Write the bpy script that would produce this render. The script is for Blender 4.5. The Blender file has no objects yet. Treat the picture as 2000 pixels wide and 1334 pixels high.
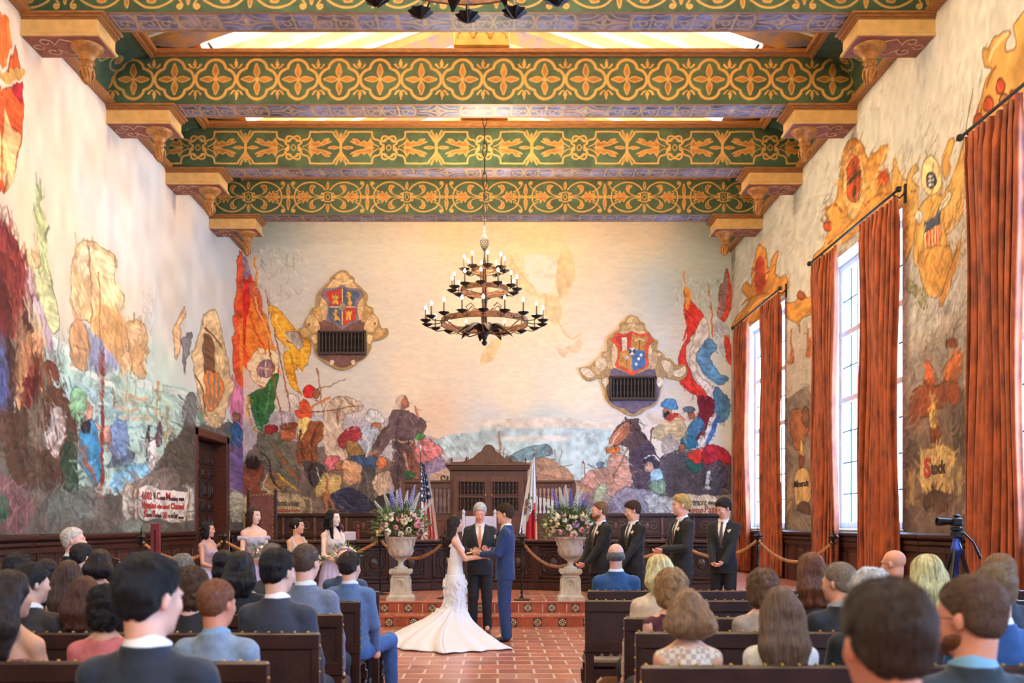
import bpy, bmesh, math, random, numpy as np
from mathutils import Vector, Matrix, Euler, Quaternion
rnd = random.Random(7); NR = np.random.RandomState(11)
F = 1944.44; CX = 972.0; CY = 1025.0; EZ = 1.53; PI = math.pi
scn = bpy.context.scene; COL = scn.collection
XL, XR, YB, ZC = -6.97, 6.40, 27.26, 9.02      # walls, back wall, underside of the beams
YF = -7.0                                       # wall behind the camera
PZ = .34                                        # platform height
def at(px, py, Y): return Vector(((px-CX)*Y/F, Y, EZ+(CY-py)*Y/F))
def s2l(c):
    c = np.asarray(c, dtype=float)
    return np.where(c <= .04045, c/12.92, ((c+.055)/1.055)**2.4)
def rgb(r, g, b): return tuple(float(v) for v in s2l((r/255., g/255., b/255.)))
# ---------------------------------------------------------------- materials
MATS = {}
def mat(name, c=(128,128,128), rough=.6, metal=0., var=0., vs=6., bump=0., bs=40., stretch=(1,1,1), c2=None, emit=None, es=0., sheen=0., coat=0., trans=0., spec=.5, attr=False, hair=False, weave=None):
    if name in MATS: return MATS[name]
    m = bpy.data.materials.new(name); m.use_nodes = True; nt = m.node_tree; N = nt.nodes; L = nt.links
    b = N['Principled BSDF']; base = rgb(*c)
    b.inputs['Base Color'].default_value = (*base, 1); b.inputs['Roughness'].default_value = rough
    b.inputs['Metallic'].default_value = metal; b.inputs['Specular IOR Level'].default_value = spec
    if coat: b.inputs['Coat Weight'].default_value = coat; b.inputs['Coat Roughness'].default_value = .15
    if sheen: b.inputs['Sheen Weight'].default_value = sheen; b.inputs['Sheen Roughness'].default_value = .4
    if emit: b.inputs['Emission Color'].default_value = (*rgb(*emit), 1); b.inputs['Emission Strength'].default_value = es
    src = None
    if attr:
        a = N.new('ShaderNodeAttribute'); a.attribute_name = 'Col'; src = a.outputs['Color']
    if var or bump or c2:
        tc = N.new('ShaderNodeTexCoord'); mp = N.new('ShaderNodeMapping'); mp.inputs['Scale'].default_value = stretch
        L.new(tc.outputs['Object'], mp.inputs['Vector'])
    if hair:
        hi = N.new('ShaderNodeHairInfo'); mx = N.new('ShaderNodeMix'); mx.data_type = 'RGBA'
        mx.inputs[6].default_value = (*[v*.35 for v in base], 1); mx.inputs[7].default_value = (*[min(1, v*1.6) for v in (rgb(*c2) if c2 else base)], 1)
        L.new(hi.outputs['Random'], mx.inputs[0]); src = mx.outputs[2]
    elif var or c2:
        nz = N.new('ShaderNodeTexNoise'); nz.inputs['Scale'].default_value = vs; nz.inputs['Detail'].default_value = 4
        L.new(mp.outputs[0], nz.inputs['Vector'])
        mx = N.new('ShaderNodeMix'); mx.data_type = 'RGBA'
        if src is None:
            lo = tuple(v*(1-var) for v in base); hi_ = rgb(*c2) if c2 else tuple(min(1, v*(1+var)) for v in base)
            cr = N.new('ShaderNodeMapRange'); cr.inputs[1].default_value = .32; cr.inputs[2].default_value = .68
            L.new(nz.outputs['Fac'], cr.inputs[0]); L.new(cr.outputs[0], mx.inputs[0])
            mx.inputs[6].default_value = (*lo, 1); mx.inputs[7].default_value = (*hi_, 1); src = mx.outputs[2]
        else:
            mx.blend_type = 'MULTIPLY'; mx.inputs[0].default_value = 1
            mr = N.new('ShaderNodeMapRange'); mr.inputs[1].default_value = .3; mr.inputs[2].default_value = .7
            mr.inputs[3].default_value = 1-var; mr.inputs[4].default_value = 1+var*.6
            L.new(nz.outputs['Fac'], mr.inputs[0]); L.new(src, mx.inputs[6]); L.new(mr.outputs[0], mx.inputs[7]); src = mx.outputs[2]
    if weave:
        tc2 = N.new('ShaderNodeTexCoord'); ck = N.new('ShaderNodeTexChecker'); ck.inputs['Scale'].default_value = weave[0]
        ck.inputs['Color1'].default_value = (*base, 1); ck.inputs['Color2'].default_value = (*rgb(*weave[1]), 1)
        L.new(tc2.outputs['Object'], ck.inputs['Vector']); src = ck.outputs['Color']
    if src is not None: L.new(src, b.inputs['Base Color'])
    if bump:
        bn = N.new('ShaderNodeTexNoise'); bn.inputs['Scale'].default_value = bs; bn.inputs['Detail'].default_value = 3
        L.new(mp.outputs[0], bn.inputs['Vector'])
        bp = N.new('ShaderNodeBump'); bp.inputs['Strength'].default_value = bump; bp.inputs['Distance'].default_value = .01
        L.new(bn.outputs['Fac'], bp.inputs['Height']); L.new(bp.outputs['Normal'], b.inputs['Normal'])
    if trans:
        tr = N.new('ShaderNodeBsdfTranslucent'); ms = N.new('ShaderNodeMixShader'); ms.inputs[0].default_value = trans
        if src is not None: L.new(src, tr.inputs['Color'])
        else: tr.inputs['Color'].default_value = (*base, 1)
        L.new(b.outputs[0], ms.inputs[1]); L.new(tr.outputs[0], ms.inputs[2]); L.new(ms.outputs[0], N['Material Output'].inputs['Surface'])
    MATS[name] = m; return m
WOOD = mat('dark_carved_wood', (60,33,23), .38, var=.35, vs=5, stretch=(6,6,1), bump=.15, bs=30)
WOODR = mat('red_brown_wood', (82,43,29), .4, var=.35, vs=5, stretch=(1,6,6), bump=.12, bs=30)
OCHRE = mat('painted_ochre_timber', (196,150,84), .6, var=.18, vs=5, bump=.15)
BROWNT = mat('brown_painted_timber', (150,100,52), .55, var=.25, vs=7, stretch=(1,6,6), bump=.15)
IRON = mat('wrought_iron', (52,44,40), .45, metal=.7, var=.3, vs=20, bump=.3, bs=60)
WHITE = mat('white_cloth', (236,234,230), .8)
BLACKM = mat('black_plastic', (22,22,24), .4)
BRASS = mat('aged_brass', (190,150,80), .35, metal=.9, var=.2, vs=30)
# ---------------------------------------------------------------- objects
def tag(o, label=None, cat=None, group=None, kind=None):
    if label: o['label'] = label
    if cat: o['category'] = cat
    if group: o['group'] = group
    if kind: o['kind'] = kind
    return o
def link(name, me, m=None, parent=None):
    o = bpy.data.objects.new(name, me); COL.objects.link(o)
    if m is not None and hasattr(me, 'materials') and len(me.materials) == 0:
        for q in (m if isinstance(m, (list, tuple)) else [m]): me.materials.append(q)
    if parent is not None: o.parent = parent
    return o
def thing(name, label, cat, loc=(0,0,0), rz=0., group=None):
    o = bpy.data.objects.new(name, None); COL.objects.link(o); o.location = loc; o.rotation_euler = (0,0,rz); o.empty_display_size = .1
    return tag(o, label, cat, group)
def struct(o): o['kind'] = 'structure'; return o
def copy_tree(o, parent=None):
    c = o.copy(); COL.objects.link(c)
    if parent is not None: c.parent = parent
    for ch in list(o.children): copy_tree(ch, c)
    return c
class MB:
    """collects simple solids, built as one mesh"""
    def __init__(s): s.v = []; s.f = []; s.mi = []; s.M = Matrix.Identity(4); s.mat = 0
    def add(s, vs, fs):
        n = len(s.v); M = s.M
        s.v += [tuple(M @ Vector(v)) for v in vs]; s.f += [tuple(i+n for i in f) for f in fs]; s.mi += [s.mat]*len(fs)
    def box(s, x0, x1, y0, y1, z0, z1, b=0.):
        if b > 0:
            b = min(b, abs(x1-x0)*.45, abs(y1-y0)*.45, abs(z1-z0)*.45)
            vs = []; 
            for (z, i) in ((z0, b), (z0+b, 0), (z1-b, 0), (z1, b)):
                q = b if i == 0 else b*1.6
                a0, a1, c0, c1 = x0+i, x1-i, y0+i, y1-i; k = b*.6
                vs += [(a0+k,c0,z),(a1-k,c0,z),(a1,c0+k,z),(a1,c1-k,z),(a1-k,c1,z),(a0+k,c1,z),(a0,c1-k,z),(a0,c0+k,z)]
            fs = [tuple(range(7,-1,-1)), tuple(range(24,32))]
            for r in range(3):
                for i in range(8):
                    j = (i+1) % 8; fs.append((r*8+i, r*8+j, r*8+8+j, r*8+8+i))
            s.add(vs, fs); return
        s.add([(x0,y0,z0),(x1,y0,z0),(x1,y1,z0),(x0,y1,z0),(x0,y0,z1),(x1,y0,z1),(x1,y1,z1),(x0,y1,z1)],
              [(0,3,2,1),(4,5,6,7),(0,1,5,4),(1,2,6,5),(2,3,7,6),(3,0,4,7)])
    def lathe(s, prof, c=(0,0,0), n=16, sx=1., sy=1., fold=0, amp=0.):
        vs = []; fs = []
        for r, z in prof:
            for i in range(n):
                a = 2*PI*i/n; q = r*(1+amp*math.cos(fold*a))
                vs.append((c[0]+q*math.cos(a)*sx, c[1]+q*math.sin(a)*sy, c[2]+z))
        for k in range(len(prof)-1):
            for i in range(n):
                j = (i+1) % n; fs.append((k*n+i, k*n+j, (k+1)*n+j, (k+1)*n+i))
        fs.append(tuple(range(n-1,-1,-1))); fs.append(tuple((len(prof)-1)*n+i for i in range(n)))
        s.add(vs, fs)
    def tube(s, pts, r, n=8, closed=False, flat=1., up=None):
        P = [Vector(p) for p in pts]; R = r if isinstance(r, (list, tuple)) else [r]*len(P)
        vs = []; fs = []; m = len(P)
        for k in range(m):
            if closed: t = P[(k+1) % m]-P[k-1]
            else: t = P[min(k+1, m-1)]-P[max(k-1, 0)]
            t = t.normalized() if t.length > 1e-9 else Vector((0,0,1))
            if up is None: up = Vector((0,0,1)) if abs(t.z) < .9 else Vector((1,0,0))
            u = t.cross(up)
            if u.length < 1e-6: u = t.orthogonal()
            u.normalize(); w = u.cross(t).normalized(); up = w
            for i in range(n):
                a = 2*PI*i/n; vs.append(tuple(P[k]+u*math.cos(a)*R[k]+w*math.sin(a)*R[k]*flat))
        for k in range(m if closed else m-1):
            k2 = (k+1) % m
            for i in range(n):
                j = (i+1) % n; fs.append((k*n+i, k*n+j, k2*n+j, k2*n+i))
        if not closed: fs.append(tuple(range(n-1,-1,-1))); fs.append(tuple((m-1)*n+i for i in range(n)))
        s.add(vs, fs)
    def ball(s, c, r, nu=10, nv=7, rot=None):
        r = r if isinstance(r, (list, tuple)) else (r, r, r)
        vs = []; fs = []
        for k in range(1, nv):
            p = PI*k/nv
            for i in range(nu):
                a = 2*PI*i/nu; q = Vector((r[0]*math.sin(p)*math.cos(a), r[1]*math.sin(p)*math.sin(a), r[2]*math.cos(p)))
                if rot is not None: q = rot @ q
                vs.append((c[0]+q.x, c[1]+q.y, c[2]+q.z))
        t = Vector((0,0,r[2])); t = rot @ t if rot is not None else t
        vs.append((c[0]+t.x, c[1]+t.y, c[2]+t.z)); vs.append((c[0]-t.x, c[1]-t.y, c[2]-t.z)); n = len(vs)
        for k in range(nv-2):
            for i in range(nu):
                j = (i+1) % nu; fs.append((k*nu+i, (k+1)*nu+i, (k+1)*nu+j, k*nu+j))
        for i in range(nu):
            j = (i+1) % nu; fs.append((n-2, i, j)); fs.append((n-1, (nv-2)*nu+j, (nv-2)*nu+i))
        s.add(vs, fs)
    def prism(s, pts, d0, d1, axis='y'):
        """outline pts (u, v) extruded from d0 to d1 along axis"""
        n = len(pts); g = {'y': lambda u, v, d: (u, d, v), 'x': lambda u, v, d: (d, u, v), 'z': lambda u, v, d: (u, v, d)}[axis]
        vs = [g(u, v, d0) for u, v in pts]+[g(u, v, d1) for u, v in pts]
        fs = [tuple(range(n)), tuple(range(2*n-1, n-1, -1))]+[(i, (i+1) % n, n+(i+1) % n, n+i) for i in range(n)]
        s.add(vs, fs)
    def mesh(s, name, smooth=True, ang=.7):
        me = bpy.data.meshes.new(name); me.from_pydata(s.v, [], s.f)
        if any(s.mi): me.polygons.foreach_set('material_index', s.mi)
        bm = bmesh.new(); bm.from_mesh(me); bmesh.ops.recalc_face_normals(bm, faces=bm.faces[:])
        if smooth:
            for f in bm.faces: f.smooth = True
            for e in bm.edges:
                if len(e.link_faces) == 2 and e.calc_face_angle(0) > ang: e.smooth = False
        bm.to_mesh(me); bm.free(); return me
    def build(s, name, m, parent=None, smooth=True, ang=.7): return link(name, s.mesh(name, smooth, ang), m, parent)
def grid_obj(name, V, C, m, holes=None, parent=None):
    """grid of points V (H, W, 3) with optional colours C; holes = faces left out"""
    H, W = V.shape[:2]; idx = np.arange(H*W).reshape(H, W)
    q = np.stack([idx[:-1,:-1], idx[:-1,1:], idx[1:,1:], idx[1:,:-1]], -1).reshape(-1, 4)
    if holes is not None: q = q[~holes.reshape(-1)]
    me = bpy.data.meshes.new(name); me.vertices.add(H*W); me.vertices.foreach_set('co', V.astype(np.float32).ravel())
    n = len(q); me.loops.add(n*4); me.loops.foreach_set('vertex_index', q.astype(np.int32).ravel())
    me.polygons.add(n); me.polygons.foreach_set('loop_start', np.arange(0, n*4, 4, dtype=np.int32))
    me.update(calc_edges=True)
    if C is not None:
        a = me.color_attributes.new('Col', 'FLOAT_COLOR', 'POINT')
        A = np.ones((H*W, 4), np.float32); A[:, :3] = s2l(np.clip(C, 0, 1)).reshape(-1, 3); a.data.foreach_set('color', A.ravel())
    return link(name, me, m, parent)
# ---------------------------------------------------------------- camera
cam = bpy.data.cameras.new('camera'); co = bpy.data.objects.new('camera', cam); COL.objects.link(co); scn.camera = co
co.location = (0, 0, EZ); co.rotation_euler = (PI/2, 0, 0); cam.sensor_width = 36; cam.lens = 35
cam.shift_x = (1000-CX)/2000; cam.shift_y = (CY-667)/2000; cam.clip_start = .05; cam.clip_end = 200
cam.dof.use_dof = True; cam.dof.focus_distance = 13.2; cam.dof.aperture_fstop = 2.6
# ---------------------------------------------------------------- painting of flat surfaces (kept as point colours of the wall meshes)
def vnoise(H, W, cell, seed, ax=1., ay=1.):
    r = np.random.RandomState(seed); gh, gw = int(H/(cell*ay))+3, int(W/(cell*ax))+3; g = r.rand(gh, gw)
    y = np.arange(H)/(cell*ay); x = np.arange(W)/(cell*ax); y0 = y.astype(int); x0 = x.astype(int)
    fy = (y-y0); fx = (x-x0); fy = (fy*fy*(3-2*fy))[:, None]; fx = (fx*fx*(3-2*fx))[None]
    a = g[y0][:, x0]; b = g[y0][:, x0+1]; c = g[y0+1][:, x0]; d = g[y0+1][:, x0+1]
    return (a*(1-fx)+b*fx)*(1-fy)+(c*(1-fx)+d*fx)*fy
def cr(pts, closed=True, k=4):
    P = np.array(pts, float); n = len(P); out = []
    for i in range(n if closed else n-1):
        p0 = P[(i-1) % n] if closed or i > 0 else P[i]; p1 = P[i]; p2 = P[(i+1) % n]; p3 = P[(i+2) % n] if closed or i+2 < n else P[i+1]
        for t in np.arange(k)/k:
            out.append(.5*((2*p1)+(-p0+p2)*t+(2*p0-5*p1+4*p2-p3)*t*t+(-p0+3*p1-3*p2+p3)*t**3))
    if not closed: out.append(P[-1])
    return np.array(out)
CROPS = {'L': (2.224,0,480), 'LU': (2.565,0,0), 'BL': (2.383,440,480), 'BR': (2.383,940,480), 'RW': (1.853,1400,400), 'RU': (2.565,1400,0), 'P': (1,0,0)}
class Canvas:
    def __init__(s, H, W, fn, warp=1.6, seed=1):
        s.H, s.W, s.fn = H, W, fn; s.img = np.zeros((H, W, 3), np.float32)
        s.X, s.Y = np.meshgrid(np.arange(W, dtype=np.float32), np.arange(H, dtype=np.float32))
        if warp:
            s.X = s.X+((vnoise(H,W,14,seed)-.5)*2+(vnoise(H,W,5,seed+1)-.5))*warp; s.Y = s.Y+((vnoise(H,W,14,seed+2)-.5)*2+(vnoise(H,W,5,seed+3)-.5))*warp
        s.fac = [vnoise(H,W,4,seed+10,.5,2.4), vnoise(H,W,4,seed+11,2.4,.6)]
        a = vnoise(H,W,4,seed+12,.6,3.); sh = (np.arange(W)[None]+(np.arange(H)*.7).astype(int)[:,None])%W; s.fac.append(np.take_along_axis(a, sh, 1)); sh = (np.arange(W)[None]-(np.arange(H)*.7).astype(int)[:,None])%W; s.fac.append(np.take_along_axis(a, sh, 1)); s.nf = 0; s.facet = .0
        s.tone = .72*vnoise(H,W,9,seed+4)+.28*vnoise(H,W,3,seed+5)-.5; s.tone2 = vnoise(H,W,26,seed+6)-.5
    def base(s, ctrl, p=2.6):
        num = np.zeros((s.H, s.W, 3), np.float32); den = np.zeros((s.H, s.W), np.float32)
        for (x, y, c) in ctrl:
            gx, gy = s.fn(np.array([[x, y]], float))[0]; d = ((s.X-gx)**2+(s.Y-gy)**2+30)**(-p/2)
            num += d[..., None]*np.array(c, np.float32)/255; den += d
        s.img = num/den[..., None]
    def _bb(s, G, m=2):
        x0 = max(0, int(G[:,0].min()-m)); x1 = min(s.W, int(G[:,0].max()+m)+1); y0 = max(0, int(G[:,1].min()-m)); y1 = min(s.H, int(G[:,1].max()+m)+1)
        return (slice(y0, y1), slice(x0, x1)) if x1 > x0 and y1 > y0 else None
    def poly(s, pts, c, smooth=True, var=.16, a=1., outline=None, ow=.8, grid=False):
        P = cr(pts) if smooth and len(pts) > 3 else np.array(pts, float)
        G = P if grid else s.fn(P); bb = s._bb(G, 5)
        if bb is None: return
        X = s.X[bb]; Y = s.Y[bb]; M = np.zeros(X.shape, bool)
        for (x0, y0), (x1, y1) in zip(G, np.roll(G, -1, 0)):
            if y0 == y1: continue
            M ^= ((Y >= min(y0, y1)) & (Y < max(y0, y1)) & (X < (Y-y0)*(x1-x0)/(y1-y0)+x0))
        col = np.array(c, np.float32)/255*(1+var*2.0*s.tone[bb]+var*1.2*s.tone2[bb])[..., None]
        if s.facet:
            s.nf += 1; t = s.fac[s.nf*7 % 4][bb]; q = np.where(t > .68, 1, np.where(t < .34, -1, 0))*s.facet
            col = col*(1+q[..., None]*np.array([1., .92, .84], np.float32))
        s.img[bb] = np.where(M[..., None], s.img[bb]*(1-a)+col*a, s.img[bb])
        if outline is not None: s.line(np.vstack([G, G[:1]]), ow*.8, outline, grid=True, a=.75)
    def line(s, pts, w, c, grid=False, smooth=False, a=1.):
        P = np.array(pts, float)
        if smooth: P = cr(P, False)
        G = P if grid else s.fn(P)
        for p, q in zip(G[:-1], G[1:]):
            bb = s._bb(np.array([p, q]), w+2)
            if bb is None: continue
            X = s.X[bb]-p[0]; Y = s.Y[bb]-p[1]; d = q-p; L = max(1e-6, float(d@d)); t = np.clip((X*d[0]+Y*d[1])/L, 0, 1)
            D = np.hypot(X-t*d[0], Y-t*d[1]); k = np.clip(w+.5-D, 0, 1)[..., None]*a
            s.img[bb] = s.img[bb]*(1-k)+np.array(c, np.float32)/255*k
    def run(s, txt):
        for ln in txt.strip().split('\n'):
            p = ln.strip().split('|')
            if len(p) < 4: continue
            op, cs, col, pts = p[:4]; sc, ox, oy = CROPS[cs]
            Q = [tuple(float(v) for v in q.split(',')) for q in pts.split()]
            cl = tuple(int(v) for v in col.split(','))
            if op[0] == 'c':       # blobs: centre and radius
                Q2 = [(Q[0][0]+Q[1][0]*math.cos(t), Q[0][1]+Q[1][1]*math.sin(t)) for t in np.linspace(0, 2*PI, 9)[:-1]]; Q = Q2
            Q = [(x/sc+ox, y/sc+oy) for x, y in Q]
            if op[0] in 'pc': f = s.facet; s.facet = 0 if ('h' in op or max(x for x, y in Q)-min(x for x, y in Q) > 110) else f; s.poly(Q, cl, outline=(tuple(v*.5 for v in cl) if 'o' in op else None), ow=.7, smooth='s' not in op, a=.6 if 'h' in op else 1); s.facet = f
            elif op[0] == 'l': s.line(Q, float(op[1:] or 1), cl, smooth=True)
        return s
    def dabs(s, n, region, cols, size, seed, ang=0., asp=2.5, a=.5):
        """loose brush dabs inside a region of the photo"""
        r = random.Random(seed); G = s.fn(np.array(region, float)); x0, x1 = sorted((G[0][0], G[1][0])); y0, y1 = sorted((G[0][1], G[1][1]))
        for _ in range(n):
            x, y = r.uniform(x0, x1), r.uniform(y0, y1); t = ang+r.gauss(0, .35); L = size*r.uniform(.5, 1.3)
            s.line([(x, y), (x+math.cos(t)*L, y+math.sin(t)*L)], L/asp/2, cols[r.randrange(len(cols))], grid=True, a=a)
def autodabs(cv, n, region, size, seed, k=(.84, 1.15), ang=None):
    r = random.Random(seed); G = cv.fn(np.array(region, float)); x0, x1 = sorted((min(max(0, G[0][0]), cv.W-1), min(max(0, G[1][0]), cv.W-1))); y0, y1 = sorted((min(max(0, G[0][1]), cv.H-1), min(max(0, G[1][1]), cv.H-1)))
    for _ in range(n):
        x, y = r.uniform(x0, x1), r.uniform(y0, y1); t = r.uniform(0, 3.14) if ang is None else r.gauss(ang, .4); L = size*r.uniform(.5, 1.4)
        b_ = cv.img[int(y), int(x)]
        if b_.max() > .80 and b_.min() > .55: continue
        c = b_*255*r.choice(k)*np.array([r.uniform(.95,1.05), 1, r.uniform(.93,1.07)])
        cv.line([(x, y), (x+math.cos(t)*L, y+math.sin(t)*L)], size*.14, c, grid=True, a=.6)
PAINT = mat('mural_paint', rough=.75, attr=True, var=.05, vs=22, bump=.08, bs=60, spec=.2)
# ---- back wall: grid in the wall plane
SB = F/YB
bx0, bx1 = XL*SB+CX, XR*SB+CX; by0, by1 = 403., 1004.
KB = .62
W = int((bx1-bx0)*KB*1.6); H = int((by1-by0)*KB*1.6); kx = (W-1)/(bx1-bx0); ky = (H-1)/(by1-by0)
cv = Canvas(H, W, lambda P: np.stack([(P[:,0]-bx0)*kx, (P[:,1]-by0)*ky], 1), 2.4, 3)
cv.base([(520,450,(178,190,182)),(700,450,(206,206,186)),(900,450,(236,216,172)),(1050,460,(244,222,170)),(1250,450,(220,210,178)),(1400,450,(178,190,180)),(500,560,(200,204,194)),(640,600,(204,208,204)),(800,560,(226,218,196)),(900,600,(246,228,190)),(1060,600,(250,230,186)),(1150,600,(236,222,192)),(1300,560,(190,202,194)),(1400,560,(178,194,190)),(700,740,(212,212,200)),(800,740,(232,218,190)),(1000,760,(246,228,194)),(1130,760,(244,228,198)),(850,810,(226,202,172)),(700,800,(204,200,192)),(950,830,(212,214,206)),(1060,850,(190,210,208)),(1130,880,(196,212,206)),(1350,650,(210,212,200)),(1250,800,(220,210,196))])
cv.img *= (1+.05*(vnoise(H,W,4,50,3,1)-.5))[..., None]
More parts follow.
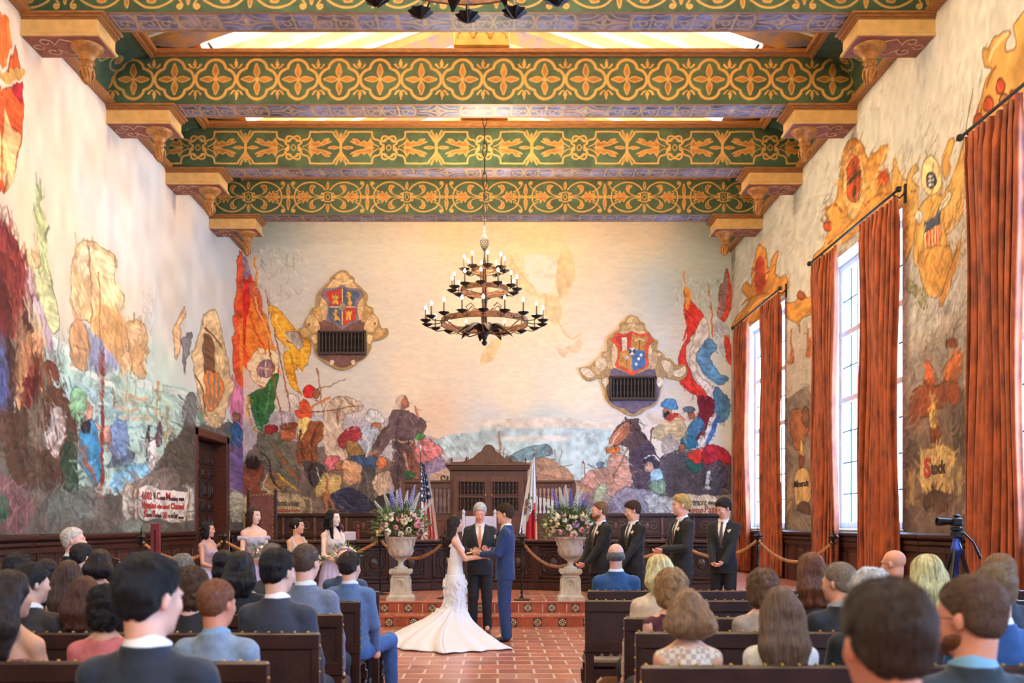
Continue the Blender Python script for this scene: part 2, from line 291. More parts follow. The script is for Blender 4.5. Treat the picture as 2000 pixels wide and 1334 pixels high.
# pale curved brush sweeps of the sky
for i in range(900):
    x, y = rnd.uniform(0, W), rnd.uniform(0, H*.62); d = (x/W-.55); t = .35*d*4+rnd.gauss(0, .15); L = rnd.uniform(4, 11)
    k = 1.08 if rnd.random() < .55 else .95; g = cv.img[min(H-1, int(y)), min(W-1, int(x))]*255*k
    cv.line([(x, y), (x+L*math.cos(t), y+L*math.sin(t))], .35, g, grid=True, a=.35)
BACKMURAL = '''
ph|BL|160,160,176|90,800 300,770 450,790 640,800 760,800 880,860 980,900 1060,930 1060,1010 80,1010
p|BL|186,208,206|1000,890 1239,872 1239,975 1000,975
p|BR|186,208,206|0,842 200,850 420,850 620,880 620,1090 0,1090
ph|BR|226,212,190|0,810 320,800 600,830 600,850 300,846 0,858
ph|BR|226,214,196|60,890 320,880 420,900 300,908 80,905
p|BL|118,106,98|80,1010 200,900 400,930 600,980 760,1000 1000,1020 1060,1000 1060,1260 80,1260
p|BL|222,92,52|65,90 100,70 130,170 150,230 190,400 240,520 245,590 200,640 160,660 110,590 60,520 40,400 45,250
p|BL|238,142,62|120,200 175,300 240,500 180,480 110,520 95,420 100,300
p|BL|212,60,56|70,100 110,150 120,260 90,380 75,520 55,500 50,300
p|BL|216,120,150|36,560 75,600 88,780 60,820 34,700
p|BL|150,140,160|60,40 100,60 118,130 90,150 70,90
po|BL|238,222,176|165,475 240,500 245,560 215,640 150,650 110,590 105,530
co|BL|150,122,134|190,575 40,44
l1.2|BL|220,200,170|190,540 192,610
l1.2|BL|220,200,170|160,570 222,580
po|BL|58,116,66|110,690 180,660 245,590 235,700 215,780 160,865 120,760
l1.4|BL|196,150,56|110,700 104,760 130,850 160,870
p|BL|186,104,74|110,190 140,160 162,210 176,290 165,350 130,260
l1.6|BL|214,150,56|140,60 142,130 150,190
l1.2|BL|150,96,56|188,210 250,500 320,850
l1.2|BL|150,96,56|205,300 200,430 262,830
l1|BL|150,110,80|430,570 450,760
l1|BL|150,110,80|560,620 350,700
po|BL|232,170,58|205,270 280,330 340,400 390,440 395,500 360,580 340,560 320,600 340,660 352,692 310,660 280,570 270,500 300,470 250,440 220,360
po|BL|172,162,152|282,405 320,395 352,420 362,460 340,490 312,455 288,440
po|BL|204,186,162|470,740 520,705 600,712 640,745 630,772 570,782 545,830 575,920 560,1005 480,990 450,900 455,800
l1|BL|190,50,44|520,765 528,805
l1|BL|110,80,60|380,770 470,775 600,745
po|BL|138,84,52|365,830 440,820 458,890 430,930 420,1010 380,1000 340,1010 335,900
po|BL|222,94,56|338,742 375,715 402,760 392,806 338,796
p|BL|232,200,120|340,810 390,808 380,850 350,900 338,860
po|BL|224,214,204|292,700 330,695 352,742 318,765
co|BL|212,56,48|392,680 30,28
co|BL|158,100,72|424,688 15,20
l2.4|BL|190,132,92|400,765 430,730 490,702
l1.2|BL|84,84,90|380,1000 420,1060 470,1120
po|BL|74,70,70|370,1010 420,1000 470,1050 470,1110 420,1130 380,1080
po|BL|112,112,98|150,880 200,860 270,880 320,1000 345,1085 290,1110 250,1060 200,1030 160,960
co|BL|150,50,48|214,852 28,22
co|BL|176,104,70|288,866 40,42
co|BL|140,80,54|292,838 42,16
po|BL|136,78,58|80,1060 110,1010 160,1010 175,1060 160,1130 190,1150 90,1150
co|BL|58,44,40|128,1010 34,30
po|BL|150,118,80|190,1070 250,1060 300,1110 240,1160 190,1150
l1.5|BL|214,180,60|240,1060 330,1140
po|BL|196,200,196|645,812 676,762 724,778 738,822 690,832
co|BL|176,112,80|700,848 24,20
po|BL|172,186,196|618,850 700,848 722,900 694,985 630,992 600,925
po|BL|150,58,64|525,905 570,850 620,838 632,880 592,930 545,945
po|BL|150,120,76|560,920 600,905 640,950 660,990 590,985
po|BL|66,92,128|585,985 680,975 724,1010 682,1045 600,1035
po|BL|108,90,92|772,780 830,768 900,798 938,826 912,880 880,902 904,1100 890,1164 778,1164 775,1000 780,900 740,950 700,985 680,962 700,930 740,870
p|BL|142,92,78|858,920 896,960 892,1120 850,1150 836,1000
p|BL|94,78,82|790,900 830,910 820,1150 785,1150
l1.4|BL|196,160,110|790,908 870,912
co|BL|174,116,86|826,730 32,32
p|BL|206,186,170|790,740 800,705 830,698 820,730 812,760
l2.2|BL|176,120,90|885,750 890,790
p|BL|88,70,62|806,940 850,935 856,980 820,990
p|BL|60,104,66|832,1050 880,1050 870,1088 836,1086
po|BL|212,130,128|880,960 912,900 960,908 1012,942 1000,978 950,1000 900,1012
co|BL|84,138,80|908,888 24,18
po|BL|134,124,152|926,1020 1000,978 1044,1040 1040,1092 936,1092
p|BL|186,160,136|960,1060 1050,1040 1050,1092 960,1092
co|BL|204,108,118|500,1008 36,34
co|BL|180,124,92|530,1022 22,24
po|BL|214,188,124|424,1120 470,1056 545,1076 512,1150 430,1168
po|BL|176,120,84|450,1160 490,1150 500,1240 470,1240
po|BL|206,162,124|556,1004 626,1010 634,1060 590,1112 548,1070
po|BL|86,84,82|640,1030 694,1040 698,1130 672,1215 626,1190
po|BL|58,62,86|490,1160 600,1124 690,1232 500,1236
p|BL|196,176,150|690,1090 760,1050 786,1150 720,1176
co|BL|196,120,80|726,1010 26,28
po|BL|96,80,76|820,1100 900,1090 920,1180 820,1180
p|BL|60,56,54|700,1170 820,1150 860,1190 760,1230 690,1230
po|BL|176,164,130|100,1162 220,1150 350,1160 352,1250 100,1250
l1.5|BL|120,96,70|352,1160 380,1170 372,1250
l2|BL|176,164,130|362,1168 400,1180 392,1250
l2.6|BL|150,96,60|230,930 262,980 300,1040 330,1080
l2|BL|60,56,52|160,960 200,1000 214,1080 260,1140
l1.4|BL|196,186,170|196,1060 180,1120 214,1150
l2.2|BL|150,90,64|96,1060 120,1100 112,1150
l2|BL|150,90,64|150,1070 132,1110 168,1140
l1.2|BL|226,206,180|480,720 470,780 462,860 480,960
l1|BL|120,96,84|560,712 590,740 632,752
l1|BL|120,96,84|548,724 530,760 520,830
l2|BL|40,34,34|404,1010 392,1060 404,1120
l1.2|BL|230,216,200|420,1030 440,1090
l2.4|BL|96,60,42|350,860 352,940 366,990
l2.4|BL|96,60,42|416,850 398,930 404,1000
l2|BL|214,214,210|640,880 664,920 660,980
l1.4|BL|120,132,146|700,880 690,930 668,976
l3|BL|90,72,70|760,830 724,880 696,940
l1.4|BL|70,58,62|806,800 800,880 808,1000 800,1140
l1.2|BL|140,124,124|860,800 884,850 880,890
l1.2|BL|70,58,62|850,900 866,990 860,1130
l2.2|BL|182,128,96|700,960 680,972 668,968
l2.6|BL|170,112,80|470,1096 478,1150 496,1210 520,1240
l2|BL|196,150,110|560,1040 590,1060 620,1084
l2|BL|110,104,100|650,1050 668,1110 660,1190
l1.4|BL|40,42,60|540,1150 580,1190 640,1200
l1.2|BL|90,96,130|520,1170 560,1200 600,1222
l1.4|BL|232,170,170|900,930 940,950 980,940
l1.2|BL|150,84,90|912,910 930,970 960,990
l2|BL|190,140,110|830,960 836,1000 850,1040
l2.4|BL|200,96,40|110,300 150,420 190,480
l1.8|BL|250,180,90|140,240 170,340 214,440
l1.8|BL|180,60,40|80,200 74,340 90,460
l1.4|BL|250,206,110|232,330 262,400 300,440
l1.6|BL|190,130,40|300,500 312,560 334,640
l1.6|BL|36,84,50|150,700 150,780 166,840
l1.6|BL|96,150,90|210,650 200,720 180,780
l2|BR|150,120,110|640,850 660,880 650,910
l1.6|BR|56,44,50|720,830 750,900 762,1000 760,1090
l1.4|BR|140,120,124|700,980 712,1060 740,1100
l2.2|BR|150,130,90|884,800 900,850 890,900
l2.2|BR|230,214,180|850,830 866,880 856,910
l2|BR|120,110,110|860,920 880,960 868,980
l2|BR|170,110,84|990,850 1004,880 980,890
l2|BR|54,96,130|980,830 988,870 970,890
l2|BR|180,130,100|640,1010 620,1060 602,1120
l1.4|BR|130,90,80|640,980 648,1060 640,1140
l1.4|BR|220,200,186|668,1010 672,1090
l1.8|BR|130,90,76|500,1060 520,1100 512,1130
l1.8|BR|220,190,160|552,1050 560,1100
l1.6|BR|220,60,60|980,320 960,380 940,440
l1.8|BR|150,36,40|940,520 960,600 1010,660
l1.6|BR|250,240,230|1010,440 996,520 1040,620
l1.4|BR|150,150,156|1050,440 1026,500 1060,620
l1.6|BR|60,100,140|1030,520 1076,590 1120,636
l1.4|BR|140,186,214|1050,450 1030,500 1080,570
l1.6|BR|240,120,100|1150,160 1152,250 1124,310
l1.4|BR|56,50,56|1060,1030 1080,1080 1076,1140
l1.4|BR|214,90,90|1050,970 1100,960 1140,990
l1.4|BR|110,50,50|1060,990 1110,990 1150,1000
l1.6|BR|60,56,70|660,1150 720,1180 780,1220
l1.4|BR|180,176,190|620,1180 680,1170 740,1200
l2|BR|66,60,62|830,1000 860,1080 900,1140
l2|BR|120,104,100|900,1020 940,1080 1000,1120
ph|BR|240,204,146|128,40 180,110 240,190 300,222 296,244 200,214 146,130
ph|BR|238,198,136|344,140 376,18 424,36 438,130 402,224 360,236
ph|BR|252,242,222|196,50 344,60 334,200 250,206
ph|BR|238,200,140|300,240 360,240 372,300 356,370 300,330
l1.6|BR|236,200,146|356,350 392,410 430,432 466,410
ph|BR|240,208,156|336,470 380,478 450,440 466,410 460,492 404,498 386,522
ph|BR|244,204,130|0,500 60,430 90,440 60,520 0,560
po|BR|212,66,56|948,240 1000,280 1032,330 1002,400 954,470 962,560 1002,640 1052,680 1062,780 1040,705 990,690 930,640 914,520 960,420 945,340
po|BR|228,220,208|1032,330 1062,430 1002,500 1012,600 1080,660 1112,760 1062,850 1052,700 972,580 976,480
po|BR|94,144,182|1062,430 1096,480 1062,520 1102,580 1152,620 1110,650 1040,600 1000,520
po|BR|86,128,160|1088,660 1152,720 1142,806 1088,806
p|BR|188,196,198|1088,330 1150,380 1166,560 1120,510 1085,420
po|BR|198,72,58|1140,110 1166,200 1160,300 1130,356 1100,290
p|BR|140,120,120|1120,180 1146,130 1140,300 1110,330
p|BR|196,74,60|1130,420 1166,460 1166,560 1140,520
po|BR|118,38,50|1012,700 1084,720 1062,820 1002,910 1012,800
po|BR|220,212,200|1064,800 1094,780 1062,890 1018,930
p|BR|70,110,170|1090,800 1110,800 1060,930 1050,900
l1.4|BR|226,140,56|942,120 950,180 962,240
l1.4|BR|200,120,60|1060,180 1070,280 1075,420
p|BR|226,150,70|946,180 974,230 960,300 946,260
po|BR|148,138,130|420,1110 560,1080 700,1110 820,1080 1180,1060 1180,1250 420,1250
po|BR|170,136,110|200,1060 240,1000 310,990 400,1040 434,1095 430,1180 220,1130
po|BR|116,146,154|116,985 200,950 300,922 326,938 322,976 210,1002 130,1014
co|BR|120,140,144|312,950 14,26
co|BR|110,130,130|140,1000 26,22
l2|BR|150,132,110|80,870 92,980
l1|BR|150,132,110|60,940 150,1000
l1|BR|140,124,104|110,950 100,1010
l1|BR|150,130,110|340,950 345,1030
l1|BR|150,130,110|372,950 366,1040
l.8|BR|150,130,110|290,1010 400,1050
l.8|BR|150,130,110|300,1040 420,1020
po|BR|168,132,108|240,1060 420,1090 520,1100 500,1180 430,1200 240,1150
po|BR|92,74,74|686,950 650,930 622,934 598,905 640,830 668,820 672,800 690,812 728,800 732,830 772,900 806,960 800,1110 700,1090
p|BR|172,112,80|600,905 656,832 692,850 634,926
l1|BR|225,215,205|640,870 610,930
l1|BR|60,44,44|690,812 760,900
p|BR|78,66,78|700,960 800,940 820,1110 720,1140
co|BR|176,120,90|868,768 20,22
p|BR|50,46,46|848,772 880,772 872,800 854,796
po|BR|84,136,180|836,742 860,712 894,712 910,740 905,762
po|BR|200,182,142|868,800 920,780 948,850 930,902 850,912 800,862
l5|BR|208,190,166|775,785 800,815 850,815
p|BR|160,60,56|860,800 900,776 914,786 880,812
p|BR|172,164,156|838,905 900,880 926,960 850,975
l1.6|BR|110,70,50|800,850 780,920
co|BR|96,120,140|964,758 30,16
co|BR|160,100,76|976,788 18,18
po|BR|76,128,170|958,850 1000,796 1034,826 1002,892 950,900
po|BR|84,78,84|850,970 1000,950 1176,1010 1176,1150 760,1150 800,1060
co|BR|52,112,146|966,914 40,30
co|BR|150,96,74|936,938 16,22
po|BR|46,96,90|950,970 1010,950 1040,1010 990,1060 950,1010
po|BR|202,58,48|962,962 1034,938 1022,1012 972,1004
po|BR|164,44,56|1030,950 1100,926 1164,980 1152,1016 1050,1012
po|BR|76,72,84|1040,1040 1100,1000 1144,1040 1134,1130 1080,1155 1045,1120
p|BR|196,200,200|1050,1060 1066,1050 1060,1130 1044,1120
co|BR|56,56,66|792,1006 38,36
l1.3|BR|220,220,220|760,990 800,976 826,1000
co|BR|190,150,130|778,1030 22,24
po|BR|150,190,206|790,1050 830,1040 840,1100 800,1120
po|BR|186,146,128|588,1000 640,960 682,1000 692,1150 588,1150
co|BR|206,120,60|612,950 30,14
po|BR|178,138,120|470,1080 545,1030 592,1060 582,1142 480,1112
co|BR|110,130,150|552,1020 16,14
l1|BR|110,80,60|476,990 480,1080
l1|BR|110,80,60|684,930 600,1110
po|BR|170,182,150|520,1180 556,1104 580,1124 560,1200 524,1210
po|BR|122,150,128|780,1110 830,1090 860,1110 850,1150 790,1150
po|BR|142,140,156|640,1140 720,1126 800,1150 766,1236 590,1236
p|BR|120,112,124|440,1190 560,1200 640,1230 440,1250
po|BR|188,196,196|756,1164 800,1160 850,1168 872,1180 872,1242 790,1240 770,1200
po|BR|186,200,204|872,1180 900,1162 948,1170 948,1244 872,1242
po|BR|206,198,172|946,1166 1020,1160 1092,1168 1092,1250 946,1250
'''
cv.facet = .11; cv.run(BACKMURAL)
cv.dabs(130, [(480,870),(880,1000)], [(84,70,62),(168,132,100),(110,120,120),(60,60,74),(196,160,120),(70,82,66)], 6, 5, .6, 2.2, .45)
cv.dabs(120, [(1120,900),(1420,1000)], [(84,74,72),(168,140,116),(96,110,120),(60,60,74),(190,160,130),(70,90,96)], 6, 6, .6, 2.2, .42)
autodabs(cv, 2600, [(475,760),(900,1000)], 7, 1); autodabs(cv, 2200, [(1110,800),(1428,1000)], 7, 2); autodabs(cv, 500, [(470,480),(600,760)], 8, 3, ang=1.4); autodabs(cv, 400, [(1320,540),(1428,800)], 8, 4, ang=1.3); autodabs(cv, 500, [(880,890),(1130,960)], 7, 5, (.93,1.05))
gx = np.linspace(bx0, bx1, W); gy = np.linspace(by0, by1, H); V = np.zeros((H, W, 3))
V[..., 0] = ((gx-CX)/SB)[None]; V[..., 1] = YB; V[..., 2] = (EZ+(CY-gy)/SB)[:, None]
wb = struct(grid_obj('wall_back', V, np.minimum(cv.img*1.06, .97), PAINT)); del cv
# ---- left wall: columns follow the depth
zs = np.linspace(1.38, 9.4, 470); px = np.linspace(475.1, -45, 400)
YY = F*XL/(px-CX); YY = np.concatenate([YY, np.arange(YY[-1]-.06, 4., -.06), [YF]]); W = len(YY); H = len(zs)
def fnL(P):
    Y = F*XL/(np.minimum(P[:,0], 900)-CX); z = EZ+(CY-P[:,1])*Y/F
    return np.stack([(475.1-P[:,0])/(520.1)*399, (z-1.38)/(9.4-1.38)*469], 1)
cv = Canvas(H, W, fnL, 2.4, 21)
cv.base([(60,150,(232,212,184)),(150,200,(238,230,212)),(110,320,(236,222,196)),(150,350,(230,222,204)),(300,350,(204,210,212)),(250,480,(222,220,212)),(400,480,(190,198,206)),(460,600,(194,194,190)),(320,560,(194,194,188)),(230,420,(224,222,214)),(120,470,(236,220,190)),(200,560,(214,196,164)),(60,420,(230,208,176)),(360,640,(186,192,190)),(300,720,(180,204,196)),(20,100,(222,208,186)),(440,520,(182,196,204)),(350,420,(214,204,190)),(120,800,(150,180,170))])
cv.img *= (1+.10*(vnoise(H,W,9,70,1,3)-.5))[..., None]*np.array([1,1,1]); tn = (vnoise(H,W,22,71,1,3)-.5)[..., None]; cv.img += tn*np.array([.05,.0,-.05])
LEFTMURAL = '''
p|L|166,196,184|170,370 300,440 500,540 640,590 850,640 850,820 720,900 560,1000 330,1060 250,900 230,600
ph|L|226,226,214|160,380 320,440 560,560 850,650 850,668 600,606 300,500 180,430
ph|L|150,186,190|280,600 460,640 520,760 400,820 320,760
ph|L|176,160,130|540,640 640,660 620,690 520,680
l1.5|L|182,158,128|540,650 640,668
l1.5|L|190,164,130|500,700 600,716
l1.5|L|186,160,128|520,740 640,760
l1.5|L|206,216,206|460,600 520,640
l1.5|L|120,170,170|560,790 700,800
l1.5|L|120,160,160|600,700 700,712
l2|L|216,222,210|300,520 500,610
po|L|224,190,140|308,140 345,-20 430,-10 512,70 490,150 534,220 520,290 552,340 540,410 440,400 400,330 330,300
p|L|248,226,184|330,90 360,0 400,10 392,120 350,150
p|L|240,214,168|410,10 505,75 480,140 420,110
p|L|202,160,108|400,330 430,240 520,300 550,350 530,520 470,490 430,430
p|L|230,200,150|350,170 420,150 510,170 500,250 410,260 360,240
l1|L|150,110,80|385,0 400,330
l1|L|160,120,86|428,120 440,400
po|L|206,166,118|560,325 632,350 640,440 632,575 572,545 556,440
p|L|230,196,150|566,340 620,360 614,430 570,430
p|L|150,158,186|370,330 420,400 512,500 502,556 390,545 368,440
po|L|194,152,110|300,420 318,330 372,345 376,545 308,500
l1|L|130,96,70|320,440 372,452
po|L|212,176,130|528,480 562,470 562,585 530,575
po|L|214,174,128|796,268 802,290 780,350 786,392 764,496 754,400 760,340
po|L|112,112,114|826,378 838,392 822,440 804,556 794,450 786,410
p|L|96,92,84|0,760 60,770 170,690 250,780 300,960 330,1052 420,1060 500,1090 556,1034 640,1000 700,920 790,800 800,700 822,636 848,780 1060,800 1060,1290 0,1290
p|L|82,76,66|700,930 790,810 850,800 850,1010 780,1040 720,1020
po|L|118,110,102|560,1040 650,980 760,970 780,1040 700,1060
p|L|104,112,104|240,1090 380,1040 440,1100 400,1190 300,1210 210,1180
p|L|116,86,86|0,1010 90,1040 150,1120 100,1240 0,1230
p|L|70,104,84|0,1090 30,1100 40,1170 0,1180
p|L|110,116,106|560,1180 640,1200 720,1200 700,1250 540,1250
po|LU|222,94,48|0,500 60,420 112,480 104,720 60,900 0,930
po|LU|230,100,50|36,352 75,240 96,342
p|LU|204,156,88|0,362 112,350 118,400 0,402
p|LU|188,48,60|58,430 112,420 106,520 70,480
p|LU|236,190,130|20,560 60,640 100,700 60,910 20,930
p|LU|232,120,60|0,120 30,80 60,200 40,300 0,330
po|L|124,50,50|0,-30 60,-40 112,100 142,200 130,300 60,420 0,420
p|L|96,38,36|0,60 60,100 80,230 40,330 0,330
l1|L|160,90,80|30,0 90,140 90,260
po|L|198,202,150|150,60 190,40 236,200 258,330 240,384 200,320 160,180
p|L|176,156,166|108,80 150,150 182,270 232,420 215,500 190,380 128,200
p|LU|196,204,146|184,1060 205,990 248,1340 210,1340
co|L|206,170,120|152,60 28,34
l1|L|150,110,70|120,20 110,110 170,230
po|L|196,146,104|68,540 88,420 130,398 192,430 182,540 192,640 140,720 80,740 60,620
co|L|70,44,34|118,360 28,30
p|L|110,40,34|90,590 150,560 182,620 100,730
p|L|88,100,152|0,430 30,470 42,740 0,760
p|L|70,48,42|40,300 60,420 60,640 40,740 20,600
p|L|80,60,46|0,760 80,720 200,660 220,800 260,920 280,1040 130,1060 40,980
po|L|120,106,88|120,720 170,670 210,690 200,760 230,850 180,900 130,840
po|L|86,60,46|200,640 260,618 302,680 332,830 332,1052 270,1050 262,900 228,880 196,780
po|L|198,192,184|240,700 284,712 284,820 240,914 196,860 220,800
po|L|54,76,60|266,890 330,870 336,1060 280,1050
co|L|128,84,60|204,590 22,30
po|L|112,62,50|168,548 208,508 248,520 256,606 216,562
po|L|130,180,140|308,660 336,616 372,680 352,764 308,744
po|L|200,154,134|358,724 390,680 402,756 446,792 420,806 368,764
po|L|66,138,182|346,800 392,758 424,820 446,960 412,1042 360,964 342,860
l3|L|146,96,74|356,870 380,960 412,1020
co|L|60,52,54|372,790 22,26
po|L|90,110,130|470,950 520,900 584,900 562,952 490,960
po|L|120,146,186|476,800 540,756 562,880 504,930
po|L|168,130,110|450,790 476,780 490,870 460,900
l2.4|L|128,58,46|452,480 448,700 438,1080
l1.2|L|150,100,70|490,630 494,700
l1.6|L|176,130,80|686,590 682,760
l1.6|L|176,130,80|734,700 722,860
p|L|70,60,70|640,800 654,800 652,960 636,960
p|L|96,76,80|676,780 700,770 706,860 680,880
p|L|130,190,220|500,1080 480,1010 570,950 660,950 640,1000 560,1030
p|L|236,236,230|650,860 680,850 670,960 640,960
l1.6|L|190,200,196|800,650 790,720
po|L|110,112,108|790,720 806,660 822,640 848,660 846,780 800,760
po|L|226,90,50|1014,400 1030,90 1056,70 1060,640 1020,560
p|L|236,140,60|1040,360 1060,300 1060,560 1040,520
p|L|204,124,154|1006,560 1030,600 1060,640 1060,900 1020,800 1000,700
po|L|46,96,138|1002,800 1024,740 1052,800 1046,1044 1020,1044 1010,900
co|L|150,100,76|1026,744 14,22
p|L|110,90,130|1000,900 1060,900 1060,1100 1000,1080
po|L|110,140,120|856,720 880,700 900,760 880,780
p|L|150,150,140|850,640 880,640 876,720 856,720
po|L|196,170,126|925,268 950,320 972,400 990,500 1000,570 1016,600 994,700 950,786 900,764 872,690 846,560 850,520 828,470 858,420 880,330
po|L|120,84,60|884,400 910,385 930,430 932,552 892,562
p|L|206,180,130|940,430 966,460 972,560 944,556
po|L|206,120,60|896,552 962,572 966,660 922,722 896,680
l1.2|L|120,120,110|910,560 912,700
l1.2|L|120,120,110|930,566 930,716
l1.2|L|120,120,110|948,570 948,700
l1.4|L|110,76,52|880,340 930,390 964,440
l1.2|L|110,76,52|850,560 876,620 900,740
l1.2|L|232,206,160|890,350 920,310 950,380
po|L|196,192,176|540,1040 600,1050 700,1056 800,1072 842,1060 842,1182 800,1196 600,1184 546,1192
p|L|224,220,206|612,1052 700,1060 800,1076 800,1192 700,1184 612,1178
l1.2|L|120,90,66|580,1046 584,1184
l1.2|L|120,90,66|600,1048 602,1184
l1|L|120,90,66|818,1072 820,1186
po|L|176,174,150|1000,1080 1060,1080 1060,1190 1000,1190
'''
cv.facet = .11; cv.run(LEFTMURAL)
cv.dabs(200, [(0,820),(370,1035)], [(72,68,62),(128,120,108),(96,104,96),(110,90,84),(64,72,64)], 9, 8, .8, 2.5, .4)
cv.dabs(90, [(0,700),(150,900)], [(110,70,50),(60,42,36),(170,126,92),(90,70,60)], 8, 9, 1.2, 2.5, .5)
cv.dabs(90, [(0,480),(60,700)], [(110,50,40),(160,90,60),(90,60,60)], 8, 10, 1.2, 2.5, .4)
autodabs(cv, 3000, [(0,640),(474,1035)], 8, 6); autodabs(cv, 1500, [(0,300),(90,800)], 9, 7, ang=1.4); autodabs(cv, 900, [(120,440),(300,780)], 8, 8, (.9,1.08), 1.4)
V = np.zeros((H, W, 3)); V[..., 0] = XL; V[..., 1] = YY[None]; V[..., 2] = zs[:, None]
cc = cv.img.copy(); i0 = 363
for k in range(i0, W): cc[:, k] = cc[:, abs(int(i0-3-(k-i0)*(1 if k < 400 else .8)-(0 if k < 400 else 7.4)))]
# door opening left out of the plaster
DY0, DY1, DZ = 22.9, 25.8, 3.80
jy = [int(np.argmin(abs(YY-DY0))), int(np.argmin(abs(YY-DY1)))]; V[:, jy[0], 1] = DY0; V[:, jy[1], 1] = DY1
jz = int(np.argmin(abs(zs-DZ))); V[jz, :, 2] = DZ
cyc = (V[:-1,:-1,1]+V[1:,1:,1])/2; czc = (V[:-1,:-1,2]+V[1:,1:,2])/2
wl = struct(grid_obj('wall_left', V, np.minimum(cc*1.05, .97), PAINT, holes=(cyc > DY0) & (cyc < DY1) & (czc < DZ))); del cv
# ---- right wall with its windows
WIN = [(c-1.85, c+1.85) for c in (24.05, 17.6, 11.15, 4.7, -1.75)]; WZ0, WZ1 = 1.46, 6.55
px = np.concatenate([np.linspace(1428.4, 2045, 420)]); YY = F*XR/(px-CX); near = np.arange(YY[-1]-.4, YF, -.4); YY = np.concatenate([YY, near, [YF]])
for a, b in WIN:
    for q in (a, b): YY[int(np.argmin(abs(YY-q)))] = q
zs = np.linspace(1.40, 9.4, 400); 
for q in (WZ0, WZ1): zs[int(np.argmin(abs(zs-q)))] = q
W = len(YY); H = len(zs); z0_, z1_ = 1.40, 9.4
def fnR(P):
    Y = F*XR/(np.maximum(P[:,0], 1100)-CX); z = EZ+(CY-P[:,1])*Y/F
    return np.stack([(P[:,0]-1428.4)/(2045-1428.4)*419, (z-z0_)/(z1_-z0_)*399], 1)
cv = Canvas(H, W, fnR, 1.5, 41)
cv.base([(1500,300,(194,200,194)),(1600,150,(204,208,202)),(1750,100,(212,214,206)),(1900,60,(216,216,208)),(1450,450,(182,192,190)),(1640,300,(204,208,202)),(1560,560,(200,202,196)),(1560,700,(176,168,158)),(1700,250,(206,210,204)),(1800,600,(180,180,176)),(1820,760,(140,126,112)),(1820,1000,(120,104,92)),(1560,1000,(130,118,108)),(1440,800,(150,150,150)),(1990,300,(214,212,204))])
cv.img *= (1+.14*(vnoise(H,W,4,90,1,2)-.5))[..., None]
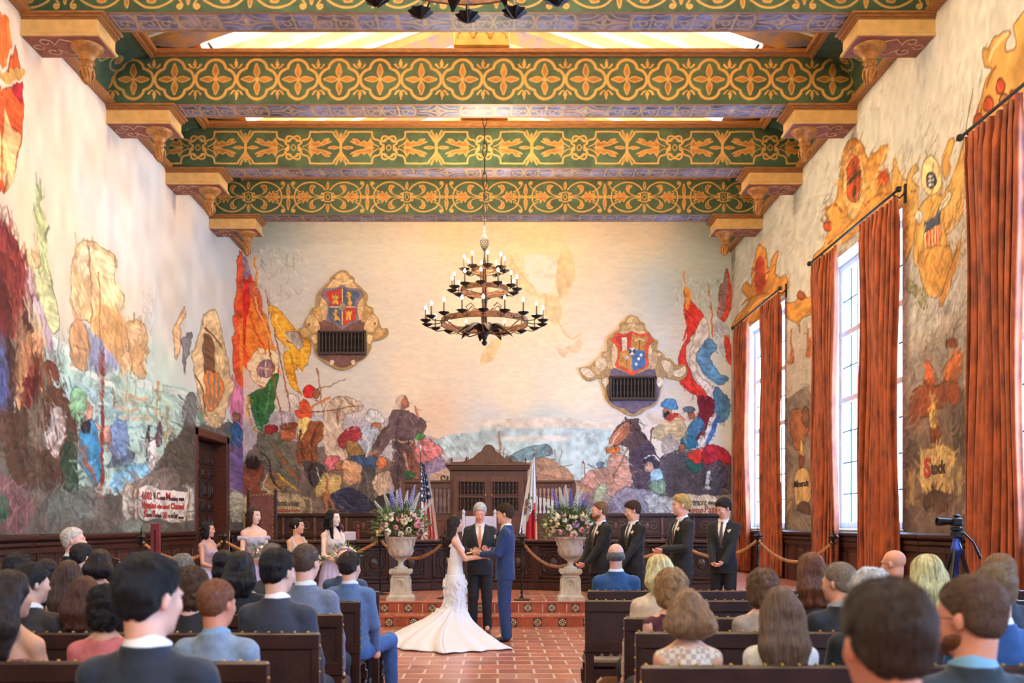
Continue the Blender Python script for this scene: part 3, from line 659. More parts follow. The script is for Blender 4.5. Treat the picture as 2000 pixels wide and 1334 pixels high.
RIGHTMURAL = '''
p|RW|146,144,144|60,330 60,0 20,0 10,330
ph|RW|150,148,146|690,590 760,560 800,540 890,450 900,760 690,760
p|RW|116,100,90|640,830 690,790 760,750 900,690 905,1195 640,1195
ph|RW|168,150,130|690,660 760,640 780,700 700,740
p|RW|128,116,106|225,720 260,700 345,690 345,1190 225,1190
p|RW|96,84,78|640,880 700,850 740,900 720,1000 640,1020
p|RW|86,76,70|850,760 905,740 905,900 860,900
po|RW|150,82,54|698,700 730,650 790,660 830,640 880,650 880,720 800,740 740,770 700,760
po|RW|196,100,60|750,640 764,572 784,600 786,650
po|RW|206,120,72|818,590 850,560 884,540 888,610 850,640 826,630
co|RW|150,84,50|850,505 22,18
p|RW|130,74,50|700,740 720,700 730,800 705,790
po|RW|150,96,64|264,760 290,740 330,770 320,860 280,880
co|RW|120,80,60|320,770 14,34
po|RW|198,168,114|738,905 760,880 796,868 832,874 856,900 856,1034 800,1042 744,1040
l1.6|RW|170,142,100|716,960 712,1080
l2.4|RW|172,146,104|700,980 704,1060
l2.4|RW|172,146,104|876,950 878,1070
l1.4|RW|150,124,90|692,990 690,1100
l1.4|RW|120,96,72|730,1060 740,1110
l1.4|RW|120,96,72|860,1050 850,1100
po|RW|90,70,60|750,1060 770,1034 800,1030 830,1050 830,1110 760,1110
po|RW|128,72,48|774,800 806,800 800,862 782,862
po|RW|228,188,110|766,780 782,708 806,770 796,800 776,800
po|RW|190,160,110|282,975 308,952 336,972 336,1076 286,1076
p|RW|150,126,92|254,1000 270,990 270,1120 256,1110
po|RW|90,70,60|290,1100 310,1076 334,1090 334,1120
po|RW|226,186,110|298,900 306,842 316,900 310,912
po|RW|128,72,48|296,912 318,912 314,948 300,948
po|RW|206,146,74|60,450 70,410 100,378 118,340 92,318 100,280 128,290 126,230 150,144 178,180 188,230 204,190 222,170 212,240 232,262 252,252 252,318 210,340 190,400
p|RW|176,70,50|140,200 172,200 176,290 150,330 136,270
l1|RW|230,190,120|120,380 150,350 200,330
l1|RW|140,84,50|130,230 160,260 190,240
l1|RW|140,84,50|96,360 130,330 180,320
po|RW|206,148,76|236,350 280,356 306,320 330,340 348,330 344,392 300,420 304,466 290,430 262,410 240,380
co|RW|160,80,50|304,330 14,14
l1|RW|150,90,60|270,450 264,560
l1|RW|150,90,60|334,450 330,540
p|RW|160,96,64|264,520 274,520 280,572 262,572
p|RW|160,96,64|330,490 342,490 344,544 328,544
po|RU|208,152,82|485,1280 540,1230 562,1110 540,1060 596,1000 618,900 630,780 660,712 692,696 732,730 756,810 770,770 800,760 852,716 842,790 800,862 850,850 868,910 900,980 882,1030 712,1150 505,1334
po|RU|226,190,130|646,812 680,745 716,800 744,900 736,1010 690,1100 650,1060 630,930
po|RU|196,86,48|652,850 700,784 716,890 704,990 676,1010 654,950
l1.8|RU|60,56,56|684,820 688,990
l1.8|RU|60,56,56|654,920 714,870
co|RU|190,86,50|556,1130 22,24
co|RU|196,80,46|830,900 26,36
l1|RU|150,90,50|540,1060 590,1020 630,1060
l1.2|RU|232,200,140|770,960 800,870 840,760
l1.2|RU|150,96,50|560,1220 640,1150 700,1090
l1.2|RU|150,96,50|720,1060 800,980 880,960
l1.2|RU|236,196,120|600,1190 690,1120
l1|RU|196,60,40|812,930 850,900
po|RU|216,170,100|888,790 930,890 1000,960 1006,1090 960,1290 938,1280 905,1180 930,1060 880,960
po|RU|216,170,100|1282,450 1240,700 1236,760 1236,1060 1150,1180 1130,1160 1126,1000 1180,900 1240,690
po|RU|214,164,92|1000,1090 1070,980 1130,980 1140,1100 1150,1334 1030,1334 990,1290
co|RU|238,206,150|1074,884 52,96
co|RU|64,64,76|1076,898 24,44
l.8|RU|230,230,230|1066,876 1086,876
l.8|RU|230,230,230|1064,900 1090,900
l.8|RU|230,230,230|1066,922 1086,922
po|RU|218,176,110|950,900 990,830 1010,850 975,900 1010,940 980,960
po|RU|218,160,84|1130,800 1160,700 1190,690 1180,760 1160,800 1170,860 1140,900
po|RU|224,210,180|1110,1040 1160,960 1164,1010 1120,1060
po|RU|206,208,204|990,1090 1010,1060 1030,1090 1010,1130
pso|RU|226,196,140|1036,1118 1122,1066 1126,1262 1042,1276
ps|RU|70,80,98|1036,1118 1122,1066 1123,1120 1038,1166
l.9|RU|196,70,50|1050,1164 1054,1270
l.9|RU|196,70,50|1066,1156 1070,1268
l.9|RU|196,70,50|1082,1148 1086,1266
l.9|RU|196,70,50|1098,1140 1102,1264
l.9|RU|196,70,50|1112,1132 1116,1262
po|RW|208,156,86|738,170 840,150 846,250 806,330 762,330 738,260
po|RW|200,140,76|806,340 870,150 884,100 872,200 820,350
po|RW|150,146,110|690,270 720,290 760,370 740,380 716,330 690,310
l1|RW|120,130,96|700,300 740,300
l1|RW|120,130,96|720,340 760,330
po|RU|212,162,92|1270,700 1290,600 1310,540 1340,420 1380,340 1345,330 1330,250 1360,240 1390,180 1450,150 1470,170 1440,230 1460,260 1500,220 1490,120 1539,60 1600,0 1640,0 1640,400 1500,520 1340,640
l1.2|RU|150,96,50|1350,440 1380,360 1400,330
l2|RU|236,206,150|1370,290 1400,220 1450,170
co|RU|196,84,56|1360,520 24,40
co|RU|190,80,50|1420,430 22,40
co|RU|206,90,60|1310,590 20,26
co|RU|196,90,60|1490,470 24,30
co|RU|160,110,70|1440,500 24,30
'''
cv.facet = .1; cv.run(RIGHTMURAL)
for (pxa, seed) in ((1531, 1), (1765, 2)):      # painted border bands beside the windows
    for k in range(64):
        yy = 430+k*9 if pxa > 1700 else 620+k*6; c = [(176,110,92),(150,150,160),(196,170,140),(120,90,90)][k % 4]
        cv.poly([(pxa-7,yy),(pxa,yy-3),(pxa+7,yy),(pxa,yy+4)] if pxa > 1700 else [(pxa-4,yy),(pxa,yy-2),(pxa+4,yy),(pxa,yy+3)], c, a=.5)
for q, n in (((1400+900/2.565, 350),1), ((1400+1190/2.565, 400),1)):   # feather strokes
    for k in range(46):
        x = q[0]+rnd.uniform(-14, 22); y = q[1]+rnd.uniform(-10, 130); cv.line([(x, y), (x+4, y+7)], .5, (150,104,56), a=.6)
cv.dabs(120, [(1772,740),(1880,1020)], [(150,110,80),(84,74,66),(130,116,98),(96,84,84)], 6, 12, 1.2, 2.4, .45)
cv.dabs(120, [(1440,450),(1535,600)], [(226,180,100),(150,84,46),(196,84,50),(220,160,90)], 3, 13, .8, 2.4, .0)
autodabs(cv, 1600, [(1755,640),(2000,1030)], 7, 9); autodabs(cv, 1400, [(1600,260),(1740,560)], 6, 10); autodabs(cv, 1200, [(1740,200),(1920,620)], 6, 11, ang=1.0); autodabs(cv, 900, [(1435,450),(1600,1030)], 5, 12)
V = np.zeros((H, W, 3)); V[..., 0] = XR; V[..., 1] = YY[None]; V[..., 2] = zs[:, None]
cc = cv.img.copy(); nn = len(near)+1; cc[:, -nn:] = cc[:, -nn-1:-nn]
cyc = (V[:-1,:-1,1]+V[1:,1:,1])/2; czc = (V[:-1,:-1,2]+V[1:,1:,2])/2; hl = np.zeros(cyc.shape, bool)
for a, b in WIN: hl |= (cyc > a) & (cyc < b) & (czc > WZ0) & (czc < WZ1)
wr = struct(grid_obj('wall_right', V, np.minimum(cc*1.06, .97), PAINT, holes=hl)); del cv
# ---- lettering painted on the scrolls
FITS = []
def meshed(name, c, m, parent):
    tmp = bpy.data.objects.new(name+'_curve', c); me = bpy.data.meshes.new_from_object(tmp); me.name = name; bpy.data.objects.remove(tmp); me.materials.clear(); return link(name, me, m, parent)
def letter(txt, size, m, loc, rot, parent, wid=None, bold=.003):
    c = bpy.data.curves.new('painted_lettering', 'FONT'); c.body = txt; c.size = size; c.extrude = .001; c.offset = bold; c.resolution_u = 3
    o = meshed('painted_lettering', c, m, parent); o.location = loc; o.rotation_euler = rot
    if wid: FITS.append((o, wid))
    return o
INK = mat('dark_lettering', (70,50,44), .8); RED = mat('red_lettering', (186,60,56), .8)
def lb(x0, x1, py_, txt, h, m): letter(txt, h/SB*1.35, m, at(x0, py_, YB-.012), (PI/2,0,0), wb, (x1-x0)/SB)
for a in ((538,561,988,'lifornia',13,INK),(563,585,988,'under',12,INK),(538,567,1000,'isualizes',9,RED),(569,586,999,'conflict',5,RED),(538,586,1001.5,'',1,INK),
          (1338,1348,988,'F',20,RED),(1349,1380,987,'remont',14,INK),(1383,1400,985,'discov',7,INK),(1338,1349,1001,'M',14,RED),(1350,1373,1001,'arcos',11,RED),(1376,1400,1001,'Pass',14,RED)):
    if a[3]: lb(*a)
def ll(x0, x1, py_, txt, h, m):     # along the left wall
    Y = F*XL/(x0-CX); z = EZ+(CY-py_)*Y/F; letter(txt, h*Y/F*1.35, m, (XL+.012, Y, z), (PI/2, 0, PI/2), wl, F*XL/(x1-CX)-Y, .006)
for a in ((276,296,974,'1602',15,RED),(299,303,974.5,'Vi',14,INK),(305,312,975,'C',15,RED),(312,322,975.5,'ount',8,INK),(323,332,976,'M',15,RED),(332,347,977,'onterey',8,INK),(349,359,977.5,'sent',8,INK),
        (276,304,992,'Vizcaino',14,RED),(306,330,992.5,'who named',9,RED),(333,359,993.5,'Channel',12,RED),
        (280,286,1009,'S',14,RED),(286,296,1009,'anta',8,INK),(297,303,1009.5,'B',14,RED),(303,314,1010,'arbara',8,INK),(317,326,1012,'1604',13,RED),(328,337,1011,'to 1st',8,INK),(338,346,1012,'Gov',12,INK),(348,358,1013,'ern',6,INK)): ll(*a)
def lr(x0, x1, py_, txt, h, m, b=.008):
    Y = F*XR/(x0-CX); z = EZ+(CY-py_)*Y/F; letter(txt, h*Y/F*1.35, m, (XR-.012, Y, z), (PI/2, 0, -PI/2), wr, Y-F*XR/(x1-CX), b)
lr(1806, 1819, 930, 'S', 36, RED, .014); lr(1820, 1848, 926, 'tock', 26, INK); lr(1552, 1580, 952, 'Minerals', 13, INK, .004)
for o, w in FITS: o.scale = (w/max(.001, max(v.co.x for v in o.data.vertices)), 1, 1)
# ---------------------------------------------------------------- ceiling: beams, coves, corbels, roof
GREEN = (58,84,58); GOLD = (204,156,82); GOLDD = (168,114,52); BLUEP = (98,102,138); TAN = (176,146,108)
def metre_canvas(w, h, res, seed, warp=.35):
    W = int(w/res)+1; H = int(h/res)+1
    return Canvas(H, W, lambda P: P*np.array([(W-1)/w, (H-1)/h]), warp, seed), W, H
class Pen:
    """draws mirrored stencil motifs on a canvas measured in metres"""
    def __init__(s, cv, res, cx, cy, sx=1, sy=1): s.cv, s.res, s.cx, s.cy = cv, res, cx, cy; s.mir = [(sx, sy)]
    def pts(s, P, m): return [(s.cx+x*m[0], s.cy+y*m[1]) for x, y in P]
    def st(s, P, w=.028, c=GOLD, q=4, dark=True):
        for m in MIRS[q]:
            Q = s.pts(P, m)
            s.cv.line(Q, w/2/s.res, c, smooth=len(Q) > 2)
    def fl(s, P, c=GOLDD, q=4, o=True):
        for m in MIRS[q]:
            Q = s.pts(P, m); s.cv.poly(Q, c, var=.2, smooth=len(Q) > 3)
            if o: Z = cr(Q) if len(Q) > 3 else np.array(Q); s.cv.line(np.vstack([Z, Z[:1]]), .012/2/s.res+.15, GOLD)
MIRS = {1: [(1,1)], 2: [(1,1),(-1,1)], 4: [(1,1),(-1,1),(1,-1),(-1,-1)], 'v': [(1,1),(1,-1)], 'd': [(1,1),(-1,-1)]}
def arc(cx, cy, r, a0, a1, n=9): return [(cx+r*math.cos(math.radians(a0+(a1-a0)*i/(n-1))), cy+r*math.sin(math.radians(a0+(a1-a0)*i/(n-1)))) for i in range(n)]
def spiral(cx, cy, r0, r1, a0, a1, n=14):
    return [(cx+(r0+(r1-r0)*i/(n-1))*math.cos(math.radians(a0+(a1-a0)*i/(n-1))), cy+(r0+(r1-r0)*i/(n-1))*math.sin(math.radians(a0+(a1-a0)*i/(n-1)))) for i in range(n)]
def beam_face(kind, w, h, x0):
    res = .0135; cv, W, H = metre_canvas(w, h, res, 60+kind)
    cv.img[:] = np.array(GREEN)/255; cv.img *= (1+.30*cv.tone+.22*cv.tone2)[..., None]
    def rng(first, step):
        k = math.floor((x0-first)/step)-1
        while first+k*step < x0+w+step: yield first+k*step-x0; k += 1
    if kind == 1:
        for c in rng(.105, .732):
            p = Pen(cv, res, c, .44)
            p.st(arc(0, .165, .185, 8, 172)+[], .044, q='v'); p.st(arc(.165, 0, .185, -74, 74), .044, q=2)
            p.fl([(0,.03),(.05,.12),(.035,.2),(0,.275),(-.035,.2),(-.05,.12)], GOLDD, 'v'); p.fl([(.03,0),(.12,.05),(.2,.035),(.275,0),(.2,-.035),(.12,-.05)], GOLDD, 2)
            p.fl(arc(0,0,.035,0,315,8), GOLD, 1, False)
            p = Pen(cv, res, c+.366, .44)
            p.fl([(0,.20),(.032,.26),(.022,.31),(0,.37),(-.022,.31),(-.032,.26)], GOLD, 'v', False); p.fl([(.012,.2),(.05,.225),(.085,.275),(.12,.27),(.085,.215),(.04,.19)], GOLD, 4, False)
    elif kind == 2:
        for c in rng(-4.286, 2.0):
            p = Pen(cv, res, c, .42)
            p.fl([(0,.06),(.05,0),(0,-.06),(-.05,0)], GREEN, 1); p.fl([(.1,.045),(.14,0),(.18,-.045),(.1,-.045)], GOLD, 2)
            p.st(spiral(.09,.17,.02,.085,-200,160)+[(.17,.10),(.1,.05)], .028)
            p.st([(.15,.08),(.2,.15),(.3,.18),(.34,.24),(.35,.33)], .032); p.st([(.35,.33),(.8,.33),(.86,.27),(1.0,.08)], .032)
            p.st([(.2,.02),(.3,.07),(.36,.14),(.38,.2)], .018); p.st([(.3,.0),(.5,.0)], .018, q=2)
            p.fl([(.34,.02),(.36,.1),(.4,.16),(.44,.1),(.52,.14),(.58,.1),(.66,.17),(.76,.18),(.7,.12),(.8,.13),(.68,.07),(.5,.03)], GOLDD)
            p = Pen(cv, res, c+1.0, .42)
            p.fl([(0,.04),(.03,.14),(0,.3),(-.03,.14)], GOLDD, 'v'); p.fl([(.05,0),(.14,.03),(.26,0),(.14,-.03)], GOLDD, 2); p.fl(arc(0,0,.04,0,315,8), GOLD, 1, False)
            p.st([(-.1,.36),(-.02,.2),(.02,.06),(.0,.0)], .016); p.st([(.12,.36),(.08,.26),(.03,.14),(.0,.0)], .016)
    else:
        per = 1.91 if kind == 3 else 1.80; first = -4.10 if kind == 3 else -.02
        k = per/1.91
        for c in rng(first, per):
            p = Pen(cv, res, c, .42)
            p.fl([(0,.07),(.045,0),(0,-.07),(-.045,0)], GREEN, 1); p.st([(0,.12),(.09,.09),(.09,0)], .022); p.st(spiral(.13,.06,.012,.06,0,330), .024); p.fl([(0,.18),(.03,.26),(0,.36),(-.03,.26)], GOLDD, 'v')
            p.st([(.06,.17),(.14,.26),(.3*k,.345),(.5*k,.345),(.7*k,.25),(.78*k,.12),(.8*k,0)], .03)
            p.st([(.19,.0),(.5,.0)], .018, q=2)
            p.st([(.19,.02),(.32,.06),(.38,.12),(.36,.2)], .018)
            p.fl([(.3,.26),(.4,.28),(.44,.2),(.41,.12),(.36,.1),(.38,.18)], GOLDD)
            p.fl([(.4,.0),(.46,.05),(.5,.12),(.54,.06),(.6,.14),(.63,.06),(.72,.1),(.68,.04),(.76,.02),(.6,.0)], GOLDD)
            p = Pen(cv, res, c+per/2, .42)
            p.fl([(0,.04),(.04,.12),(0,.31),(-.04,.12)], GOLDD, 'v'); p.fl(arc(0,0,.045,0,315,8), GOLD, 1, False); p.fl([(.03,0),(.1,.03),(.16,0),(.1,-.03)], GOLDD, 2)
            p.st([(.3*k,.12),(.16,.2),(.09,.3)]+spiral(.13,.33,.045,.012,200,-160), .024)
    return cv, W, H
def band(kind, w, h, res, seed):
    """grey-blue stencilled band of the soffits"""
    cv, W, H = metre_canvas(w, h, res, seed)
    cv.img[:] = np.array((140,118,104))/255; cv.img *= (1+.5*cv.tone+.5*cv.tone2)[..., None]; x = .2; k = 0
    while x < w:
        L = .62 if k % 4 else .8; m = h/2
        cv.poly([(x,.06),(x+L-.06,.06),(x+L-.06,h-.06),(x,h-.06)], BLUEP if k % 3 else (112,100,112), smooth=False, var=.4)
        p = Pen(cv, res, x+L/2-.03, m)
        if k % 4: p.st(spiral(.13,.06,.02,.1,0,300)+[(.05,-.05),(.0,-.12)], .022, TAN, 2); p.st([(.26,-.2),(.3,0),(.26,.2)], .03, TAN, 2); p.st([(.0,.2),(.12,.18),(.24,.22)], .026, TAN, 4); p.st(spiral(.2,.0,.02,.06,90,420), .022, TAN, 2); p.st([(0,-.22),(0,.22)], .02, TAN)
        else: p.st([(0,.2),(.1,.06),(.34,0)], .03, TAN); p.st([(.1,.22),(.2,.12),(.36,.1)], .024, TAN); p.st([(0,.1),(.16,0)], .022, TAN); p.fl([(0,.1),(.04,0),(0,-.1),(-.04,0)], TAN, 1, False)
        x += L; k += 1
    cv.line([(0,.035),(w,.035)], .03/res, (150,104,66)); cv.line([(0,h-.035),(w,h-.035)], .03/res, (150,104,66))
    return cv, W, H
STEN = mat('stencilled_timber', rough=.6, attr=True, var=.12, vs=9, bump=.06, bs=50)
MOLD = [( .0,.0),(.0,.05),(.05,.07),(.05,.11),(.09,.14),(.09,.18),(.0,.18)]
bw = XR-XL; YK = [11.36, 14.54, 17.72, 20.88, 24.02]
kinds = {11.36: 3, 14.54: 0, 17.72: 1, 20.88: 2, 24.02: 3}
for yk in YK:
    th = .6; b = MB(); b.box(XL, XR, yk+.02, yk+th-.02, ZC+.015, ZC+.95); o = struct(b.build('ceiling_beam', BROWNT))
    if yk > 12:
        kd = kinds[yk]; h = .86; cv, W, H = beam_face(kd, bw, h, XL)
        V = np.zeros((H, W, 3)); V[...,0] = np.linspace(XL, XR, W)[None]; V[...,1] = yk; V[...,2] = np.linspace(ZC, ZC+h, H)[:, None]
        grid_obj('stencilled_face', V, cv.img, STEN, parent=o)
        cv, W, H = band(kd, bw, th, .018, 80+kd); V = np.zeros((H, W, 3)); V[...,0] = np.linspace(XL, XR, W)[None]; V[...,1] = np.linspace(yk, yk+th, H)[:, None]; V[...,2] = ZC
        grid_obj('stencilled_soffit', V, cv.img, STEN, parent=o)
    m = MB(); m.prism([(yk+.02, ZC+.83), (yk-.03, ZC+.84), (yk-.03, ZC+.87), (yk-.08, ZC+.89), (yk-.08, ZC+.955), (yk+.02, ZC+.955)], XL+.8, XR-.8, 'x'); m.build('crown_molding', BROWNT, o)
# coves along the side walls
cvp = [(.03,.2),(.05,.34),(.10,.48),(.2,.62),(.36,.74),(.56,.82),(.82,.86)]
for s, X, nm in ((1, XL, 'cornice_left'), (-1, XR, 'cornice_right')):
    m = MB(); m.prism([(0,0),(.13,0),(.16,.03),(.16,.07),(.11,.11),(.11,.14),(.05,.2),(0,.2)], YF, YB, 'y'); m.M = Matrix.Identity(4)
    m.v = [(X+s*v[0], v[1], ZC+v[2]-.02) for v in m.v]; o = struct(m.build(nm, BROWNT))
    m = MB(); m.prism([(.80,.80),(.86,.82),(.86,.86),(.93,.88),(.93,.955),(.78,.955)], YF, YB, 'y'); m.v = [(X+s*v[0], v[1], ZC+v[2]) for v in m.v]; m.build('opening_molding', BROWNT, o)
    res = .02; P = np.array(cvp); sl = np.concatenate([[0], np.cumsum(np.hypot(*np.diff(P, axis=0).T))]); n = int(sl[-1]/res)
    Lc = YB-14.0; cv, W, H = metre_canvas(Lc, sl[-1], res, 95)
    cv.img[:] = np.array((64,92,70))/255; cv.img *= (1+.3*cv.tone+.2*cv.tone2)[..., None]; k = 0
    x = .4
    while x < Lc:
        p = Pen(cv, res, x, sl[-1]/2)
        p.st(spiral(0,.0,.05,.27,0,420), .03, (176,160,90), 1); p.fl(arc(0,0,.06,0,315,8), GOLDD, 1); p.st([(.25,.1),(.4,.25),(.6,.1),(.7,-.1)], .03, (176,160,90), 'd'); x += 1.05
    u = np.interp(np.linspace(0, sl[-1], H), sl, P[:,0]); z = np.interp(np.linspace(0, sl[-1], H), sl, P[:,1])
    V = np.zeros((H, W, 3)); V[...,0] = (X+s*u)[:, None]; V[...,1] = np.linspace(14.0, YB, W)[None]; V[...,2] = ZC+z[:, None]
    grid_obj('stencilled_cove', V, cv.img, STEN, parent=o)
    m = MB(); m.prism([(0,.18)]+cvp+[(.82,1.0),(0,1.0)], YF, 14.0, 'y'); m.v = [(X+s*v[0], v[1], ZC+v[2]) for v in m.v]; m.build('plain_cove', mat('cove_green', (64,92,70), .6, var=.2), o)
# corbels with turned pendants
CORB = mat('corbel_cream', (206,168,104), .55, var=.14, vs=6, bump=.1); CRED = mat('corbel_red', (140,82,70), .6, var=.2, vs=8)
CSC = mat('corbel_scroll', (190,150,116), .6); GILT = mat('gilded_pendant', (168,116,58), .45, metal=.25, var=.35, vs=14, bump=.2)
def corbel(X, s, yk, label):
    t = thing('corbel', label, 'corbel', (X, yk-.03, ZC), 0, None); struct(t); t['category'] = 'corbel'
    L, D = 1.26, .72
    m = MB(); m.box(0, L-.14, .0+.04, D, -.30, -.10, .004); m.build('block', CORB, t)
    m = MB()
    for (g, z0, z1) in ((.02,-.10,-.07),(.07,-.07,-.035),(.13,-.035,-.001)): m.box(0, L-.14+g*.9, .04-g*.5, D+.02, z0, z1, .006)
    m.build('molding', BROWNT, t)
    m = MB(); m.box(0, L-.10, .02, D+.01, -.345, -.30, .006); m.build('base_board', CORB, t)
    m = MB(); m.box(.02, L-.13, .05, D-.02, -.352, -.345); pn = m.build('painted_underside', CRED, t)
    m = MB()
    for (a, b_, f) in ((.28,.22,1),(.28,.5,-1)):
        pts = [(a+u, b_+v*f, -.355) for u, v in spiral(.0,.0,.03,.12,0,400,18)]+[(a+.25, b_-.1*f, -.355),(a+.42, b_-.02*f, -.355)]
        m.tube(pts, .012, 5)
    for (a, b_, f) in ((.12,.36,1),): m.tube([(a+u, b_+v, -.355) for u, v in arc(0,0,.07,0,330,10)], .01, 5)
    m.build('scrollwork', CSC, pn)
    m = MB(); c = (L-.42, D*.5, -.355)
    m.lathe([(.02,-.56),(.05,-.53),(.065,-.47),(.06,-.42),(.085,-.37),(.10,-.33),(.075,-.30),(.08,-.27),(.115,-.24),(.09,-.21),(.105,-.17),(.14,-.12),(.19,-.07),(.235,-.03),(.24,.0)], c, 18); pd = m.build('pendant', GILT, t)
    m = MB()
    for i in range(6):
        a = 2*PI*i/6; m.tube([(c[0]+.1*math.cos(a), c[1]+.1*math.sin(a), c[2]-.35),(c[0]+.1*math.cos(a+.3), c[1]+.1*math.sin(a+.3), c[2]-.44),(c[0]+.05*math.cos(a+.6), c[1]+.05*math.sin(a+.6), c[2]-.54)], [.012,.022,.006], 5)
    m.build('leaf_trim', GILT, pd)
    if s < 0:
        for o in [t]: o.scale = (-1, 1, 1)
    return t
orders = ['nearest the camera', 'second from the camera', 'third from the camera', 'farthest, beside the end wall']
for s, X, sd in ((1, XL, 'left'), (-1, XR, 'right')):
    for k, yk in enumerate(YK[1:]): corbel(X, s, yk, 'cream and red painted corbel with pendant on the %s wall, %s' % (sd, orders[k]))
# roof seen between the beams
RX = (XL+XR)/2; RZ = 12.55; RE = ZC+1.3
ROOF = mat('roof_boards', (226,206,160), .7, var=.12, vs=2, c2=(206,214,220)); RAFT = mat('rafter_cream', (236,206,150), .6, c2=(214,176,120), vs=3)
m = MB(); m.add([(XL-.3,YF,RE-.1),(RX,YF,RZ),(XR+.3,YF,RE-.1),(XL-.3,YB+.1,RE-.1),(RX,YB+.1,RZ),(XR+.3,YB+.1,RE-.1)], [(0,1,4,3),(1,2,5,4)]); roof = struct(m.build('ceiling', ROOF, smooth=False))
m = MB(); m.add([(XL-.3,YB,10.2),(XR+.3,YB,10.2),(XR+.3,YB,RE),(RX,YB,RZ),(XL-.3,YB,RE)], [(0,1,2,3,4)]); m.build('gable', ROOF, roof, smooth=False)
m = MB(); m.add([(XL,YF,-.1),(XR,YF,-.1),(XR,YF,RE),(RX,YF,RZ),(XL,YF,RE)], [(0,1,2,3,4)]); struct(m.build('wall_front', mat('plain_plaster', (214,196,166), .8), smooth=False))
for s, X in ((1, XL), (-1, XR)):
    m = MB(); m.add([(X,YF,9.3),(X,YB,9.3),(X-s*.3,YB,RE),(X-s*.3,YF,RE)], [(0,1,2,3)]); m.build('eaves_band', ROOF, roof, smooth=False)
y = 12.0
while y < YB:
    for s, X in ((1, XL), (-1, XR)):
        m = MB(); n = 6; w = .09
        a = Vector((X, y, RE-.15)); b_ = Vector((RX, y, RZ-.08))
        m.add([(a.x,y-w,a.z),(a.x,y+w,a.z),(b_.x,y+w,b_.z),(b_.x,y-w,b_.z),(a.x,y-w,a.z-.2),(a.x,y+w,a.z-.2),(b_.x,y+w,b_.z-.2),(b_.x,y-w,b_.z-.2)], [(0,1,2,3),(7,6,5,4),(0,4,5,1),(3,2,6,7),(0,3,7,4),(1,5,6,2)])
        m.build('rafter', RAFT, roof, smooth=False)
    y += .62
for yk in YK[2:]:
    t = thing('roof_truss', 'painted roof truss with a king post above ' + ('the quatrefoil beam' if yk < 18 else 'the strapwork beam' if yk < 21 else 'the oval-scroll beam nearest the end wall'), 'truss', (0,0,0)); struct(t)
    for s, X in ((1, XL), (-1, XR)):
        m = MB(); a = (X+s*.6, ZC+1.1); b_ = (RX, RZ-.35); m.prism([(a[0],a[1]),(b_[0],b_[1]),(b_[0],b_[1]-.34),(a[0]+s*.8,a[1]-.06)], yk+.1, yk+.45, 'y'); m.build('truss_chord', mat('truss_ochre', (206,160,86), .6, var=.3, vs=4, c2=(110,112,150)), t)
    m = MB(); m.box(RX-.5, RX+.5, yk+.05, yk+.5, ZC+1.05, RZ-.3, .03); kp = m.build('king_post', mat('post_yellow', (220,190,110), .6, var=.2, vs=6), t)
    m = MB()
    for i in (-1, 0, 1):
        for j in range(4): m.tube([(RX+i*.3+u, yk+.04, ZC+1.2+j*.4+v) for u, v in arc(0,0,.14,0,180,8)], .02, 5)
    m.build('scale_carving', OCHRE, kp)
# floodlight brackets above the beams
for s, px_, lab in ((1, 437, 'small black floodlight on an arm above the left coffer opening'), (-1, 1456, 'small black floodlight on an arm above the right coffer opening')):
    x = (px_-CX)/(F/18.6); t = thing('floodlight', lab, 'floodlight', (x, 17.9, ZC+1.05)); m = MB(); m.tube([(0,0,-.0),(-.12*s,0,.16),(-.12*s,.2,.2)], .03, 6); m.build('arm', IRON, t)
    m = MB(); m.box(-.12*s-.09,-.12*s+.09,.1,.3,.12,.27,.03); m.build('lamp_body', IRON, t)
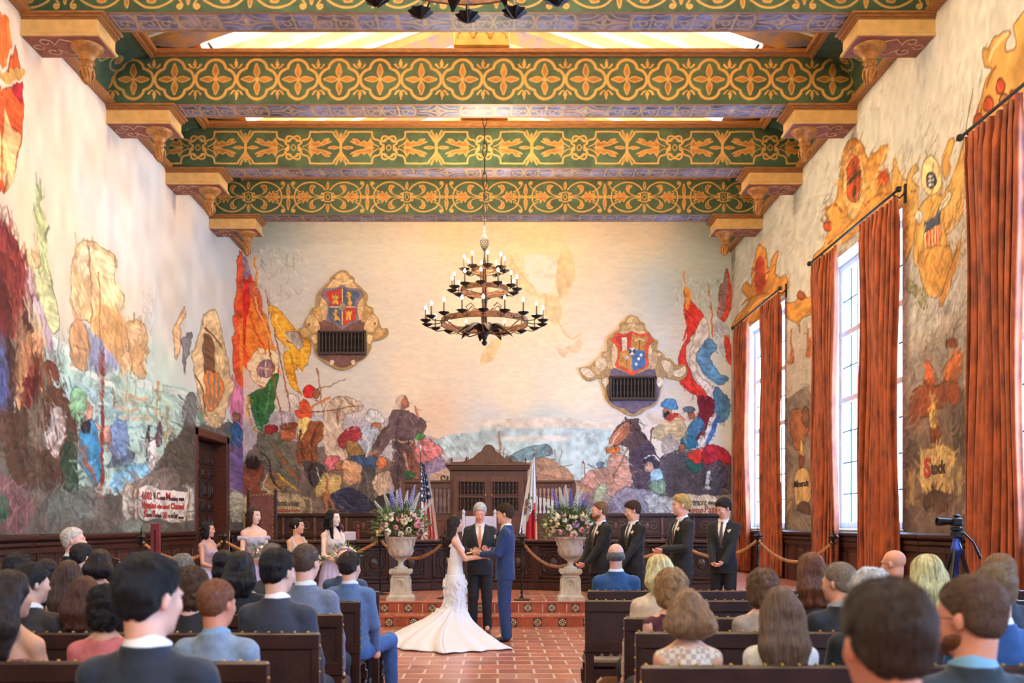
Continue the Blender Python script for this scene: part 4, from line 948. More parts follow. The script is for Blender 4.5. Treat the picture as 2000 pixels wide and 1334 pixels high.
# ---------------------------------------------------------------- floor, steps, wainscot, door, windows
def tile_mat(name, size, seed=0):
    m = bpy.data.materials.new(name); m.use_nodes = True; nt = m.node_tree; N = nt.nodes; L = nt.links; b = N['Principled BSDF']
    tc = N.new('ShaderNodeTexCoord'); br = N.new('ShaderNodeTexBrick'); br.offset = .5
    for k, v in (('Scale', 1.), ('Mortar Size', .015), ('Mortar Smooth', .3), ('Bias', 0.), ('Brick Width', size*1.15), ('Row Height', size)): br.inputs[k].default_value = v
    br.inputs['Color1'].default_value = (*rgb(188,112,84), 1); br.inputs['Color2'].default_value = (*rgb(152,86,66), 1); br.inputs['Mortar'].default_value = (*rgb(214,190,172), 1)
    L.new(tc.outputs['Object'], br.inputs['Vector'])
    # a scatter of small patterned insets
    sn = N.new('ShaderNodeVectorMath'); sn.operation = 'SNAP'; sn.inputs[1].default_value = (size, size, 1); L.new(tc.outputs['Object'], sn.inputs[0])
    wn = N.new('ShaderNodeTexWhiteNoise'); L.new(sn.outputs[0], wn.inputs['Vector'])
    gt = N.new('ShaderNodeMath'); gt.operation = 'GREATER_THAN'; gt.inputs[1].default_value = .86; L.new(wn.outputs['Value'], gt.inputs[0])
    mg = N.new('ShaderNodeTexMagic'); mg.inputs['Scale'].default_value = 34; mg.turbulence_depth = 2; L.new(tc.outputs['Object'], mg.inputs['Vector'])
    bw_ = N.new('ShaderNodeMath'); bw_.operation = 'GREATER_THAN'; bw_.inputs[1].default_value = .55; L.new(mg.outputs['Fac'], bw_.inputs[0])
    mu = N.new('ShaderNodeMath'); mu.operation = 'MULTIPLY'; L.new(gt.outputs[0], mu.inputs[0]); L.new(bw_.outputs[0], mu.inputs[1])
    mu2 = N.new('ShaderNodeMath'); mu2.operation = 'MULTIPLY'; mu2.inputs[1].default_value = .75; L.new(mu.outputs[0], mu2.inputs[0])
    mx = N.new('ShaderNodeMix'); mx.data_type = 'RGBA'; L.new(mu2.outputs[0], mx.inputs[0]); L.new(br.outputs['Color'], mx.inputs[6]); mx.inputs[7].default_value = (*rgb(206,172,150), 1)
    nz = N.new('ShaderNodeTexNoise'); nz.inputs['Scale'].default_value = 3.; nz.inputs['Detail'].default_value = 5; L.new(tc.outputs['Object'], nz.inputs['Vector'])
    mr = N.new('ShaderNodeMapRange'); mr.inputs[3].default_value = .7; mr.inputs[4].default_value = 1.25; L.new(nz.outputs['Fac'], mr.inputs[0])
    m2 = N.new('ShaderNodeMix'); m2.data_type = 'RGBA'; m2.blend_type = 'MULTIPLY'; m2.inputs[0].default_value = 1; L.new(mx.outputs[2], m2.inputs[6]); L.new(mr.outputs[0], m2.inputs[7])
    L.new(m2.outputs[2], b.inputs['Base Color']); b.inputs['Roughness'].default_value = .28
    bp = N.new('ShaderNodeBump'); bp.inputs['Strength'].default_value = .35; bp.inputs['Distance'].default_value = .008; bp.invert = True
    L.new(br.outputs['Fac'], bp.inputs['Height']); L.new(bp.outputs[0], b.inputs['Normal']); return m
TERRA = tile_mat('terracotta_tiles', .33)
RISER = mat('riser_tiles', (172,84,54), .4, var=.25, vs=5); GROUT = mat('grout', (206,176,156), .8)
m = MB(); m.box(XL-.6, XR+.7, YF, YB+.1, -.1, 0); struct(m.build('floor', TERRA, smooth=False))
m = MB(); m.box(XL, XR, 15.5, YB, .001, PZ); pf = struct(m.build('floor_platform', TERRA, smooth=False))
m = MB(); m.box(XL, XR, 14.95, 15.498, .001, .165); st1 = struct(m.build('floor_step', TERRA, smooth=False))
DECO = mat('decorative_tile_dark', (58,44,44), .35); CREAM = mat('cream_glaze', (216,196,160), .35)
def deco_tile():
    a = MB(); a.box(-.06,.06,-.005,0,-.06,.06); b_ = MB()
    for r in (.046, .02): b_.tube([(r*math.cos(t*PI/6), -.006, r*math.sin(t*PI/6)) for t in range(12)], .005, 4, closed=True)
    for k in range(4): b_.tube([(.02*math.cos(k*PI/2), -.006, .02*math.sin(k*PI/2)), (.055*math.cos(k*PI/2), -.006, .055*math.sin(k*PI/2))], .006, 4); b_.ball((.043*math.cos(PI/4+k*PI/2), -.006, .043*math.sin(PI/4+k*PI/2)), .01, 6, 4)
    return a.mesh('deco_tile', False), b_.mesh('deco_glaze')
da, db = deco_tile()
for (par, y, z, h, off) in ((st1, 14.948, .066, .13, .03), (pf, 15.497, .236, .14, -.1)):
    x = XL+.1+off; k = 0
    rm = MB(); rm.box(XL+.01, XR-.01, y-.012, y+.01, z+h/2-.005, z+h/2+.028, .006); nose = rm.build('step_nosing', RISER, par)
    gm = MB(); q = XL+.2
    while q < XR: gm.box(q, q+.17, y-.003, y+.003, z-h/2, z+h/2-.01); q += .187
    gm.build('riser_facing', RISER, par, smooth=False)
    while x < XR-.1:
        o = link('inset_tile', da, DECO, par); o.location = (x, y-.003, z); g = link('glaze_pattern', db, CREAM, o); x += .372
for nm, X, s_ in (('wall_left_base', XL, -1), ('wall_right_base', XR, 1)):
    m = MB(); z1_ = 1.39
    if s_ < 0: m.box(XL-.5, XL-.001, YF, DY0, -.05, z1_); m.box(XL-.5, XL-.001, DY1, YB, -.05, z1_); m.box(XL-.52, XL-.5, DY0-.3, DY1+.3, 0, 4.2); m.box(XL-.5,XL-.02,DY0-.3,DY0,z1_,DZ); m.box(XL-.5,XL-.02,DY1,DY1+.3,z1_,DZ); m.box(XL-.5,XL-.02,DY0,DY1,DZ,DZ+.1)
    else: m.box(XR+.001, XR+.5, YF, YB, -.05, z1_)
    struct(m.build(nm, mat('plain_plaster', (214,196,166), .8), smooth=False))
m = MB(); m.box(XL, XR, YB+.001, YB+.1, 0, 2.2); struct(m.build('wall_back_base', mat('plain_plaster'), smooth=False))
# wainscot: frames, panels and rails along the walls
def wainscot(name, y0, y1, z0, top, X, s, gaps=()):
    b = MB(); b.mat = 0
    def seg(a, c):
        b.mat = 0; b.box(min(X, X+s*.05), max(X, X+s*.05), a, c, z0, top-.16)
        b.box(min(X, X+s*.09), max(X, X+s*.09), a, c, z0, z0+.2, .01); b.box(min(X, X+s*.08), max(X, X+s*.08), a, c, top-.3, top-.2, .015)
        b.box(min(X, X+s*.13), max(X, X+s*.13), a, c, top-.1, top, .03); b.box(min(X, X+s*.09), max(X, X+s*.09), a, c, top-.2, top-.1, .03)
        q = a
        while q < c-.2:
            e = min(q+.62, c); b.box(min(X, X+s*.07), max(X, X+s*.07), q, q+.08, z0, top-.25, .008); b.mat = 1
            b.box(min(X, X+s*.062), max(X, X+s*.062), q+.16, e-.08, z0+.3, top-.38, .02); b.mat = 0; q = e
    c = y0
    for g0, g1 in sorted(gaps)+[(y1, y1)]: seg(c, g0) if g0 > c else None; c = g1
    return struct(b.build(name, [WOOD, WOODR]))
wainscot('trim_1', YF, 14.94, 0, 1.39, XL, 1); wainscot('trim_2', 14.94, YB, 0, 1.39, XL, 1, [(22.8, 25.9)])
wainscot('trim_3', YF, 14.94, 0, 1.41, XR, -1); wainscot('trim_4', 14.94, YB, 0, 1.41, XR, -1)
# stall backs along the end wall
b = MB(); b.box(XL+.1, XR-.1, YB-.14, YB, PZ, 1.72); b.box(XL+.1, XR-.1, YB-.22, YB, 1.74, 1.84, .02); b.box(XL+.1, XR-.1, YB-.18, YB, PZ, PZ+.25, .02); b.box(XL+.1, XR-.1, YB-.2, YB, 1.18, 1.26, .02)
tw = struct(b.build('trim_5', WOOD)); b = MB(); x = XL+.3
while x < XR-.4:
    b.mat = 0; b.box(x-.06, x, YB-.19, YB-.1, PZ+.25, 1.74, .01)
    for a in (1, -1): b.tube([(x+.42+u*a, YB-.15, 1.5+v) for u, v in spiral(.16, 0, .02, .13, 0, 500, 20)], .016, 5)
    b.ball((x+.42, YB-.15, 1.5), (.06,.03,.1)); b.tube([(x+.08, YB-.15, 1.32), (x+.42, YB-.15, 1.36), (x+.76, YB-.15, 1.32)], .014, 5); x += .86
b.build('carved_scrollwork', mat('carved_walnut_relief', (112,76,60), .35, var=.3, vs=9), tw)
# carved double door in the left wall
dd = struct(thing('door_1', 'dark carved wooden double door in the mural wall', 'door', (XL-.42, (DY0+DY1)/2, PZ))); hw = (DY1-DY0)/2; dh = DZ-PZ
m = MB()
for s in (-1, 1): m.box(-.02, .44, s*hw-.22 if s > 0 else -hw, s*hw if s > 0 else -hw+.22, 0, dh, .02)
m.box(-.02, .44, -hw, hw, dh-.2, dh, .02); m.build('door_frame', WOODR, dd)
for s in (-1, 1):
    m = MB(); y0, y1 = (0.01, hw-.22) if s > 0 else (-hw+.22, -.01); m.box(0, .08, y0, y1, .01, dh-.21, .01); lf = m.build('door_leaf', WOOD, dd); W_ = (y1-y0)/2
    for i in range(2):
        z = .2
        for h in (.5, .34, .5, .34, .5, .34, .26):
            m = MB(); a, c = y0+i*W_+.08, y0+(i+1)*W_-.06
            m.box(.08, .11, a, c, z, z+h-.08, .02); m.box(.1, .14, a+.07, c-.07, z+.06, z+h-.14, .025); m.box(.13, .17, a+.15, c-.15, z+.11, z+h-.19, .02); m.build('carved_panel', WOOD, lf); z += h*.985
m = MB(); m.lathe([(.02,0),(.03,.01),(.03,.05),(.01,.07)], (0,0,0), 10); k = m.build('door_knob', BRASS, dd); k.location = (.09, -.08, 1.1); k.rotation_euler = (0, PI/2, 0)
# windows in the right wall
FRM = mat('window_frame_paint', (188,196,196), .5, var=.06); REV = mat('reveal_plaster', (222,226,222), .7, var=.04)
GLASS = bpy.data.materials.new('window_glass'); GLASS.use_nodes = True; nt = GLASS.node_tree; gl = nt.nodes.new('ShaderNodeBsdfGlossy'); gl.inputs['Roughness'].default_value = .02; tp = nt.nodes.new('ShaderNodeBsdfTransparent'); fx = nt.nodes.new('ShaderNodeMixShader'); fx.inputs[0].default_value = .06
nt.links.new(tp.outputs[0], fx.inputs[1]); nt.links.new(gl.outputs[0], fx.inputs[2]); nt.links.new(fx.outputs[0], nt.nodes['Material Output'].inputs['Surface'])
VELVET = mat('rust_velvet', (136,56,26), .7, var=.3, c2=(190,92,40), vs=3.5, stretch=(1.6,1.6,.9), sheen=.25, trans=.10, bump=.2, bs=25)  # second, lighter rust tone imitates highlights on the folds in the colour
def window(i, a, b_):
    T = .5; w = struct(thing('window_%d' % (i+1), 'tall leaded casement window in a deep white reveal', 'window', (XR, 0, 0)))
    m = MB(); m.add([(0,a,WZ0),(T,a,WZ0),(T,a,WZ1),(0,a,WZ1)], [(0,1,2,3)]); m.add([(0,b_,WZ0),(T,b_,WZ0),(T,b_,WZ1),(0,b_,WZ1)], [(3,2,1,0)])
    m.add([(0,a,WZ1),(0,b_,WZ1),(T,b_,WZ1),(T,a,WZ1)], [(0,1,2,3)]); m.build('window_reveal', REV, w, smooth=False)
    m = MB(); m.box(-.08, T, a-.05, b_+.05, WZ0-.05, WZ0+.0, .015); m.build('window_sill', REV, w)
    G = .33; m = MB(); n = 4; pw = (b_-a-.1)/n
    for k in range(n+1): t = .05 if k in (0, 2, 4) else .035; y = a+.05+k*pw; m.box(G-.04, G+.04, y-t, y+t, WZ0, WZ1, .008)
    for z in (WZ0+.06, 3.93, 5.2, WZ1-.06): m.box(G-.05, G+.05, a, b_, z-.06, z+.06, .01)
    m.build('window_frame', FRM, w); m = MB()
    for z0, z1, r in ((WZ0+.06,3.93,4),(3.93,5.2,2),(5.2,WZ1-.06,2)):
        for q in range(1, r): z = z0+(z1-z0)*q/r; m.box(G-.012, G+.012, a, b_, z-.013, z+.013)
    for k in range(n): y = a+.05+(k+.5)*pw; m.box(G-.012, G+.012, y-.01, y+.01, WZ0, WZ1)
    m.build('leading', IRON, w); m = MB(); m.add([(G+.01,a,WZ0),(G+.01,b_,WZ0),(G+.01,b_,WZ1),(G+.01,a,WZ1)], [(0,1,2,3)]); m.build('window_glass', GLASS, w)
wn_ = ['nearest the end wall', 'beside the second pier with the shield', 'beside the painted eagle', 'fourth from the end wall', 'fifth from the end wall']
def curtain(y0, y1, zb, label, seed, X=XR-.2):
    r = random.Random(seed); zt = 6.66; H = 40; W = 150; V = np.zeros((H, W, 3)); t = np.linspace(0, 1, W); nf = 8.5
    ph = 2*PI*nf*t+.9*np.sin(2*PI*t*2.3+seed); amp = .055+.02*np.sin(t*11+seed)
    zz = np.linspace(zt, zb+.03, H)
    for i, z in enumerate(zz):
        k = (zt-z)/(zt-zb); g = 1 if k > .05 else .55+9*k
        sq = 1-.10*math.sin(PI*min(1, k*1.1))+.05*k; c = (y0+y1)/2; V[i,:,1] = c+(t-.5)*(y1-y0)*sq+.03*np.sin(ph*2)*g+.02*math.sin(k*5+seed); V[i,:,0] = X+np.cos(ph+.5*k*np.sin(3*t+seed))*amp*g*(1 if k > .04 else .7)+.02*np.sin(9*k+t*6); V[i,:,2] = z
    o = grid_obj('velvet_curtain', V, None, VELVET); me = o.data; me.polygons.foreach_set('use_smooth', [True]*len(me.polygons))
    sm = o.modifiers.new('thick', 'SOLIDIFY'); sm.thickness = .012
    return tag(o, label, 'curtain', 'rust velvet curtains')
for i, (a, b_) in enumerate(WIN):
    window(i, a, b_)
    if i > 3: continue
    c = (a+b_)/2; zb = PZ if c > 16.5 else 0
    t = thing('curtain_rod', 'black iron curtain rod over the window '+wn_[i], 'curtain rod', (XR-.2, c, 6.72)); m = MB(); m.tube([(0,-2.15,0),(0,2.15,0)], .022, 8); m.build('rod', IRON, t)
    for s in (-1, 1):
        m = MB(); m.ball((0, s*2.2, 0), .05); m.tube([(0,s*2.24,0),(0,s*2.32,0)], [.03,.005], 6); m.build('finial', IRON, t)
        m = MB(); m.tube([(0,s*2.0,-.03),(.1,s*2.0,-.07),(.185,s*2.0,.02)], .014, 6); m.box(.17,.198,s*2.0-.03,s*2.0+.03,-.15,.15,.005); m.build('bracket', IRON, t)
    if c < 16: zb = 0
    curtain(c+.62, c+2.02, zb, 'rust velvet curtain, far side of window '+wn_[i], i*7+1); curtain(c-2.08, c-.58, zb, 'rust velvet curtain, near side of window '+wn_[i], i*7+3)
# ---------------------------------------------------------------- furniture of the court
BAL = [(.013,0),(.013,.03),(.009,.045),(.016,.07),(.02,.11),(.012,.16),(.009,.2),(.014,.22),(.009,.24),(.012,.28),(.02,.33),(.016,.37),(.009,.395),(.013,.41),(.013,.44)]
def bal_mesh(h, r=1., name='baluster'):
    m = MB(); m.lathe([(q*r*h/.44, z*h/.44) for q, z in BAL], (0,0,0), 8); return m.mesh(name)
# curved dais front
def daisY(x): return 17.65+.85*math.exp(-((x+.2)/1.5)**2)
da_ = thing('carved_dais_front', 'dark carved curving wooden bench front across the platform', 'judges bench', (0,0,PZ))
xs = [-4.6,-3.9,-3.2,-2.55,-1.9,-1.25,-.6,.05,.7,1.35,2.0,2.65,3.3,3.9]
REL = mat('carved_relief_wood', (70,52,46), .3, var=.3, vs=12)
def seg(m, x0, x1, o, z0, z1, b=.012, k=0.):
    a = Vector((x0, daisY(x0), 0)); c = Vector((x1, daisY(x1), 0)); d = (c-a); L = d.length; d.normalize(); n = Vector((d.y, -d.x, 0))
    M = Matrix(((d.x, -n.x, 0, a.x), (d.y, -n.y, 0, a.y), (0,0,1,0), (0,0,0,1))); m.M = M; m.box(k, L-k, -o, .1, z0, z1, b); return M, L
pl = MB(); tp_ = MB(); bd = MB()
for x0, x1 in zip(xs[:-1], xs[1:]):
    seg(pl, x0, x1, .1, 0, .14); seg(pl, x0, x1, .05, .14, .2); seg(tp_, x0, x1, .14, .86, .92, .015); seg(tp_, x0, x1, .07, .8, .86); seg(bd, x0, x1, .0, .2, .8, 0)
bd.build('body', WOOD, da_); pl.build('plinth', WOOD, da_); tp_.build('top_ledge', WOOD, da_)
for k, (x0, x1) in enumerate(zip(xs[:-1], xs[1:])):
    m = MB(); M, L = seg(m, x0, x1, .02, .22, .78, .01, .07); m.mat = 0
    m = MB(); m.M = M; m.box(.06, L-.06, -.035, 0, .22, .27, .01); m.box(.06, L-.06, -.035, 0, .73, .78, .01); m.box(.06,.11,-.035,0,.22,.78,.01); m.box(L-.11,L-.06,-.035,0,.22,.78,.01); pn = m.build('carved_panel', WOOD, da_)
    m = MB(); m.M = M; c = L/2
    for r in (.2, .15): m.tube([(c+r*math.cos(t*PI/10)*1.05, -.025, .5+r*math.sin(t*PI/10)) for t in range(20)], .014, 5, closed=True)
    m.ball((c, -.02, .5), (.08,.05,.1)); m.ball((c, -.06, .5), (.025,.03,.03))
    for s in (-1, 1):
        for q in (-1, 1): m.tube([(c+s*(.12+u), -.02, .5+q*(.12+v)) for u, v in spiral(.08,.06,.01,.07,0,420,14)], .012, 5)
    m.build('medallion', REL, pn)
    if k % 2 == 0: m = MB(); seg(m, x0-.07, x0+.07, .06, .0, .86, .012); m.build('pilaster', WOOD, da_)
# cabinet behind the bench
cb = thing('carved_cabinet', 'tall carved wooden canopy cabinet with baluster doors and scrolled crest', 'cabinet', (-.205, 22.5, PZ)); CWOOD = mat('cabinet_walnut', (92,54,38), .38, var=.3, vs=5, stretch=(6,6,1))
m = MB(); m.box(-.88,.88,.06,.6,0,2.42,.01); m.build('body', CWOOD, cb)
m = MB()
for z0, z1, g in ((2.42,2.47,.02),(2.47,2.52,.06),(2.52,2.57,.1)): m.box(-.88-g,.88+g,.0-g,.62,z0,z1,.01)
x = -.9
while x < .9: m.box(x, x+.025, -.05, .0, 2.435, 2.465); x += .05
m.build('cornice', CWOOD, cb)
m = MB(); m.prism([(-.86,2.57),(.86,2.57),(.84,2.61),(.6,2.62),(.45,2.66),(.34,2.72),(.24,2.82),(.16,2.86),(.13,2.93),(.07,2.99),(0,3.01),(-.07,2.99),(-.13,2.93),(-.16,2.86),(-.24,2.82),(-.34,2.72),(-.45,2.66),(-.6,2.62),(-.84,2.61)], .02, .08); cr_ = m.build('crest', CWOOD, cb)
m = MB(); m.prism([(-.06,2.6),(.06,2.6),(.07,2.74),(0,2.79),(-.07,2.74)], -.02, .03); m.build('crest_shield', CWOOD, cr_)
m = MB()
for k in range(11): a = PI*k/10; m.ball((.13*math.cos(a), .03, 2.86+.13*math.sin(a)), .022, 6, 5)
for s in (-1, 1): m.tube([(s*(.5-u), .0, 2.66+v) for u, v in spiral(0,0,.01,.06,0,460,14)], .012, 5)
m.build('beaded_trim', CWOOD, cr_)
for x in (-.84, -.5, .5, .84):
    m = MB(); m.lathe([(.02,0),(.03,.02),(.012,.05),(.025,.09),(.004,.15)], (x, .1, 2.57 if abs(x) > .6 else 2.6), 8); m.build('finial', CWOOD, cb)
bmesh_ = bal_mesh(.27, 1.5)
for s in (-1, 1):
    x0, x1 = (-.8,-.04) if s < 0 else (.04,.8); m = MB(); m.box(x0, x1, .02, .06, .7, 2.3, .006); dr = m.build('door', CWOOD, cb)
    for z0 in (1.88, 1.52):
        m = MB(); a, c = x0+.13, x1-.05
        if s > 0: a, c = x0+.05, x1-.13
        m.box(a, c, .015, .02, z0, z0+.28); m.build('opening_shade_plate', mat('painted_recess_shade', (22,16,14), .8), dr)  # flat near-black plate on the solid door, its colour standing in for shade
        m = MB()
        for (p, q, u, v) in ((a-.02,c+.02,z0-.02,z0),(a-.02,c+.02,z0+.28,z0+.3),(a-.02,a,z0,z0+.28),(c,c+.02,z0,z0+.28)): m.box(p, q, -.01, .02, u, v, .003)
        m.build('opening_frame', CWOOD, dr)
        for i in range(7): o = link('baluster', bmesh_, CWOOD, dr); o.location = (a+.035+(c-a-.07)*i/6, -.0, z0+.005)
    for zz, hh in ((1.0,.42),): m = MB(); m.box(x0+.08, x1-.08, -.0, .03, zz, zz+hh, .02); m.build('raised_panel', CWOOD, dr)
    m = MB(); m.lathe([(.012,0),(.02,.01),(.02,.03),(.008,.04)], (0,0,0), 8); kb = m.build('ring_pull', BRASS, dr); kb.location = (s*.07, .02, 1.86); kb.rotation_euler = (PI/2, 0, 0)
    for z0 in (1.95, 1.6):
        m = MB()
        for j in range(3): m.lathe([(.012,0),(.02,.03),(.012,.06),(.022,.09),(.01,.12)], (s*(.83-.0)-s*.0, .03, z0-.05+j*.1), 7)
        m.build('carved_spindle', CWOOD, cb)
    # side wings with open balusters
    a, c = (-1.93,-.88) if s < 0 else (.88,1.93)
    m = MB(); m.box(a, c, .1, .16, 2.02, 2.14, .01); m.box(a-.03, c+.03, .06, .2, 2.14, 2.2, .012); m.box(a, c, .1, .16, 0, 1.42, .01); m.box(s*1.93-.05, s*1.93+.05, .06, .2, 0, 2.14, .01); w_ = m.build('wing_screen', CWOOD, cb)
    for i in range(3): m = MB(); q = a+.08+i*.32; m.box(q, q+.26, .07, .1, .5, 1.28, .02); m.build('raised_panel', CWOOD, w_)
    bm_ = bal_mesh(.6, 1.05)
    for i in range(11): o = link('baluster', bm_, CWOOD, w_); o.location = (a+.07+(c-a-.14)*i/10, .13, 1.42)
    m = MB(); m.tube([(s*(.9+u), .1, 2.24+v) for u, v in spiral(.12,.02,.02,.1,200,-200,14)], .022, 6); m.build('side_scroll', CWOOD, cb)
# cartouches on the end wall: painted cut boards with a turned grille
def cartouche(name, label, sc, ox, oy, sil, paint, grille, n):
    P = cr(sil); x0, y0 = P.min(0); x1, y1 = P.max(0); K = 1/sc; res = .5
    toX = lambda u: ((ox+u*K)-CX)/SB; toZ = lambda v: EZ+(CY-(oy+v*K))/SB
    t = thing(name, label, 'wall cartouche', (0, YB-.07, 0))
    m = MB(); m.prism([(toX(u), toZ(v)) for u, v in P], 0, .069); m.build('backboard', OCHRE, t)
    W = int((x1-x0)*res); H = int((y1-y0)*res)
    c = Canvas(H, W, lambda Q: np.stack([(Q[:,0]-x0)*res, (Q[:,1]-y0)*res], 1), .6, 31); c.img[:] = np.array((176,146,98))/255; c.img *= (1+.25*c.tone)[..., None]
    CROPS['C'] = (1, 0, 0); c.run(paint)
    G = (P-[x0, y0])*res; X, Y = np.meshgrid(np.arange(W-1)+.5, np.arange(H-1)+.5); M = np.zeros(X.shape, bool)
    for (a, b_), (d, e) in zip(G, np.roll(G, -1, 0)):
        if b_ != e: M ^= ((Y >= min(b_, e)) & (Y < max(b_, e)) & (X < (Y-b_)*(d-a)/(e-b_)+a))
    V = np.zeros((H, W, 3)); V[...,0] = toX(x0+np.arange(W)/res)[None]; V[...,1] = -.002; V[...,2] = toZ(y0+np.arange(H)/res)[:, None]
    grid_obj('painted_front', V, c.img, STEN, holes=~M, parent=t)
    a, b_, d, e = grille; X0, X1, Z1, Z0 = toX(a), toX(d), toZ(b_), toZ(e); m = MB(); m.box(X0+.02, X1-.02, -.01, -.004, Z0+.02, Z1-.02); g = m.build('grille_shade_plate', mat('painted_recess_shade'), t)  # flat plate behind the grille, shade of a hollow put into its colour
    m = MB(); f = .055; m.box(X0,X1,-.1,0,Z1-f,Z1,.01); m.box(X0,X1,-.13,0,Z0,Z0+f*1.3,.012); m.box(X0,X0+f,-.1,0,Z0,Z1,.01); m.box(X1-f,X1,-.1,0,Z0,Z1,.01); gf = m.build('grille_frame', mat('grille_wood', (66,50,44), .45), t)
    bmm = bal_mesh(Z1-Z0-f*2.2, 1.05)
    for i in range(n): o = link('baluster', bmm, mat('grille_wood'), gf); o.location = (X0+f+.05+(X1-X0-2*f-.1)*i/(n-1), -.05, Z0+f*1.25)
S1 = [(548,160),(600,170),(640,215),(680,240),(690,290),(740,330),(770,360),(828,430),(815,510),(830,545),(885,570),(892,620),(940,680),(960,740),(985,790),(1040,790),(1050,850),(990,905),(920,925),(870,940),(860,1010),(800,1110),(720,1160),(690,1190),(640,1220),(550,1245),(460,1220),(410,1185),(330,1140),(260,1050),(230,940),(150,900),(110,870),(75,800),(130,780),(150,700),(200,640),(215,580),(270,545),(275,430),(330,360),(360,330),(410,290),(420,250),(480,200)]
cartouche('shield_cartouche', 'painted cartouche with castles and lions shield above a turned grille', 5.559, 570, 500, S1, '''
po|C|224,190,134|430,290 480,250 548,200 620,250 680,300 740,380 780,480 790,600 780,740 330,740 310,600 320,480 370,370
po|C|128,88,78|330,700 550,760 770,700 800,830 815,1060 740,1140 680,1150 640,1190 550,1216 470,1190 420,1150 350,1130 290,1060 300,830
po|C|232,204,150|440,270 470,262 550,290 630,262 670,270 640,310 550,320 460,300
po|C|226,192,132|470,230 548,180 630,230 600,258 500,258
po|C|206,166,104|230,590 300,550 330,640 340,720 270,700
po|C|226,194,138|160,690 230,640 290,720 310,800 230,840 180,780
po|C|206,168,108|100,810 170,780 220,850 200,900 140,880
po|C|206,166,104|870,590 800,550 770,640 760,720 830,700
po|C|226,194,138|940,690 870,640 810,720 790,800 870,840 920,780
po|C|206,168,108|1030,810 950,780 880,850 900,900 960,890
co|C|214,172,108|260,590 22,22
co|C|214,172,108|845,590 22,22
co|C|150,104,60|190,750 14,14
co|C|150,104,60|905,740 14,14
po|C|240,214,160|215,880 270,860 290,930 250,960
po|C|240,214,160|885,880 830,860 820,930 850,960
po|C|240,220,180|415,1170 430,1130 470,1150 440,1190
po|C|240,220,180|690,1170 680,1130 640,1150 670,1190
po|C|138,124,140|552,322 620,358 735,362 780,430 722,520 715,620 730,705 650,742 555,802 470,745 380,705 395,620 390,520 325,430 370,362 480,358
po|C|206,66,50|552,365 480,382 440,385 370,405 415,500 425,560 552,560
po|C|86,104,130|552,365 620,385 710,392 742,430 692,500 685,560 552,560
po|C|86,104,130|425,560 552,560 552,755 480,722 413,692
po|C|206,66,50|552,560 685,560 695,692 640,716 552,755
pos|C|232,176,76|440,425 455,425 455,440 470,440 470,425 490,425 490,440 505,440 505,425 515,425 515,460 500,480 515,530 490,530 480,510 465,530 440,530 455,480 440,460
pos|C|232,176,76|585,600 600,600 600,615 612,615 612,600 630,600 630,615 642,615 642,600 656,600 656,635 642,650 652,705 630,705 620,685 608,705 584,705 598,650 585,635
po|C|232,176,76|600,400 630,395 650,430 640,460 660,520 640,550 610,520 620,480 590,440 610,430
po|C|232,176,76|470,580 500,600 490,640 520,680 530,716 500,700 460,716 470,660 440,620 470,620
l3|C|232,210,160|552,365 552,750
l3|C|232,210,160|425,560 690,560
co|C|176,156,130|556,560 40,44
''', (296,822,812,1080), 12)
S2 = [(690,105),(750,120),(780,165),(840,200),(850,260),(890,300),(950,380),(995,400),(1000,430),(985,500),(1020,525),(1070,570),(1080,600),(1150,620),(1200,680),(1250,690),(1310,680),(1340,740),(1330,820),(1260,870),(1190,860),(1120,850),(1070,820),(1060,900),(1030,990),(1010,1080),(950,1170),(860,1210),(800,1260),(700,1290),(600,1260),(540,1210),(460,1180),(380,1080),(370,1000),(330,900),(340,850),(280,850),(180,880),(110,830),(70,730),(140,710),(200,690),(250,640),(330,590),(330,540),(390,520),(400,440),(395,390),(470,310),(540,260),(550,200),(610,170),(640,120)]
